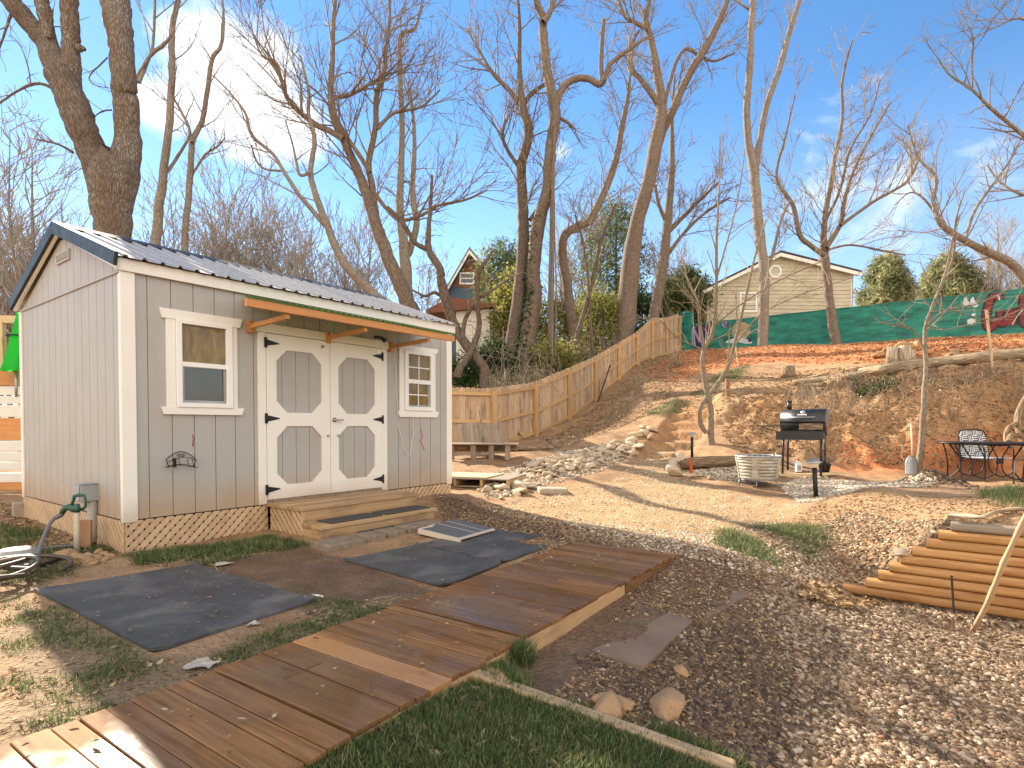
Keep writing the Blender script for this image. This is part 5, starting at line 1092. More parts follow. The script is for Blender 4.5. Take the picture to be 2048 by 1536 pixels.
# ---------------------------------------------------------------- beige house
HY = 36.0
def siding_mat(nm, c1, c2, row=.115, grime=(.25,.24,.12)):
    t = NT(nm); o = t.obj(); sp = t.new('ShaderNodeSeparateXYZ'); t.l.new(o, sp.inputs[0]); fr_ = t.math('FRACT', t.math('DIVIDE', sp.outputs[2], row)); n = t.noise(t.map(o, (.7,.7,2.5)), 1.3, 6, .65)
    col = t.mix(t.ramp(n, [(.45, 0.0), (.7, .55)]), t.mix(t.noise(o, 1.1, 3), c1, c2), grime); return t.fin(col, .6, 0, t.bump(fr_, .9, .03))
hl_, hr, ap = at(1414, 582, HY), at(1703, 549, HY), at(1556, 508, HY); hz_e = (hl_.z+hr.z)/2-.0; hz_l = hl_.z; hzr = hr.z
house = empty('beige_house', (ap.x, HY, 5.4), 'beige vinyl-sided house gable behind the mural wall', 'house', 0)
hx0, hx1 = hl_.x-ap.x, hr.x-ap.x; bs = siding_mat('beige_siding', (.56,.49,.36), (.64,.58,.45)); e0, e1, ea = hz_l-5.4, hzr-5.4, ap.z-5.4-.15
m = MB(); DP = 7.0
V = [(hx0,0,-2),(hx1,0,-2),(hx1,0,e1),(0,0,ea),(hx0,0,e0)]; V += [(x,DP,z) for x,_,z in V]; m.add(V, [(0,1,2,3,4),(9,8,7,6,5),(1,6,7,2),(5,0,4,9),(0,5,6,1)]); 
z_ = -1.0
while z_ < ea-.1:
    def xr_(z): return (hx0 if z < e0 else hx0*(ea-z)/(ea-e0)), (hx1 if z < e1 else hx1*(ea-z)/(ea-e1))
    za, zb_ = z_, min(z_+.235, ea-.06); (a0_, a1_), (b0_, b1_) = xr_(za), xr_(zb_)
    m.add([(a0_,-.045,za),(a1_,-.045,za),(b1_,-.008,zb_),(b0_,-.008,zb_),(a0_,-.004,za),(a1_,-.004,za)], [(0,1,2,3),(4,5,1,0)]); z_ += .235
hw = m.build('wall', bs, house)
m = MB(); m.bx(hx1+.0, hx1+.28, .3, DP-.2, -2, e1-.05); m.build('side_wall', plain('brown_side', (.30,.20,.13), .7, 0, .2, 3), house)
rm = plain('dark_shingles', (.06,.05,.048), .9, 0, .4, 10, .6)
m = MB(); kl = (ea-e0)/(0-hx0); kr = (e1-ea)/hx1
m.prism([(hx0-.45,e0-.45*kl+.12),(0,ea+.12),(hx1+.4,e1+.4*kr+.12),(hx1+.4,e1+.4*kr+.24),(0,ea+.26),(hx0-.45,e0-.45*kl+.24)], (0,-.42,0), (1,0,0), (0,0,1), (0,1,0), 0, DP+.8); rfh = m.build('roof', rm, house)
m = MB(); m.prism([(hx0-.45,e0-.45*kl-.10),(0,ea-.10),(hx1+.4,e1+.4*kr-.10),(hx1+.4,e1+.4*kr+.118),(0,ea+.118),(hx0-.45,e0-.45*kl+.118)], (0,-.41,0), (1,0,0), (0,0,1), (0,1,0), 0, .05); m.build('rake_trim', MT['white'], rfh)
m = MB(); m.prism([(hx0-.45,e0-.45*kl-.02),(0,ea-.02),(hx1+.4,e1+.4*kr-.02),(hx1+.4,e1+.4*kr+.1),(0,ea+.1),(hx0-.45,e0-.45*kl+.1)], (0,-.35,0), (1,0,0), (0,0,1), (0,1,0), 0, .345); m.build('soffit', MT['white'], rfh)
m = MB(); m.bx(hx1-.05, hx1+.04, -.02, .0, -2, e1-.05); m.build('corner_trim', MT['white'], house)
def hwindow(px0, px1, py0, py1, Y, root, org, sash=True, nm='window', mtt=None):
    a = at(px0, py1, Y)-org; b_ = at(px1, py0, Y)-org; m = MB(); w = .10; m.ring(rect(a.x-w, b_.x+w, a.z-w, b_.z+w), rect(a.x, b_.x, a.z, b_.z), (0,a.y,0), (1,0,0), (0,0,1), (0,-1,0), 0, .05); wn = m.build(nm, mtt or MT['vinyl'], root)
    m = MB(); m.bx(a.x-.01, b_.x+.01, a.y-.012, a.y-.004, a.z-.01, b_.z+.01); m.build('pane', MT['glassdark'], wn)
    m = MB(); zm = (a.z+b_.z)/2; m.bx(a.x, b_.x, a.y-.04, a.y-.013, zm-.035, zm+.035)
    m.build('sash_rail', mtt or MT['vinyl'], wn); return wn
org = Vector((ap.x, HY, 5.4)); wn = hwindow(1482, 1511, 588, 621, HY, house, org)
c = at(1550, 543, HY)-org; m = MB(); oc = [(c.x+.42*math.cos(k*math.pi/4+.39), c.z+.42*math.sin(k*math.pi/4+.39)) for k in range(8)]; oi = [(c.x+.30*math.cos(k*math.pi/4+.39), c.z+.30*math.sin(k*math.pi/4+.39)) for k in range(8)]; m.ring(oc, oi, (0,0,0), (1,0,0), (0,0,1), (0,-1,0), 0, .06); gv = m.build('gable_vent', MT['vinyl'], house)
m = MB()
for k in range(6): z = c.z-.25+k*.1; hw_ = .28-abs(k-2.5)*.035; m.bar((c.x-hw_,-.025,z),(c.x+hw_,-.025,z),.05,.015,(0,.5,1))
m.build('louvre', MT['vinyl'], gv)
# ---------------------------------------------------------------- blue house with shingled gable
B0 = at(940, 503, 40); bo = Vector((B0.x, 40, 5.0)); bh = empty('blue_house', bo, 'blue house with a steep brown shingled gable beyond the trees', 'house', 0)
def bb(px, py): q = at(px, py, 40)-bo; return (q.x, q.z)
l, r_, t_ = bb(878, 612), bb(1000, 575), bb(940, 506); blue = siding_mat('blue_siding', (.05,.10,.16), (.075,.135,.21), .16, (.06,.1,.13))
m = MB(); V = [(l[0],0,-3),(r_[0],0,-3),(r_[0],0,r_[1]),(t_[0],0,t_[1]),(l[0],0,l[1])]; V += [(x,7,z) for x,_,z in V]; m.add(V, [(0,1,2,3,4),(9,8,7,6,5),(1,6,7,2),(5,0,4,9)]); m.build('wall', blue, bh)
sh1, sh2 = bb(909, 566), bb(978, 552); m = MB(); m.prism([(sh1[0],sh1[1]-.3),(sh2[0],sh1[1]-.3),(sh2[0],sh2[1]),(t_[0],t_[1]-.25),(sh1[0],sh1[1])], (0,0,0), (1,0,0), (0,0,1), (0,-1,0), 0, .04); m.build('gable_shingles', plain('brown_shingles', (.24,.11,.065), .85, 0, .4, 6, .5), bh)
m = MB(); kl = (t_[1]-l[1])/(t_[0]-l[0]); kr = (r_[1]-t_[1])/(r_[0]-t_[0])
m.prism([(l[0]-.5,l[1]-.5*kl),(t_[0],t_[1]+.02),(r_[0]+.5,r_[1]+.5*kr),(r_[0]+.5,r_[1]+.5*kr+.2),(t_[0],t_[1]+.25),(l[0]-.5,l[1]-.5*kl+.2)], (0,-.6,0), (1,0,0), (0,0,1), (0,1,0), 0, 8); rb = m.build('roof', plain('grey_shingles', (.22,.21,.22), .9, 0, .3, 8, .5), bh)
m = MB(); m.prism([(l[0]-.5,l[1]-.5*kl-.2),(t_[0],t_[1]-.2),(r_[0]+.5,r_[1]+.5*kr-.2),(r_[0]+.5,r_[1]+.5*kr-.002),(t_[0],t_[1]+.018),(l[0]-.5,l[1]-.5*kl-.002)], (0,-.62,0), (1,0,0), (0,0,1), (0,1,0), 0, .08); m.build('rake_trim', MT['white'], rb)
hwindow(922, 946, 548, 566, 39.95, bh, bo); hwindow(957, 975, 600, 618, 39.95, bh, bo)
# ---------------------------------------------------------------- white shed with rusty roof behind the fence
so_ = at(948, 700, 27); so_.z = 3.0; ws = empty('old_shed', so_, 'old white-walled shed with a rusty flat roof among the vines', 'shed', 0)
a, b_ = at(912, 616, 27)-so_, at(980, 616, 27)-so_; m = MB(); m.bx(a.x, b_.x, 0, 2.4, -1, a.z); m.build('wall', paint('old_white', (.66,.64,.56), .7, (.4,.36,.28), .4), ws)
m = MB(); m.prism([(a.x-1.3,a.z-.3),(b_.x+.25,a.z+.001),(b_.x+.25,a.z+.13),(a.x-.2,a.z+.45),(a.x-1.3,a.z-.1)], (0,-.3,0), (1,0,0), (0,0,1), (0,1,0), 0, 3.0); m.build('roof', metal('rusty_sheet', (.22,.10,.06), .8, .2, .8), ws)
m = MB(); m.bx(a.x+1.1, a.x+1.32, -.03, -.0, .2, 1.2); m.build('old_door_frame', MT['log'], ws)
# utility pole and far posts
q = at(1974, 640, 48); b = MB(); b.tube([(0,0,-3),(0,0,at(1974,490,48).z-q.z)], [.14,.11], 10); o = b.build('utility_pole', MT['log'], None, (0,0,0)); o.location = q; tag(o, 'distant reddish utility pole above the mural wall', 'pole')
# deck railing slats beyond the wall, left of the house
q = at(1395, 628, 37); b = MB(); 
for k in range(12): b.box((k*.14-.6, 0, .2), (.10,.03,1.7))
b.box((.15,.03,.9), (1.8,.04,.1)); o = b.build('slat_fence', MT['greywood'], None, (0,0,0)); o.location = q; tag(o, 'short grey slat fence left of the beige house', 'fence')
# ---------------------------------------------------------------- left neighbour: boarded white wall, posts, green canopy
nb = at(22, 1000, 9.0); nb.z = tzs(nb.x, nb.y)
sf = empty('boarded_wall', nb, 'white siding and pine boards of the neighbouring wall left of the shed', 'wall', .12)
def lz(py): return at(22, py, 9.0).z-nb.z
WSID = paint('white_siding', (.70,.69,.66), .5, (.4,.33,.24), .3)
m = MB(); 
for (a, c) in ((772,790),(792,808),(810,834),(882,902),(904,922),(924,940),(946,964)): m.bx(-1.3, .75, -.02, .02, lz(c), lz(a))
m.build('white_siding', WSID, sf, bevel=.004)
m = MB()
for (a, c, d) in ((740,771,.05),(836,880,.012),(964,990,.04)): m.bx(-1.3, .75, -d, d, lz(c), lz(a))
m.build('pine_board', MT['orangewood'], sf, bevel=.003)
m = MB(); m.bx(-.42, -.30, .03, .15, 0, lz(630)); m.bx(-.18, -.10, .03, .12, lz(742), lz(640)); m.bx(-1.3, .3, .04, .09, lz(645), lz(630)); m.build('post', MT['paletimber'], sf)
gq = at(32, 742, 8.85); b = MB(); n = 24; V = []
for j, (py, hw_) in enumerate(((625,.03),(655,.07),(690,.11),(725,.155),(742,.18))):
    for i in range(n): a = i/n*6.283; r2 = hw_*(1+.16*math.sin(a*6+j*.2)); V.append(Vector((r2*math.cos(a)+.07*(4-j)/4, r2*math.sin(a), at(32,py,8.85).z-gq.z)))
b.add(V, [(j*n+i, (j+1)*n+i, (j+1)*n+(i+1)%n, j*n+(i+1)%n) for j in range(4) for i in range(n)], None, .5, True); um = empty('folded_canopy', gq, 'bright green folded patio canopy hanging left of the shed', 'canopy'); b.build('fabric', MT['gfab'], um)
b = MB(); V = []; 
b.tube([Vector((.155*math.cos(a)*.85+.03, .155*math.sin(a)*.85, at(32,672,8.85).z-gq.z)) for a in np.linspace(0, 6.283, 20)], .012, 6); b.build('strap', MT['black'], um); b = MB(); b.tube([(.0,0,-.4),(.0,0,-.0)], .02, 8); b.build('pole', MT['steel'], um)
# ---------------------------------------------------------------- bare trees
G = random.gauss; U = random.uniform
def tubes_np(polys, sides):
    """polys: list of (pts list, radii list) -> V, F, gc, tone ; grouped by length"""
    Vs, Fs, Gs, Ts = [], [], [], []; base = 0; by = {}
    for p in polys: by.setdefault(len(p[0]), []).append(p)
    for n, L_ in by.items():
        P = np.array([p[0] for p in L_], float); R = np.array([p[1] for p in L_], float); m = len(L_)
        T = np.empty_like(P); T[:,1:-1] = P[:,2:]-P[:,:-2]; T[:,0] = P[:,1]-P[:,0]; T[:,-1] = P[:,-1]-P[:,-2]; T /= np.linalg.norm(T, axis=2, keepdims=True)+1e-9
        md = T.mean(1); ref = np.where(np.abs(md[:,2:3]) < .8, np.array([[0,0,1.]]), np.array([[1.,.1,0]])); ref = ref[:,None,:]+np.zeros_like(T)
        u = np.cross(T, ref); u /= np.linalg.norm(u, axis=2, keepdims=True)+1e-9; w = np.cross(T, u)
        a = np.arange(sides)*2*np.pi/sides; ca, sa = np.cos(a), np.sin(a)
        V = P[:,:,None,:] + R[:,:,None,None]*(u[:,:,None,:]*ca[None,None,:,None]+w[:,:,None,:]*sa[None,None,:,None])
        seg = np.concatenate([np.zeros((m,1)), np.cumsum(np.linalg.norm(P[:,1:]-P[:,:-1], axis=2), 1)], 1); off = RNG.uniform(0, 30, (m,1,1))
        g = np.stack([np.broadcast_to((seg[:,:,None]+off), V.shape[:3]), R[:,:,None]*ca[None,None,:]+off, R[:,:,None]*sa[None,None,:]+off], -1)
        idx = base+np.arange(m*n*sides).reshape(m, n, sides); nx_ = np.roll(idx, -1, 2)
        Fs.append(np.stack([idx[:,:-1], nx_[:,:-1], nx_[:,1:], idx[:,1:]], -1).reshape(-1, 4)); Vs.append(V.reshape(-1, 3)); Gs.append(g.reshape(-1, 3))
        Ts.append(np.broadcast_to(RNG.uniform(0,1,(m,1,1)), (m,n,sides)).reshape(-1)); base += m*n*sides
    return np.concatenate(Vs), np.concatenate(Fs), np.concatenate(Gs), np.concatenate(Ts)
def nrm3(x, y, z):
    l = math.sqrt(x*x+y*y+z*z)+1e-9; return x/l, y/l, z/l
class Tree:
    def __init__(s): s.tr = []; s.br = []; s.rm = 0
    def limb(s, pts, Y, jit=.3, wig=.012, fork=None):
        q = []; ph = U(0, 6.3); s.rm = .00037*Y
        for i, (px, py, r) in enumerate(pts):
            v = at(px, py, Y + jit*math.sin(ph+i*.9)*min(1, i*.5)); q.append((v.x, v.y, v.z, max(.9*r*Y/F/math.sqrt(1+((px-1024)/F)**2), .006)))
        q = spline(q, 5); P = [tuple(p[:3]) for p in q]; R = [max(float(p[3]), .006) for p in q]
        P = [(p[0]+G(0, min(wig, R[i]*.06)), p[1]+G(0, min(wig, R[i]*.06)), p[2]) for i, p in enumerate(P)]
        R = [r*U(.95,1.05) for r in R]; s.tr.append((P, R)); return (P, R)
    def grow(s, p, d, L, r, lvl, maxl, o):
        k = 4 if lvl >= 3 else max(4, min(9, int(L/.28))); pts = [p]; st = L/k; x, y, z = d; rmn = max(o['rmin'], s.rm*(1.0 if lvl > 1 else 1.3)); wig = o['wig']*(1+.25*lvl); up = o['up']
        for i in range(k):
            x, y, z = nrm3(x+G(0,wig), y+G(0,wig), z+G(0,wig)+up); p = (p[0]+x*st, p[1]+y*st, p[2]+z*st); pts.append(p)
        s.br.append((pts, [max(r*(1-.78*i/k), rmn*(1-.3*i/k)) for i in range(k+1)], lvl))
        if lvl < maxl:
            n = L*o['den'][min(lvl, len(o['den'])-1)]; n = int(n)+(U(0,1) < n-int(n))
            for _ in range(n):
                t = U(.18, 1.0); i = min(int(t*k), k-1); f = t*k-i; a, b = pts[i], pts[i+1]; q = tuple(a[j]+(b[j]-a[j])*f for j in range(3)); dd = nrm3(b[0]-a[0], b[1]-a[1], b[2]-a[2])
                an = U(.35, .9); rx, ry, rz_ = G(0,1), G(0,1), G(0,1); dt = rx*dd[0]+ry*dd[1]+rz_*dd[2]; rx, ry, rz_ = nrm3(rx-dt*dd[0], ry-dt*dd[1], rz_-dt*dd[2])
                nd = nrm3(dd[0]*math.cos(an)+rx*math.sin(an), dd[1]*math.cos(an)+ry*math.sin(an), dd[2]*math.cos(an)+rz_*math.sin(an)+o['up'])
                s.grow(q, nd, L*U(.32,.62)*(1.15-.5*t), max(r*.55*(1-.5*t), o['rmin']), lvl+1, maxl, o)
    def sprout(s, limb, n, L, o, t0=.25, maxl=3, r=None):
        P, R = limb; m = len(P)-1
        n = int(n*1.05)
        for k in range(n):
            t = t0+(1-t0)*((k+U(.1,.9))/n); i = min(int(t*m), m-1); f = t*m-i; a, b = P[i], P[i+1]; q = tuple(a[j]+(b[j]-a[j])*f for j in range(3)); dd = nrm3(*(b[j]-a[j] for j in range(3)))
            an = U(.4, 1.0); az = U(0, 6.283); rx, ry, rz_ = math.cos(az), math.sin(az)*.8, U(-.1,.5); dt = rx*dd[0]+ry*dd[1]+rz_*dd[2]; rx, ry, rz_ = nrm3(rx-dt*dd[0], ry-dt*dd[1], rz_-dt*dd[2])
            nd = nrm3(*(dd[j]*math.cos(an)+(rx,ry,rz_)[j]*math.sin(an) for j in range(3)))
            s.grow(q, nd, L*U(.6,1.35)*(1.15-.45*t), min(R[i]*.55, r or (.006+.011*L)), 1, maxl, o)
    def build(s, name, label, cat, matT, matB, group=None, base=None):
        if base is None: p = s.tr[0][0][0]; base = Vector((p[0], p[1], tzs(p[0], p[1])))
        root = empty(name, base, label, cat, 0, group)
        P0_, R0_ = s.tr[0]; P0_.insert(0, (P0_[0][0], P0_[0][1], min(P0_[0][2], base.z)-.3)); R0_.insert(0, R0_[0]*1.25)
        V, Fq, g, t = tubes_np(s.tr, 14 if max(R0_) > .2 else 9); mesh_np('trunk', V-np.array(base), [Fq], matT, True, t*.5, g, root)
        if s.br:
            A = [(b[0], b[1]) for b in s.br if b[2] <= 1]; B = [(b[0], b[1]) for b in s.br if b[2] > 1]; Vs, Fs, Gs, Ts = [], [], [], []; o = 0
            for L_, sd in ((A, 5), (B, 3)):
                if not L_: continue
                V, Fq, g, t = tubes_np(L_, sd); Vs.append(V); Fs.append(Fq+o); Gs.append(g); Ts.append(t); o += len(V)
            mesh_np('crown', np.concatenate(Vs)-np.array(base), Fs, matB, True, np.concatenate(Ts), np.concatenate(Gs), root)
        s.root = root; s.base = base; return root
O_ = dict(wig=.085, up=.05, rmin=.004, den=(4,4.6,4.6,3))
def O(**k):
    d = dict(O_); d.update(k)
    if 'den' in k: d['den'] = tuple(v*1.2 for v in k['den'])
    return d
# T1 the great twin-trunk tree behind the shed
t = Tree(); Y = 11.0
t.limb([(226,640,52),(225,520,44),(226,470,42),(224,400,52),(226,352,56),(240,310,42)], Y, .05)
R1 = t.limb([(238,400,34),(250,330,36),(256,266,31),(251,200,30),(247,156,30),(243,94,29),(234,40,33),(230,0,35),(224,-70,30),(214,-170,24),(215,-300,14)], Y, .15)
L1 = t.limb([(214,400,36),(198,340,38),(178,290,37),(160,245,38),(143,200,38),(126,160,37),(110,125,32),(92,90,27),(66,55,25),(36,20,26),(0,-25,24),(-60,-90,20),(-120,-170,12)], Y, .15)
L2 = t.limb([(134,170,34),(141,130,26),(141,94,22),(140,45,22),(139,0,21),(136,-80,18),(142,-200,12)], Y, .1)
L3 = t.limb([(104,105,22),(98,70,17),(90,30,18),(80,-10,18),(62,-90,14)], Y+.2, .1)
o = O(rmin=.005, wig=.2, up=.02, den=(1.2,1.3,1.5))
for P in ([(110,180,4),(85,168,4),(60,170,4),(30,185,3),(0,205,3),(-40,225,2)], [(146,305,4),(120,290,3),(95,283,3),(72,279,2)], [(98,76,5),(102,45,4),(106,18,2)], [(215,115,2),(200,130,2),(186,143,2),(178,158,1.5),(190,170,1.3),(216,176,1)], [(223,220,2),(207,222,2),(193,230,1.5),(187,240,1)], [(30,10,5),(18,40,4),(8,70,3),(0,95,2)], [(62,170,1.8),(55,130,1.6),(40,90,1.3),(20,70,1)]):
    b = t.limb(P, Y, .15); t.sprout(b, 5, .7, o, .3, 2)
t.limb([(158,96,11),(166,97,7),(171,100,3)], Y, 0)
t.build('twin_trunk_tree', 'huge furrowed twin-trunk tree rising behind the shed roof', 'tree', MT['barkbig'], MT['twig'])
# T2 two slim trees right of it
t = Tree(); Y = 15.5; a = t.limb([(312,480,12),(325,360,10),(337,266,9),(344,156,8),(344,62,7),(356,0,6),(366,-60,4),(380,-160,2)], Y); b = t.limb([(278,165,5),(296,120,4.5),(306,90,3.5),(310,0,3),(312,-60,2)], Y-.3)
t.limb([(266,175,6),(278,150,5),(300,112,4),(330,85,3),(342,70,2)], Y-.2); t.limb([(334,345,4),(356,312,4),(375,280,3),(381,262,2.5)], Y)
for q in (a, b): t.sprout(q, 8, 1.3, O(up=.07, den=(2,2,2)), .2, 3)
t.build('slim_bare_tree', 'straight slim bare tree just right of the great twin-trunk tree', 'tree', MT['barkgrey'], MT['twig'])
t = Tree(); Y = 16; a = t.limb([(369,480,8),(381,344,7.5),(384,285,7),(397,258,6.5),(406,235,6),(416,172,5.5),(424,119,5),(443,88,4),(447,31,3),(443,-20,2)], Y); b = t.limb([(384,285,4),(376,250,3.5),(358,215,3),(345,190,2),(340,160,1.5)], Y); c = t.limb([(384,350,3),(410,310,3),(436,292,2),(450,275,1.5)], Y)
for q in (a, b, c): t.sprout(q, 8, 1.2, O(up=.05, den=(2,2,2)), .2, 3)
t.build('crooked_bare_tree', 'crooked slim bare tree with a zigzag stem above the shed ridge', 'tree', MT['barkgrey'], MT['twig'])
# T3 broad brown tree
t = Tree(); Y = 17.5; a = t.limb([(826,640,20),(821,617,18),(787,542,15),(762,479,15),(742,417,13),(725,367,11),(704,317,10),(687,279,9),(667,233,9),(662,179,7),(665,104,5.5),(667,42,4.5),(671,0,3.5),(675,-60,2)], Y)
b = t.limb([(750,425,9),(744,375,8),(737,325,7),(750,258,6.5),(754,187,6),(767,154,5),(771,104,4.5),(779,42,3.5),(779,-20,2)], Y+.3)
c = t.limb([(687,279,7),(660,262,6.5),(633,250,6.5),(600,225,5.5),(575,196,5.5),(562,158,4.5),(550,125,3.5),(525,112,2.5),(508,75,1.5)], Y-.3); d = t.limb([(740,345,5),(715,305,5),(695,275,4),(670,230,3),(640,190,2.5),(610,165,2)], Y)
e = t.limb([(665,195,5),(700,190,4),(735,170,3.5),(770,150,3),(800,120,2)], Y-.2); f = t.limb([(745,380,5),(775,420,4),(800,440,4),(840,432,3.5),(880,410,3),(930,400,2.5),(975,380,1.6)], Y-.3); g_ = t.limb([(755,258,3.5),(790,225,3),(840,215,2.5),(880,180,1.6)], Y)
for q, n in ((a,22),(b,20),(c,20),(d,12),(e,12),(f,13),(g_,9)): t.sprout(q, n, 2.1, O(up=.07, den=(3.2,3.0,2.6)), .25, 3)
t.build('spreading_bare_tree', 'broad spreading brown bare tree leaning left over the shed roof', 'tree', MT['barkbrown'], MT['twig'])
t = Tree(); Y = 15.5; a = t.limb([(760,600,12),(737,579,11),(687,525,9.5),(650,442,8.5),(629,383,7.5),(621,342,6.5),(629,283,5.5),(617,225,4.5),(617,179,3.5),(600,110,2)], Y); b = t.limb([(650,450,6.5),(625,421,5.5),(596,387,5),(567,342,4.5),(546,308,4),(504,271,4),(490,225,3),(454,179,2),(425,150,1.5)], Y-.2); c = t.limb([(621,345,3.5),(600,350,3.5),(592,320,3),(583,280,2),(570,240,1.5)], Y); d = t.limb([(567,342,3),(530,338,2.6),(512,320,2.2),(503,290,1.8)], Y)
for q, n in ((a,10),(b,10),(c,5),(d,5)): t.sprout(q, n, 1.3, O(up=.06, den=(2.2,2.2,2)), .2, 3)
t.build('leaning_bare_tree', 'slender grey bare tree leaning left low over the shed ridge', 'tree', MT['barkgrey'], MT['twig'])
t = Tree(); Y = 19; a = t.limb([(812,620,17),(812,583,15),(808,500,12),(800,417,9),(802,333,7.5),(804,250,6.5),(800,146,5.5),(802,71,4.5),(829,58,3.5),(842,10,2)], Y); b = t.limb([(815,510,9),(833,450,7.5),(825,387,6.5),(829,271,4.5),(820,180,3)], Y+.2)
for q in (a, b): t.sprout(q, 15, 1.6, O(), .3, 3)
t.build('pale_bare_tree', 'pale upright bare tree directly behind the broad brown tree', 'tree', MT['barkgrey'], MT['twig'])
# T6 twisted tree and vines by the old shed
t = Tree(); Y = 16.6; a = t.limb([(968,735,11),(941,700,11),(919,670,11),(905,640,11),(892,600,12),(882,560,10),(879,537,9),(858,500,8),(857,458,5.5),(862,396,4),(864,350,3)], Y, .15); b = t.limb([(858,500,6),(830,485,5),(805,445,5),(775,415,4)], Y); c = t.limb([(915,755,9),(920,735,9),(941,705,7.5),(958,655,6.5),(955,613,5.5),(957,550,5),(971,523,4),(990,498,2)], Y-.4); d = t.limb([(892,600,5),(870,585,4),(850,592,3),(825,580,2)], Y); e = t.limb([(925,680,5),(930,640,5),(955,600,4),(985,580,3),(1030,550,2)], Y)
for q, n in ((a,10),(b,6),(c,9),(d,4),(e,6)): t.sprout(q, n, .9, O(up=.0, wig=.28), .15, 3)
t.build('twisted_bare_tree', 'twisted vine-wrapped tree at the right end of the shed roof', 'tree', MT['barkdark'], MT['twig'])
# T7 pair
t = Tree(); Y = 23; a = t.limb([(1024,740,19),(1025,698,17),(1039,586,15),(1046,492,14),(1046,422,12),(1042,337,11),(1051,300,10),(1058,262,9),(1046,216,8.5),(1039,141,5.5),(1039,47,4),(1035,-10,2.5)], Y); b = t.limb([(1042,210,6),(1016,178,5),(988,150,4.5),(964,112,3),(936,61,2)], Y); c = t.limb([(1046,345,5),(1015,300,4),(1005,270,3.5),(1012,240,3)], Y); d = t.limb([(1060,440,5),(1085,400,5),(1092,340,4)], Y); e = t.limb([(1046,215,5),(1060,190,5),(1090,168,4)], Y)
for q, n in ((a,24),(b,16),(c,8),(d,3),(e,4)): t.sprout(q, n, 2.4, O(up=.05, den=(2.6,2.6,2.6)), .3, 3)
t.build('vine_hung_tree', 'dark vine-hung tree, left of the two close trunks behind the fence', 'tree', MT['barkdark'], MT['twig'])
tA = Tree(); t = tA; Y = 22.4; a = t.limb([(1046,752,19),(1049,717,18),(1067,609,18),(1067,539,16),(1077,450,15),(1096,375,13),(1100,305,12),(1110,225,12),(1096,155,10),(1086,70,9.5),(1086,37,8),(1072,0,7),(1058,-60,5)], Y); b = t.limb([(1086,45,6),(1100,25,6),(1108,-20,5)], Y); c = t.limb([(1110,220,7.5),(1124,178,7.5),(1147,159,7.5),(1175,157,7),(1203,168,6.5),(1222,127,5),(1269,91,4),(1300,70,2)], Y); d = t.limb([(1204,166,5),(1202,120,5),(1207,40,4)], Y, 0); e = t.limb([(1112,232,4),(1135,245,3.5),(1150,258,2.5)], Y)
for q, n in ((a,20),(b,4),(c,9),(d,3),(e,3)): t.sprout(q, n, 1.9, O(up=.05, den=(2.4,2.4,2.4)), .4, 3)
t.build('ivy_trunk_tree', 'tall bare tree with ivy up its foot and one arching limb to the right', 'tree', MT['barkbrown'], MT['twig'])
def cards(name, P, nrm_, size, mat, parent=None, base=None, tone=None, asp=.5, spread=1.0, kind=None):
    """small folded leaves, one per point"""
    n = len(P); P = np.asarray(P, float); d = RNG.normal(size=(n,3)); d /= np.linalg.norm(d, axis=1, keepdims=True); e = RNG.normal(size=(n,3)); e -= d*(e*d).sum(1, keepdims=True); e /= np.linalg.norm(e, axis=1, keepdims=True); f = np.cross(d, e)
    s = (np.asarray(size)*RNG.uniform(.6,1.3,n))[:,None]; w = s*asp
    V = np.stack([P-d*s*.5, P+e*w*.5+f*s*.08, P+d*s*.5, P-e*w*.5+f*s*.08], 1).reshape(-1, 3); Fq = np.arange(4*n).reshape(n, 4); tn = RNG.uniform(0,1,n) if tone is None else tone
    if base is not None: V = V-np.array(base)
    return mesh_np(name, V, [Fq], mat, False, np.repeat(tn, 4), None, parent)
LF = {'ivy': leafy('ivy_leaves', [(0,(.015,.04,.012)),(.6,(.04,.085,.02)),(1,(.10,.15,.04))], .4, .2), 'privet': leafy('olive_leaves', [(0,(.12,.13,.03)),(.5,(.32,.32,.08)),(1,(.55,.50,.18))], .6, .5),
      'pine': leafy('pine_needles', [(0,(.06,.085,.035)),(.6,(.16,.20,.07)),(1,(.36,.37,.15))], .6, .5), 'cedar': leafy('cedar_sprays', [(0,(.11,.13,.06)),(.5,(.33,.34,.17)),(1,(.62,.58,.32))], .7, .5),
      'dead': leafy('dead_leaves', [(0,(.15,.085,.045)),(.4,(.32,.205,.11)),(.8,(.47,.33,.19)),(1,(.60,.47,.31))], .8, .15), 'fern': leafy('dead_fern', [(0,(.26,.15,.07)),(1,(.52,.34,.17))], .8, .2),
      'grass': leafy('grass_blades', [(0,(.05,.08,.028)),(.4,(.11,.155,.055)),(.65,(.18,.235,.08)),(.8,(.29,.28,.13)),(1,(.46,.38,.21))], .5, .3), 'straw': leafy('straw', [(0,(.25,.17,.09)),(1,(.58,.45,.28))], .8, .1)}
P, R = tA.tr[0]; pts = []
for i in range(2, 22):
    if i >= len(P)-1: break
    a_, b_ = np.array(P[i]), np.array(P[i+1])
    for k in range(int(170*max(.15, 1-i/17))): f = U(0,1); an = U(1.7, 4.6); r = R[i]*1.06; pts.append(a_+(b_-a_)*f+np.array([math.cos(an)*r, math.sin(an)*r, 0])+np.random.normal(0,.03,3))
cards('ivy', pts, None, .11, LF['ivy'], tA.root, tA.base, None, .85)
t = Tree(); Y = 22; a = t.limb([(1104,725,6),(1103,586,6),(1105,469,5),(1107,328,4),(1112,240,2.5)], Y, .1)
for k in range(4): t.limb([(1098+4*k,730,1.6),(1097+4*k+U(-4,4),600,1.6),(1100+3*k+U(-3,3),480,1.4),(1102+2*k,330,1.2),(1106+k,250,1)], Y+U(-.3,.3), .2)
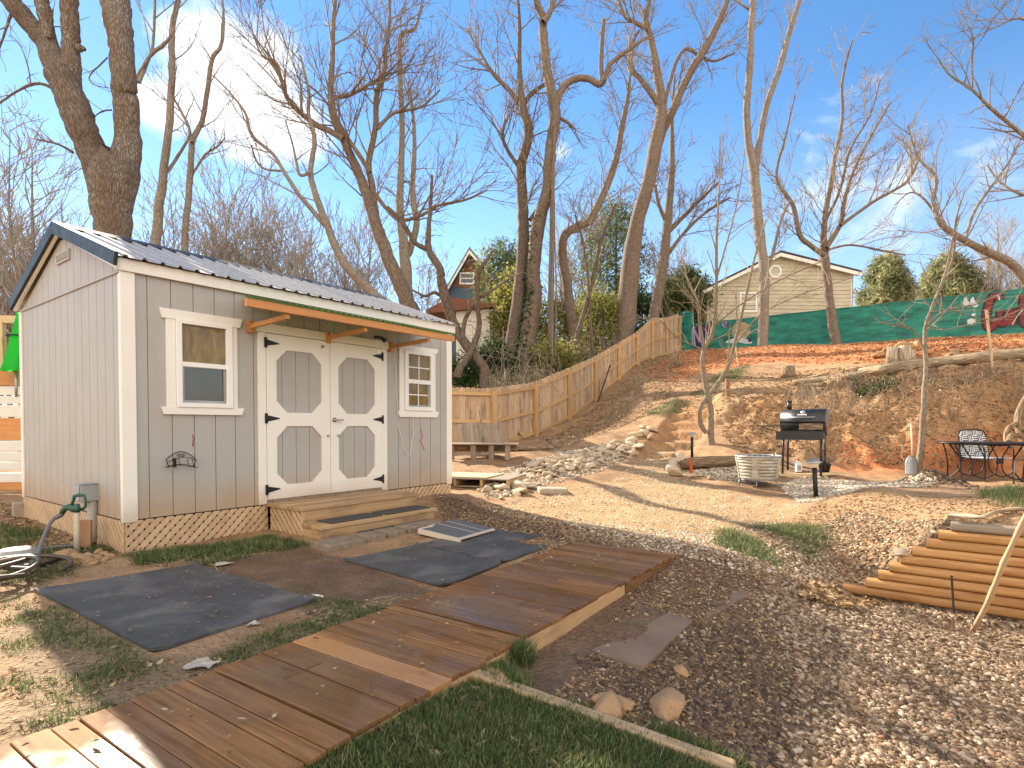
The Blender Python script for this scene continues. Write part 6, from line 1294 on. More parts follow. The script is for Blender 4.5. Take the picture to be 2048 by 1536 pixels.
t.sprout(a, 12, .8, O(wig=.3, up=-.03), .1, 2); t.build('hanging_vines', 'bundle of pale hanging vines right of the ivy trunk', 'vine', MT['barkpale'], MT['twigpale'])
# T8-T11
t = Tree(); Y = 24; a = t.limb([(1150,700,13),(1147,675,12),(1133,562,11),(1124,506,10),(1128,472,9.5),(1150,455,9),(1180,440,8.5),(1208,384,8.5),(1231,323,7.5),(1243,258,6.5),(1255,201,4.5),(1260,155,3),(1265,100,2)], Y)
t.sprout(a, 34, 2.0, O(up=.06, den=(2.8,2.6,2.6)), .3, 3); t.build('s_bent_tree', 'bare tree with a sharply bent S-shaped trunk behind the fence', 'tree', MT['barkbrown'], MT['twig'])
t = Tree(); Y = 22.5; a = t.limb([(1150,690,6),(1185,562,4.5),(1199,492,4),(1218,440,3.5),(1231,408,2.5)], Y); b = t.limb([(1185,700,3),(1176,560,3),(1165,480,2.5),(1150,430,2)], Y)
for q in (a, b): t.sprout(q, 13, 1.4, O(), .2, 3)
t.build('dark_sapling', 'dark thin sapling between the S-bent tree and the big leaning tree', 'tree', MT['barkdark'], MT['twig'])
t = Tree(); Y = 27; a = t.limb([(1246,700,26),(1250,661,23),(1260,539,21),(1274,445,16),(1297,366,15),(1311,291,15),(1323,220,12),(1316,155,10),(1302,80,7.5),(1292,37,6),(1302,-10,4)], Y); b = t.limb([(1311,300,12),(1325,262,10),(1344,225,9),(1377,150,8.5),(1410,98,8.5),(1440,37,7),(1462,-20,5)], Y+.3); c = t.limb([(1316,210,6.5),(1300,185,6),(1278,155,5.5),(1260,136,5),(1264,89,4),(1278,61,3)], Y); d = t.limb([(1296,58,5),(1270,45,4.5),(1250,33,4),(1236,-5,3)], Y); e = t.limb([(1330,205,4),(1350,130,4),(1372,98,4),(1400,112,3.5),(1430,122,2.5),(1470,105,1.6)], Y)
for q, n in ((a,20),(b,18),(c,9),(d,9),(e,8)): t.sprout(q, n, 2.3, O(up=.05, den=(2.4,2.4,2.4)), .3, 3)
t.build('big_leaning_tree', 'biggest dark-trunked tree behind the fence, leaning right and forking high', 'tree', MT['barkbrown'], MT['twig'])
t = Tree(); Y = 30; a = t.limb([(1302,690,15),(1306,642,13),(1325,539,11),(1335,445,9.5),(1344,337,6.5),(1344,234,4),(1350,150,2)], Y); b = t.limb([(1332,470,5),(1360,440,5),(1395,405,4),(1440,362,2.5)], Y); c = t.limb([(1328,520,5),(1365,470,4),(1405,430,3),(1460,395,2)], Y); d = t.limb([(1335,450,5),(1318,410,4),(1310,370,3)], Y)
for q, n in ((a,20),(b,14),(c,14),(d,8)): t.sprout(q, n, 2.0, O(up=.03, den=(2.8,2.8,2.8)), .25, 3)
t.build('reddish_bare_tree', 'reddish bare tree at the top of the fence with long limbs to the right', 'tree', MT['barkbrown'], MT['twig'])
# T12-T13 by the mural wall
t = Tree(); Y = 25.5; a = t.limb([(1526,700,14),(1526,680,12),(1528,547,11.5),(1517,456,11.5),(1508,346,11),(1496,273,8.5),(1494,205,8),(1501,114,7.5),(1503,46,7),(1505,0,6.5),(1508,-60,5)], Y); b = t.limb([(1510,350,8),(1514,320,7.5),(1521,273,7),(1535,205,7),(1562,128,6.5),(1580,59,6),(1599,0,5),(1618,-60,3)], Y+.2); c = t.limb([(1505,25,3),(1485,10,2.5),(1460,-5,2)], Y)
for q, n in ((a,14),(b,14),(c,4)): t.sprout(q, n, 1.5, O(up=.08, den=(1.8,2.0,2)), .35, 3)
d = t.limb([(1526,560,4),(1545,510,4),(1562,440,3),(1580,400,2)], Y); t.sprout(d, 10, 1.4, O(up=.05), .2, 3)
t.build('tall_forked_tree', 'tall smooth tree forking high, in front of the mural wall', 'tree', MT['barkgrey'], MT['twigpale'])
t = Tree(); Y = 26.5; a = t.limb([(1676,700,14),(1672,684,12),(1658,592,10),(1649,510,10),(1648,478,7.5),(1650,430,6.5),(1660,380,5.5),(1667,330,5),(1677,280,4.5),(1685,230,4),(1685,160,3),(1705,80,2)], Y); b = t.limb([(1648,510,6.5),(1620,490,6),(1599,469,6),(1585,410,5.5),(1553,355,3.5),(1571,273,2.5),(1590,190,1.5)], Y); c = t.limb([(1653,496,6.5),(1681,446,6),(1690,396,4.5),(1717,319,3.5),(1781,205,2)], Y); d = t.limb([(1681,451,4.5),(1744,405,4),(1813,364,3.2),(1840,314,2)], Y-.3); e = t.limb([(1655,500,3),(1700,490,2.5),(1760,500,2),(1810,510,1.4)], Y); f = t.limb([(1652,440,4),(1680,380,3.5),(1700,300,3),(1740,230,2),(1760,160,1.5)], Y+.2)
for q, n in ((a,22),(b,18),(c,16),(d,16),(e,7),(f,14)): t.sprout(q, n, 1.9, O(up=.07, den=(2.6,2.5,2.6)), .25, 3)
t.build('wide_bare_tree', 'wide many-limbed bare tree in front of the mural wall below the beige house', 'tree', MT['barkbrown'], MT['twigpale'])
# T14, T15 limbs coming in from the right
t = Tree(); Y = 15; a = t.limb([(2260,830,26),(2220,740,22),(2140,650,18),(2060,568,14),(2018,524,11.5),(1968,501,10),(1918,474,8.5),(1881,446,7.5),(1867,401,5.5),(1872,355,4.5),(1836,314,3),(1815,250,2)], Y); b = t.limb([(1930,480,4),(1950,420,4),(1985,370,3.4),(2020,320,2.5),(2050,260,2)], Y); c = t.limb([(1885,450,3),(1850,400,3),(1820,385,2),(1790,410,1.4)], Y)
for q, n in ((a,20),(b,14),(c,8)): t.sprout(q, n, 1.4, O(up=.05, den=(2.8,2.6,2.6)), .4, 3)
t.build('overhanging_tree', 'tree off the right edge with one thick limb sweeping down across the wall', 'tree', MT['barkgrey'], MT['twigpale'], None, None)
t = Tree(); Y = 13; a = t.limb([(2330,840,20),(2290,640,16),(2200,420,11),(2120,330,7),(2040,265,5.5),(1980,215,4.5),(1945,180,3.5),(1900,150,2.5),(1875,115,1.5)], Y); b = t.limb([(1945,182,2.6),(1944,120,2.4),(1945,70,2),(1920,20,1.4)], Y); c = t.limb([(2150,470,5),(2080,400,4.5),(2040,388,4),(2000,365,3),(1975,330,2)], Y); d = t.limb([(2230,300,5),(2120,120,4),(2050,40,3),(1990,55,2),(1940,80,1.4)], Y)
for q, n in ((a,16),(b,7),(c,8),(d,14)): t.sprout(q, n, 1.2, O(up=.02, den=(2.6,2.4,2.4)), .4, 3)
t.build('edge_tree', 'bare tree off the right edge reaching thin limbs into the upper right sky', 'tree', MT['barkgrey'], MT['twigpale'])
# T16 young tree right, T17 forked sapling
t = Tree(); Y = 11; a = t.limb([(1836,952,8.5),(1843,880,7.6),(1848,800,6.8),(1852,740,6.2),(1850,690,5.6),(1852,650,5),(1870,600,4.2),(1893,540,3.3),(1905,480,2.4),(1920,430,1.5)], Y, .08); b = t.limb([(1851,705,2.6),(1828,662,2),(1800,650,1.6),(1760,648,1)], Y); c = t.limb([(1853,650,2.6),(1890,622,2.2),(1960,606,1.8),(2050,560,1.2)], Y); d = t.limb([(1870,600,3.4),(1905,520,3),(1912,440,2.4),(1930,380,1.6)], Y); e = t.limb([(1853,650,1.8),(1880,660,1.6),(1940,650,1.2),(2000,640,1)], Y-.3); f = t.limb([(1862,625,2),(1900,620,1.8),(1985,640,1.2),(2060,610,1)], Y-.2)
for q, n in ((a,9),(b,5),(c,8),(d,8),(e,6),(f,7)): t.sprout(q, n, .75, O(up=.03, rmin=.003, den=(2.6,2.5,2)), .25 if q is not a else .5, 2)
t.build('young_tree', 'young straight tree with a shovel at its foot, in front of the bank', 'tree', MT['barkpale'], MT['twigpale'])
t = Tree(); Y = 12.3; a = t.limb([(1424,898,8.5),(1421,860,7.5),(1421,820,6.8),(1413,780,5.8),(1406,735,5.4),(1405,715,5.4),(1410,695,5),(1425,665,4.6),(1432,600,4.2),(1433,480,3.2),(1438,380,2.2),(1440,270,1.3)], Y, .05); b = t.limb([(1413,866,5.5),(1400,845,5.5),(1401,815,5),(1415,793,5),(1430,775,5),(1453,740,4.5),(1468,690,4),(1488,610,3.2),(1508,520,2.6),(1532,440,2)], Y, .05); c = t.limb([(1408,695,4.2),(1400,650,3.6),(1396,605,2.8),(1375,560,2),(1368,520,1.5)], Y); d = t.limb([(1430,650,2.6),(1480,610,2.2),(1560,560,1.8),(1650,520,1.2)], Y); e = t.limb([(1432,560,2.4),(1455,480,2),(1475,400,1.6),(1490,300,1.2)], Y); f = t.limb([(1408,700,2),(1385,690,1.6),(1350,672,1.2),(1320,640,1)], Y-.2); g_ = t.limb([(1470,690,2),(1520,630,1.8),(1600,590,1.3),(1690,560,1)], Y-.2)
for q, n in ((a,16),(b,12),(c,6),(d,9),(e,9),(f,6),(g_,9)): t.sprout(q, n, 1.05, O(up=.05, rmin=.003, den=(2.5,2.4,2)), .25 if q is not a else .5, 3)
t.build('forked_sapling', 'forked sapling with a looping second stem beside the dirt steps', 'tree', MT['barkpale'], MT['twigpale'])
# far woods: three patterns, copied
pats = []
for k in range(4):
    t = Tree(); t.rm = .011; hgt = (9, 8, 10, 7)[k]; n = 3 if k % 2 else 2
    for j in range(n):
        P = [(0.0,0.0,0.0)]; x = U(-.12,.12); y = U(-.12,.12)
        for i in range(8): x += G(0,.05); y += G(0,.05); P.append((P[-1][0]+x*hgt/8, P[-1][1]+y*hgt/8, P[-1][2]+hgt/8*U(.9,1.05)))
        R = [(.11-.095*i/8)*(1 if j == 0 else .7) for i in range(9)]; t.tr.append((P, R)); t.sprout((P, R), 30, 2.6, O(up=.09, rmin=.009, den=(2.2,2.0,1.6)), .15, 3)
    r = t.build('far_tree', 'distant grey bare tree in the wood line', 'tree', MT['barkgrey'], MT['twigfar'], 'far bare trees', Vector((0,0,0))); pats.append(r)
def put_far(i, px, Y, sc, label):
    r = pats[i % 4] if i < 4 else copy_tree(pats[i % 4]); a = at(px, 600, Y); r.location = (a.x, Y, tzs(a.x, Y)-.2); r.rotation_euler = (0,0,U(0,6.28)); sc *= 1.18; r.scale = (sc*U(.9,1.2), sc*U(.9,1.2), sc); r['label'] = label
i = 0
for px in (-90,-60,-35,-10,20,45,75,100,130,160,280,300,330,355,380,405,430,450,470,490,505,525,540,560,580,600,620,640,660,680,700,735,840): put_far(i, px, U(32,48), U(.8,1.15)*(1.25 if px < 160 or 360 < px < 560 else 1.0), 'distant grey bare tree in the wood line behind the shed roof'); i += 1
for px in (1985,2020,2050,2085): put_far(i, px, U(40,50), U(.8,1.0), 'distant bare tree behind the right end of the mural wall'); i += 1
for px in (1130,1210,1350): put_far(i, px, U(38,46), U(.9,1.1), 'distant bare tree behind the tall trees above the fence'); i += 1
# evergreens and shrubs
def crown_pts(c, rad, n, clumps, sp, cone=0.0):
    c = np.array(c); out = []; tn = []
    for k in range(clumps):
        while True:
            v = RNG.uniform(-1,1,3)
            if (v**2).sum() < 1: break
        v /= max(.35, np.sqrt((v**2).sum()))**.35
        if cone: v[:2] *= 1-cone*(v[2]+1)/2
        m = n//clumps; tone0 = RNG.uniform(.1,.75); out.append(c+v*rad+RNG.normal(size=(m,3))*sp); tn.append(np.clip(tone0+RNG.normal(size=m)*.16, 0, 1))
    return np.concatenate(out), np.concatenate(tn)
def evergreen(name, label, px, py0, py1, Y, wpx, mat, n, clumps, size, sp, cone, cat='tree', asp=.3, sink=.4):
    top, bot = at(px, py0, Y), at(px, py1, Y); w = wpx/F*Y; base = Vector((bot.x, Y, min(bot.z, tzs(bot.x, Y)))); r = empty(name, base, label, cat); hgt = top.z-bot.z
    P, tn = crown_pts((0, 0, (top.z+bot.z)/2-base.z), np.array([w/2, w/2, hgt/2]), n, clumps, sp, cone)
    cards('crown', P, None, size, mat, r, None, tn, asp); t = Tree(); q = [(0,0,-.3),(U(-.05,.05),0,hgt*.3),(U(-.1,.1),U(-.1,.1),top.z-base.z-hgt*.1)]; t.tr.append(([tuple(p) for p in spline(q,4)], [max(.02,.10*w/3*(1-i/10)) for i in range(9)])); t.sprout(t.tr[0], 26, w*.5, O(up=.06, rmin=.006, den=(1.6,1.4)), .15, 2)
    V, Fq, g, tt = tubes_np([(b[0], b[1]) for b in t.br]+t.tr, 5); mesh_np('trunk', V, [Fq], MT['barkdark'], True, tt, g, r); return r
evergreen('cedar_tree', 'bushy yellow-green cedar right beside the beige house', 1770, 512, 640, 44, 135, LF['cedar'], 11000, 130, .62, .30, .8, 'tree', .13)
evergreen('cedar_tree', 'wider darker cedar to the right of the other, above the mural wall', 1893, 512, 640, 46, 172, LF['cedar'], 12000, 130, .62, .33, .8, 'tree', .13)
evergreen('pine_tree', 'loose sparse pine behind the big leaning tree', 1230, 395, 690, 34, 190, LF['pine'], 9000, 110, .30, .42, .5, 'tree', .2)
evergreen('pine_tree', 'dark pine beside the top of the fence and the mural wall pillar', 1372, 545, 650, 37, 120, LF['pine'], 10000, 80, .26, .25, .2)
evergreen('pine_tree', 'thin pine crown behind the vine-hung pair of trunks', 1010, 480, 700, 36, 150, LF['pine'], 6500, 60, .30, .35, .3)
evergreen('privet_shrub', 'tall yellow-green privet in front of the blue house', 1030, 540, 745, 27, 90, LF['privet'], 12000, 110, .17, .22, .1, 'shrub', .5)
evergreen('privet_shrub', 'olive shrub behind the pale hanging vines', 1110, 600, 750, 25, 100, LF['privet'], 7500, 80, .15, .22, .1, 'shrub', .5)
evergreen('privet_shrub', 'olive shrub left of the big leaning tree foot', 1200, 575, 720, 28, 110, LF['privet'], 7500, 80, .16, .24, .1, 'shrub', .5)
evergreen('laurel_shrub', 'dark evergreen shrub at the foot of the big leaning tree', 1285, 585, 720, 31.5, 100, LF['ivy'], 8000, 80, .18, .25, .1, 'shrub', .5)
evergreen('laurel_shrub', 'low dark shrub behind the fence by the ivy trunk', 985, 690, 760, 23, 90, LF['ivy'], 5000, 60, .13, .2, .1, 'shrub', .5)
evergreen('privet_shrub', 'low olive bush just behind the middle of the fence', 1110, 690, 745, 22.6, 110, LF['privet'], 5500, 60, .11, .18, .1, 'shrub', .5)
evergreen('laurel_shrub', 'dark leafy bush under the twisted tree behind the shed end', 930, 715, 775, 17.5, 70, LF['ivy'], 4000, 50, .09, .14, .1, 'shrub', .5)
# ---------------------------------------------------------------- stuff: stones, litter, grass, undergrowth
EXC = [poly((68,1183),(388,1133),(632,1204),(308,1309)), poly((686,1122),(834,1092),(924,1072),(1094,1098),(887,1179)), poly((928,1071),(985,1060),(1080,1074),(1022,1086)), poly((838,1060),(908,1037),(990,1058),(922,1077)),
       np.array([[(BO+BU*u-BV*v).x, (BO+BU*u-BV*v).y] for u, v in ((-1.8,.0),(4.1,.0),(4.1,-.97),(-1.8,-.97))]), np.array([[loc(x,y,0).x, loc(x,y,0).y] for x, y in ((0,0),(1.35,0),(1.35,-1.0),(2.95,-1.0),(2.95,0),(L,0),(L,W),(0,W))])]
SLB = poly((1150,1293),(1278,1203),(1385,1246),(1285,1342))
def excluded(q):
    m = np.zeros(len(q), bool)
    for P in EXC: m |= sdist(q[:,0], q[:,1], P) > 0
    m |= (sdist(q[:,0], q[:,1], SLB) > .03) & (RNG.uniform(0,1,len(q)) < .93)
    return m
def rand_in(P, n):
    lo, hi = P.min(0), P.max(0); out = []; got = 0; it = 0
    while got < n and it < 60:
        it += 1; q = RNG.uniform(lo, hi, (n*2, 2)); q = q[sdist(q[:,0], q[:,1], P) > 0]; q = q[~excluded(q)]; out.append(q); got += len(q)
    return np.concatenate(out)[:n]
def scatter(name, XY, tmpl, faces, size, mat, label, cat, align=.8, tilt=.5, lift=.0, tone=None, smooth=False, aniso=None, zabs=None):
    n = len(XY); x, y = XY[:,0], XY[:,1]; z = (tz(x, y) if zabs is None else zabs)+lift*size; N = tnormal(x, y)*align+np.array([0,0,1-align])+RNG.normal(size=(n,3))*tilt; N /= np.linalg.norm(N, axis=1, keepdims=True)
    a = RNG.uniform(0, 6.283, n); t1 = np.stack([np.cos(a), np.sin(a), np.zeros(n)], 1); t1 -= N*(t1*N).sum(1, keepdims=True); t1 /= np.linalg.norm(t1, axis=1, keepdims=True); t2 = np.cross(N, t1)
    S = np.ones((n,3)) if aniso is None else aniso; S = S*np.asarray(size).reshape(-1,1) if np.ndim(size) else S*size
    if isinstance(tmpl, list):
        k = RNG.integers(0, len(tmpl), n); T = np.stack(tmpl)[k]
    else: T = np.broadcast_to(tmpl, (n,)+tmpl.shape)
    V = T[:,:,0:1]*S[:,None,0:1]*t1[:,None,:]+T[:,:,1:2]*S[:,None,1:2]*t2[:,None,:]+T[:,:,2:3]*S[:,None,2:3]*N[:,None,:]+np.stack([x,y,z],1)[:,None,:]
    m = T.shape[1]; Fq = (np.asarray(faces)[None]+(np.arange(n)*m)[:,None,None]).reshape(-1, np.asarray(faces).shape[1]); tn = RNG.uniform(0,1,n) if tone is None else tone
    o = mesh_np(name, V.reshape(-1,3), [Fq], mat, smooth, np.repeat(tn, m)); tag(o, label, cat, None, 'stuff'); return o
def ico(sub):
    bm = bmesh.new(); bmesh.ops.create_icosphere(bm, subdivisions=sub, radius=1); V = np.array([v.co[:] for v in bm.verts]); Fq = np.array([[v.index for v in f.verts] for f in bm.faces]); bm.free(); return V, Fq
iv, iff = ico(2); iv1, if1 = ico(1)
def pebs(V, k, a): 
    out = []
    for s in range(k):
        W_ = V*(1+a*(np.array([mnoise.noise(Vector(v*1.3)+Vector((s*5.1,s*2.3,s))) for v in V]))[:,None]); out.append(W_*np.array([1.15,.85,.55]))
    return out
PB, PB1 = pebs(iv, 10, .55), pebs(iv1, 8, .5)
def pebble_mat(nm, stops):
    t = NT(nm); col = t.ramp(t.attr('tone'), stops); n = t.noise(t.obj(), 45, 4, .7); col = t.mix(t.ramp(n, [(.4, 0.0), (.75, .5)]), col, t.mix(1.0, col, (.5,.45,.4), 'MULTIPLY')); return t.fin(col, .85, 0, t.bump(n, .35, .004), .3)
GP = pebble_mat('gravel_stones', [(0,(.07,.048,.032)),(.4,(.19,.125,.078)),(.7,(.33,.24,.155)),(.92,(.52,.43,.32)),(1,(.28,.13,.065))])
GPD = pebble_mat('dark_shaded_gravel', [(0,(.05,.035,.025)),(.6,(.12,.08,.055)),(.93,(.22,.16,.11)),(1,(.45,.37,.28))])  # darker gravel copy: shade put in the colour, also used for dark spoil
GP2 = pebble_mat('patio_gravel', [(0,(.22,.17,.12)),(.4,(.44,.36,.26)),(.8,(.60,.52,.40)),(1,(.68,.62,.53))])
def sz(n, a, b, p=2.0): return a+(b-a)*RNG.uniform(0,1,n)**p
P = ZN['gravel'][0]; P2 = poly((1560,1536),(1590,1400),(1570,1290),(1500,1200),(1600,1150),(1900,1215),(2048,1240),(2150,1300),(2150,1590),(1520,1590))
XY = np.concatenate([rand_in(P, 10500), rand_in(P2, 5500)]); n = len(XY); scatter('gravel', XY, PB, iff, sz(n,.005,.021,2.3), GP, 'loose brown pebbles sloping down in front of the timber wall', 'gravel', .9, .35, .1, None, True)
P = poly((1130,1300),(1250,1420),(1440,1500),(1540,1536),(1600,1400),(1500,1250),(1380,1250),(1280,1345)); XY = rand_in(P, 3600); scatter('gravel', XY, PB1, if1, sz(len(XY),.004,.02,2.6), GPD, 'scattered pebbles darkened for shade on the soil beside the slab', 'gravel', .9, .35, .0, None, True)
XY = np.concatenate([rand_in(ZN['gravel'][1], 6500), rand_in(ZN['gravel'][3], 1200)]); scatter('gravel', XY, PB1, if1, sz(len(XY),.012,.034,1.6), GP2, 'pale gravel spread on the patio round the grill', 'gravel', .9, .3, .1, None, True)
XY = np.concatenate([rand_in(ZN['gravel'][2], 2600), rand_in(poly((960,1000),(1040,985),(1250,925),(1290,900),(1180,890),(1000,940)), 1800)]); scatter('gravel', XY, PB1, if1, sz(len(XY),.012,.04,1.8), GP2, 'grey gravel on the slope behind the rock heap', 'gravel', .9, .3, .1, None, True)
XY = np.concatenate([rand_in(ZN['sand'][1], 5200), rand_in(poly((1100,1040),(1500,1085),(1640,1100),(1700,1170),(1500,1150),(1300,1100)), 2600)]); scatter('gravel', XY, PB1, if1, sz(len(XY),.006,.022,2.6), GP2, 'fine tan grit strewn over the sunlit path', 'gravel', .9, .3, .0, None, True)
XY = np.concatenate([rand_in(poly((1480,1090),(1700,1020),(1950,1030),(1900,1060),(1740,1170),(1600,1160)), 6500), rand_in(poly((870,995),(1000,1010),(1200,1060),(1480,1120),(1330,1112),(1100,1075),(940,1050)), 10)]); scatter('gravel', XY, PB1, if1, sz(len(XY),.006,.022,2.4), GP, 'brown stony crumbs over the mound beside the timbers', 'gravel', .9, .4, .1, None, True)
XY = rand_in(poly((870,995),(1000,1010),(1200,1060),(1480,1120),(1330,1112),(1100,1075),(940,1050)), 3200); scatter('gravel', XY, PB1, if1, sz(len(XY),.004,.018,2.4), GPD, 'dark crumbs of wet soil and stone between the steps and the sunlit path', 'gravel', .9, .4, .1, None, True)
XY = np.array([HEAPS[0][:2]])+RNG.normal(size=(900,2))*np.array([.26,.17]); scatter('gravel', XY, PB1, if1, sz(len(XY),.008,.03,1.8), GPD, 'dark spoil clods heaped beside the patio table', 'soil', .8, .5, .2, None, True)
# leaf litter
lt_ = [np.array([[-1,-.05,.0],[-.3,.42,.14*c],[.45,.36,.05],[1,.02,.22*c],[.4,-.38,.10],[-.35,-.40,.16*c],[-.3,0,-.03],[.4,0,-.02]]) for c in (1,-.6,1.6,.3)]; lf_ = [[0,6,1],[1,6,7],[1,7,2],[2,7,3],[3,7,4],[4,7,6],[4,6,5],[5,6,0]]
allyard = [(poly((870,990),(1100,1060),(1340,1110),(1520,1120),(1700,1170),(2048,1240),(2048,1536),(1440,1536),(1100,1400),(1260,1190),(900,1060)), 15000, .016), (poly((1330,700),(1380,730),(1340,800),(1230,860),(1100,900),(1075,880),(1240,770)), 6500, .045), (ZN['bank'][1], 8000, .04), (poly((1480,1080),(1640,1000),(2048,1000),(2048,1040),(1900,1060),(1740,1170)), 3000, .022), (ZN['grass'][1], 700, .018), (ZN['grass'][2], 900, .018), (ZN['grass'][0], 380, .03), (poly((1330,770),(1600,740),(2046,700),(2046,725),(1600,775),(1400,870)), 2600, .045), (poly((0,1000),(60,1020),(250,1100),(100,1110),(0,1080)), 900, .03), (ZN['red'][0], 2600, .05)]
XY = np.concatenate([rand_in(p, n) for p, n, s in allyard]); S = np.concatenate([np.full(n, s) for p, n, s in allyard])[:len(XY)]*RNG.uniform(.5,1.3,len(XY)); scatter('leaf_litter', XY, lt_, lf_, S, LF['dead'], 'dry brown leaves strewn over the soil and slopes', 'leaf litter', .85, .35, .15)
def ondeck(P, n):
    lo, hi = P.min(0), P.max(0); q = RNG.uniform(lo, hi, (n*3, 2)); return q[sdist(q[:,0], q[:,1], P) > .02][:n]
q = ondeck(EXC[4], 260); scatter('leaf_litter', q, lt_, lf_, RNG.uniform(.006,.02,len(q)), LF['dead'], 'small leaves and bits fallen on the boardwalk', 'leaf litter', 0, .12, .1, None, False, None, .048)
q = np.concatenate([ondeck(EXC[k], n_) for k, n_ in ((0,170),(1,70))]); scatter('leaf_litter', q, lt_, lf_, RNG.uniform(.004,.014,len(q)), LF['dead'], 'crumbs of leaf and grit on the rubber mats', 'leaf litter', 0, .12, .1, None, False, None, tz(q[:,0], q[:,1])+.03)
q = rand_in(poly((1590,1200),(1640,1165),(1760,1205),(1700,1225)), 700); scatter('leaf_litter', q, lt_, lf_, RNG.uniform(.02,.05,len(q)), LF['dead'], 'drift of curled brown leaves left of the timber wall', 'leaf litter', .5, .7, .6)
# wood chips on the red terrace, straw and twigs
cv = np.array([[-1,-.25,-.1],[1,-.25,-.1],[1,.25,-.1],[-1,.25,-.1],[-1,-.2,.1],[1,-.2,.1],[1,.2,.1],[-1,.2,.1]]); cf = [[0,3,2,1],[4,5,6,7],[0,1,5,4],[1,2,6,5],[2,3,7,6],[3,0,4,7]]
CM = pebble_mat('bark_chips', [(0,(.20,.075,.03)),(.5,(.40,.17,.07)),(1,(.60,.36,.20))]); XY = np.concatenate([rand_in(ZN['red'][0], 9000), rand_in(poly((1840,700),(2046,664),(2046,712),(1850,725)), 2500)]); scatter('wood_chips', XY, cv, cf, sz(len(XY),.03,.08), CM, 'orange chips and clods over the red terrace', 'wood chips', .85, .5, .2)
tv = np.array([[-1,-.012,0],[0,.05,.012],[1,-.012,.02],[-1,.012,.01],[0,.075,.03],[1,.012,.0]]); tf = [[0,1,4,3],[1,2,5,4]]
XY = np.concatenate([rand_in(P2, 700), rand_in(allyard[0][0], 900), rand_in(ZN['bank'][1], 2600), rand_in(allyard[1][0], 1600), rand_in(ZN['grass'][1], 900), rand_in(ZN['grass'][0], 900), rand_in(ZN['grass'][2], 500), rand_in(allyard[3][0], 700)]); n = len(XY); S = sz(n,.03,.16,1.6); scatter('straw', XY, tv, tf, S*np.clip(XY[:,1]/6,.45,1.6), LF['straw'], 'thin dry stalks and twigs lying on the soil', 'straw', .9, .25, .06)
# grass
bv = np.array([[-.07,0,0],[.07,0,0],[-.055,.10,.5],[.055,.10,.5],[0,.34,1.0]]); bt = [[0,1,3],[0,3,2],[2,3,4]]
def tufts(P, nt, nb, rad, lo, hi, mat, label, wild=.35, keep=None):
    c = rand_in(P, nt); 
    if keep is not None: c = c[keep(c)]
    XY = np.repeat(c, nb, 0)+RNG.normal(size=(len(c)*nb, 2))*rad; n = len(XY); tn = np.clip(np.repeat(RNG.uniform(.1,.7,len(c)), nb)+RNG.normal(size=n)*.2, 0, 1); S = RNG.uniform(lo, hi, n); scatter('grass', XY, bv, bt, S, mat, label, 'grass', .3, wild, 0, tn, False, np.stack([np.full(n,1.0)*.035/np.maximum(S,.02)*.55+.25, np.full(n,1.0), np.full(n,1.0)],1))
def patchy(th, fr, sd):
    return lambda c: fbm(c[:,0]*fr, c[:,1]*fr, 3, sd) > th
tufts(ZN['grass'][0], 6000, 8, .035, .015, .055, LF['grass'], 'short lush green grass along the bottom edge beside the boardwalk', .95, patchy(-.16, 2.6, 4))
tufts(ZN['grass'][1], 2600, 9, .035, .012, .04, LF['grass'], 'patchy worn grass at the left of the boardwalk', .6, patchy(-.02, 3.2, 7))
tufts(ZN['grass'][2], 2200, 8, .035, .012, .04, LF['grass'], 'thin worn grass between the mats and the shed', .6, patchy(.0, 3.2, 3))
tufts(poly((260,1112),(540,1078),(625,1092),(560,1100),(400,1118),(280,1130)), 420, 12, .03, .03, .09, LF['grass'], 'grass growing along the foot of the lattice', .5)
tufts(ZN['grass'][3], 900, 12, .06, .03, .085, LF['grass'], 'sunlit green tufts on the mound left of the timbers', .6, patchy(.03, 2.6, 5))
tufts(poly((1385,790),(1440,745),(1500,730),(1480,760),(1420,800)), 260, 12, .08, .06, .14, LF['grass'], 'thin grass on the slope above the dirt steps', .5, patchy(.0, 1.2, 2)); tufts(poly((1290,830),(1345,800),(1385,805),(1330,835)), 160, 12, .08, .05, .11, LF['grass'], 'thin grass patch left of the dirt steps', .5); tufts(poly((1950,985),(2046,975),(2046,1020),(1980,1010)), 120, 12, .05, .05, .12, LF['grass'], 'straggly grass at the right edge in front of the table', .5)
tufts(poly((1020,1305),(1052,1285),(1060,1310),(1035,1330)), 26, 30, .022, .06, .14, LF['grass'], 'bright grass clump growing against the boardwalk side', .4)
tufts(poly((930,1340),(1000,1330),(1060,1390),(990,1370)), 90, 14, .03, .04, .09, LF['grass'], 'grass tufts along the inner side of the edging timber', .5); tufts(poly((1240,1430),(1330,1470),(1480,1536),(1400,1525)), 140, 12, .03, .03, .08, LF['grass'], 'sparse grass outside the edging timber', .5, patchy(.0, 3, 2))
tufts(poly((0,1040),(150,1085),(230,1105),(60,1120),(0,1110)), 500, 10, .04, .03, .08, LF['grass'], 'grass behind the hydrant along the gable wall', .5, patchy(-.02, 1.8, 6))
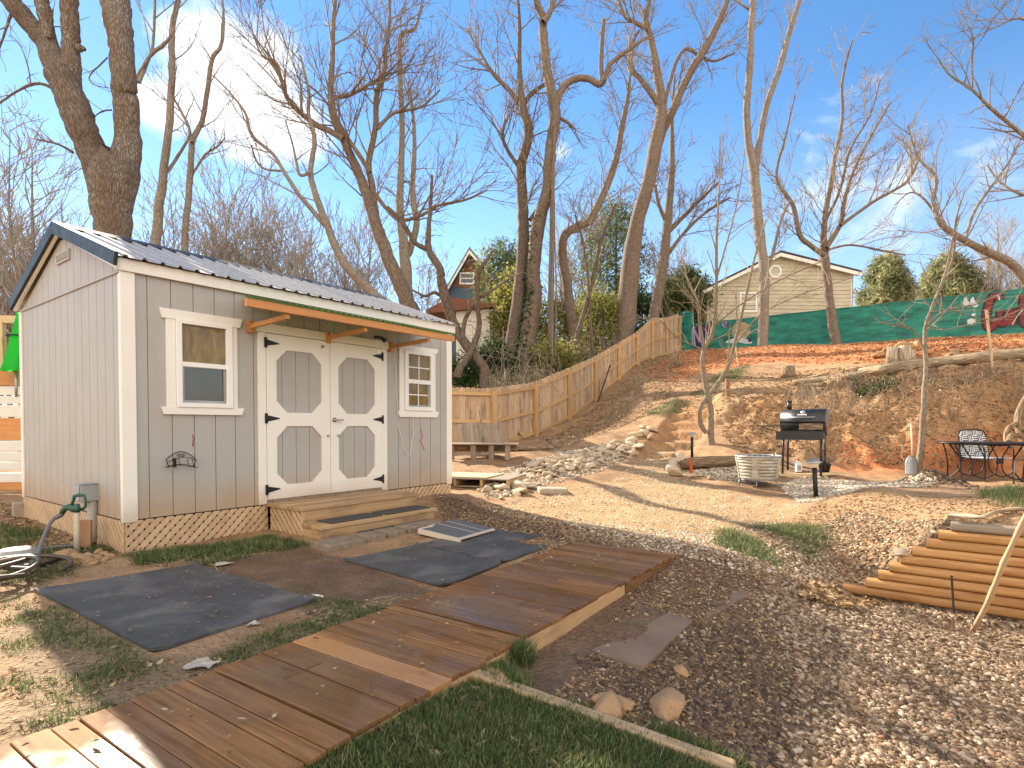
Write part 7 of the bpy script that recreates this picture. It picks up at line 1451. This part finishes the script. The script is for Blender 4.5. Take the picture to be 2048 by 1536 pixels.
# undergrowth behind the fence: dead ferns, brambles, ivy ground cover
fxy = np.array([[p.x, p.y] for p in fb]); dn_ = np.gradient(fxy, axis=0); dn_ /= np.hypot(dn_[:,0], dn_[:,1])[:,None]
BACKP = np.concatenate([fxy+np.stack([-dn_[:,1], dn_[:,0]], 1)*.45, np.array([[10,40],[-8,40],[-8,14.6]])])
def under(px0, px1, py0, py1, Y0, Y1, n):
    px = RNG.uniform(px0, px1, n); Y = RNG.uniform(Y0, Y1, n); x = (px-1024)/F*Y; q = np.stack([x, Y], 1); return q[sdist(x, Y, BACKP) > 0]
def bramble(XY, hlo, hhi, mat, label, r=.006):
    polys = []
    z = tz(XY[:,0], XY[:,1])
    for (x, y), zz in zip(XY, z):
        h = U(hlo, hhi); a = U(0, 6.28); l = U(.3, 1.2)*h; dx, dy = math.cos(a)*l, math.sin(a)*l; polys.append(([(x,y,zz-.05),(x+dx*.15,y+dy*.15,zz+h*.55),(x+dx*.45,y+dy*.45,zz+h*.95),(x+dx*.8,y+dy*.8,zz+h*U(.8,1.0)),(x+dx*1.1,y+dy*1.1,zz+h*U(.4,.8))], [r,r*.85,r*.7,r*.5,r*.35]))
    V, Fq, g, t_ = tubes_np(polys, 3); o = mesh_np('undergrowth', V, [Fq], mat, True, t_, g); tag(o, label, 'undergrowth', None, 'stuff')
bramble(np.concatenate([under(880,1100,0,0,16.5,22,1000), under(1060,1330,0,0,21.5,29,1100)]), .4, 1.5, MT['twigpale'], 'tangled pale brambles and vines behind the fence', .008)
bramble(under(880,1330,0,0,17,30,320), 1.0, 2.8, MT['twig'], 'tall bare saplings and stems behind the fence', .011)
XY = np.concatenate([under(885,1110,0,0,16.2,20,900), under(1090,1260,0,0,20.5,23.5,500)]); fv = np.array([[-.03,0,0],[.03,0,0],[-.22,.3,.62],[.22,.3,.62],[-.14,.75,.80],[.14,.75,.80],[0,1.15,.55]]); ff = [[0,1,3],[0,3,2],[2,3,5],[2,5,4],[4,5,6]]; scatter('dead_fern', XY, fv, ff, RNG.uniform(.25,.6,len(XY)), LF['fern'], 'rusty dead fern fronds along the back of the fence', 'fern', .3, .35)
def ground_cloud(XY, h, mat, label, size): 
    z = tz(XY[:,0], XY[:,1])+RNG.uniform(0,1,len(XY))**1.6*h; o = cards('ground_cover', np.stack([XY[:,0], XY[:,1], z],1), None, size, mat); tag(o, label, 'ground cover', None, 'stuff')
XY = np.concatenate([under(890,1110,0,0,17,26,16000), under(1090,1330,0,0,22,31,14000)]); k = fbm(XY[:,0]*.8, XY[:,1]*.8, 3, 12) > -.02; ground_cloud(XY[k], 1.1, LF['privet'], 'olive leafy ground cover behind the fence', .10); ground_cloud(XY[~k], .9, LF['ivy'], 'dark ivy ground cover behind the fence', .10)
bramble(rand_in(poly((1560,800),(1640,778),(1800,765),(1850,790),(1740,850),(1620,850)), 420), .10, .5, MT['twigpale'], 'dry roots and stalks hanging on the bank', .0045); bramble(rand_in(poly((1230,800),(1330,740),(1345,780),(1290,830),(1200,850)), 240), .1, .5, MT['twigpale'], 'dry brush on the slope along the fence', .005); bramble(rand_in(poly((1850,770),(2046,740),(2046,800),(1900,850)), 260), .08, .35, MT['twigpale'], 'sparse dry stalks on the right of the bank', .004)
XY = rand_in(poly((1700,775),(1790,765),(1800,790),(1720,805)), 500); ground_cloud(XY, .3, LF['ivy'], 'small green weed patch on the bank', .07)
q = ground(1350, 735); bramble(np.array([[q.x, q.y]])+RNG.normal(size=(60,2))*.12, .3, 1.0, MT['twigpale'], 'tuft of dry straw at the top of the fence', .005)
# ---------------------------------------------------------------- sun, sky, camera
SAZ, SEL = math.radians(-41.5), math.radians(29.3)
sv_ = Vector((math.sin(SAZ)*math.cos(SEL), math.cos(SAZ)*math.cos(SEL), math.sin(SEL)))
ld = bpy.data.lights.new('sun', 'SUN'); ld.energy = 5.0; ld.angle = math.radians(.6); ld.color = (1.0, .86, .68); lo_ = bpy.data.objects.new('sun', ld); C.objects.link(lo_); lo_.rotation_euler = sv_.to_track_quat('Z', 'Y').to_euler(); lo_.location = sv_*60
w = bpy.data.worlds.new('World'); bpy.context.scene.world = w; w.use_nodes = True; t = w.node_tree; nd, lk = t.nodes, t.links
bg = nd['Background']; sky = nd.new('ShaderNodeTexSky'); sky.sky_type = 'NISHITA'; sky.sun_disc = False; sky.sun_elevation = SEL; sky.sun_rotation = SAZ; sky.air_density = 1.0; sky.dust_density = .03; sky.ozone_density = 2.0; sky.altitude = 300
tc = nd.new('ShaderNodeTexCoord'); gen = tc.outputs['Generated']
def wn(tp, **k):
    n = nd.new(tp)
    for a, v in k.items(): setattr(n, a, v)
    return n
def wm(op, a, b=0.0, cl=False):
    n = wn('ShaderNodeMath', operation=op); n.use_clamp = cl
    for i, v in enumerate((a, b)):
        if hasattr(v, 'links'): lk.new(v, n.inputs[i])
        else: n.inputs[i].default_value = v
    return n.outputs[0]
sp = wn('ShaderNodeSeparateXYZ'); lk.new(gen, sp.inputs[0])
nz = wn('ShaderNodeTexNoise'); mp_ = wn('ShaderNodeMapping'); mp_.inputs['Scale'].default_value = (1,1,2.2); lk.new(gen, mp_.inputs[0]); lk.new(mp_.outputs[0], nz.inputs['Vector']); nz.inputs['Scale'].default_value = 5.5; nz.inputs['Detail'].default_value = 8; nz.inputs['Roughness'].default_value = .58; nz.inputs['Distortion'].default_value = .3
def blob(px, py, rad, k=1.0):
    d = Vector(ray(px, py)).normalized(); v = wn('ShaderNodeVectorMath', operation='DISTANCE'); lk.new(gen, v.inputs[0]); v.inputs[1].default_value = d
    m = wm('SUBTRACT', 1.0, wm('DIVIDE', v.outputs['Value'], rad), True); return wm('MULTIPLY', m, k)
cl = None
for b in ((410,130,.13,1.0),(500,190,.14,1.0),(590,245,.11,.8),(320,200,.07,.9),(1700,400,.20,.62),(1800,370,.12,.6),(1580,440,.14,.5),(1960,330,.12,.5),(1120,300,.05,.5),(700,330,.2,.3)):
    m = blob(*b); cl = m if cl is None else wm('MAXIMUM', cl, m)
cm = wm('MULTIPLY', wm('SUBTRACT', wm('ADD', wm('MULTIPLY', cl, .75), wm('MULTIPLY', nz.outputs['Fac'], .9)), .72), 4.0, True)
# fill brightness added to the unseen sky overhead and behind the camera
bk = wm('MULTIPLY', wm('SUBTRACT', .10, sp.outputs[1]), 1.6, True); sky_fill = wm('MULTIPLY', bk, wm('ADD', .35, wm('MULTIPLY', nz.outputs['Fac'], .9)), True)
hzv = wm('MULTIPLY', wm('SUBTRACT', .46, sp.outputs[2]), 1.9, True)
mx1 = wn('ShaderNodeMix', data_type='RGBA'); lk.new(cm, mx1.inputs[0]); hs = wn('ShaderNodeHueSaturation'); hs.inputs['Saturation'].default_value = 1.2; hs.inputs['Value'].default_value = 1.2; lk.new(sky.outputs[0], hs.inputs['Color']); lk.new(hs.outputs[0], mx1.inputs[6]); mx1.inputs[7].default_value = (6.6, 6.8, 7.2, 1)
mx2 = wn('ShaderNodeMix', data_type='RGBA'); lk.new(wm('MULTIPLY', hzv, .36), mx2.inputs[0]); lk.new(mx1.outputs[2], mx2.inputs[6]); mx2.inputs[7].default_value = (6.6, 6.9, 7.9, 1)
mx3 = wn('ShaderNodeMix', data_type='RGBA'); lk.new(sky_fill, mx3.inputs[0]); lk.new(mx2.outputs[2], mx3.inputs[6]); mx3.inputs[7].default_value = (13.0, 11.4, 9.2, 1)
lk.new(mx3.outputs[2], bg.inputs[0]); bg.inputs[1].default_value = .07
cam = bpy.data.cameras.new('camera'); co = bpy.data.objects.new('camera', cam); C.objects.link(co); co.location = (0, 0, H); co.rotation_euler = (math.pi/2-PITCH, 0, 0); cam.sensor_width = 36; cam.lens = F/2048*36; cam.shift_y = (CY-768)/2048; cam.clip_start = .05; cam.clip_end = 3000
S_ = bpy.context.scene; S_.camera = co; S_.view_settings.view_transform = 'Standard'; S_.view_settings.look = 'None'; S_.view_settings.exposure = 1.6; S_.view_settings.gamma = 1; S_.render.resolution_x = 1024; S_.render.resolution_y = 768
S_.render.engine = 'CYCLES'; S_.cycles.max_bounces = 6; S_.cycles.diffuse_bounces = 3; S_.cycles.glossy_bounces = 2; S_.cycles.transparent_max_bounces = 4; S_.cycles.caustics_reflective = False; S_.cycles.caustics_refractive = False
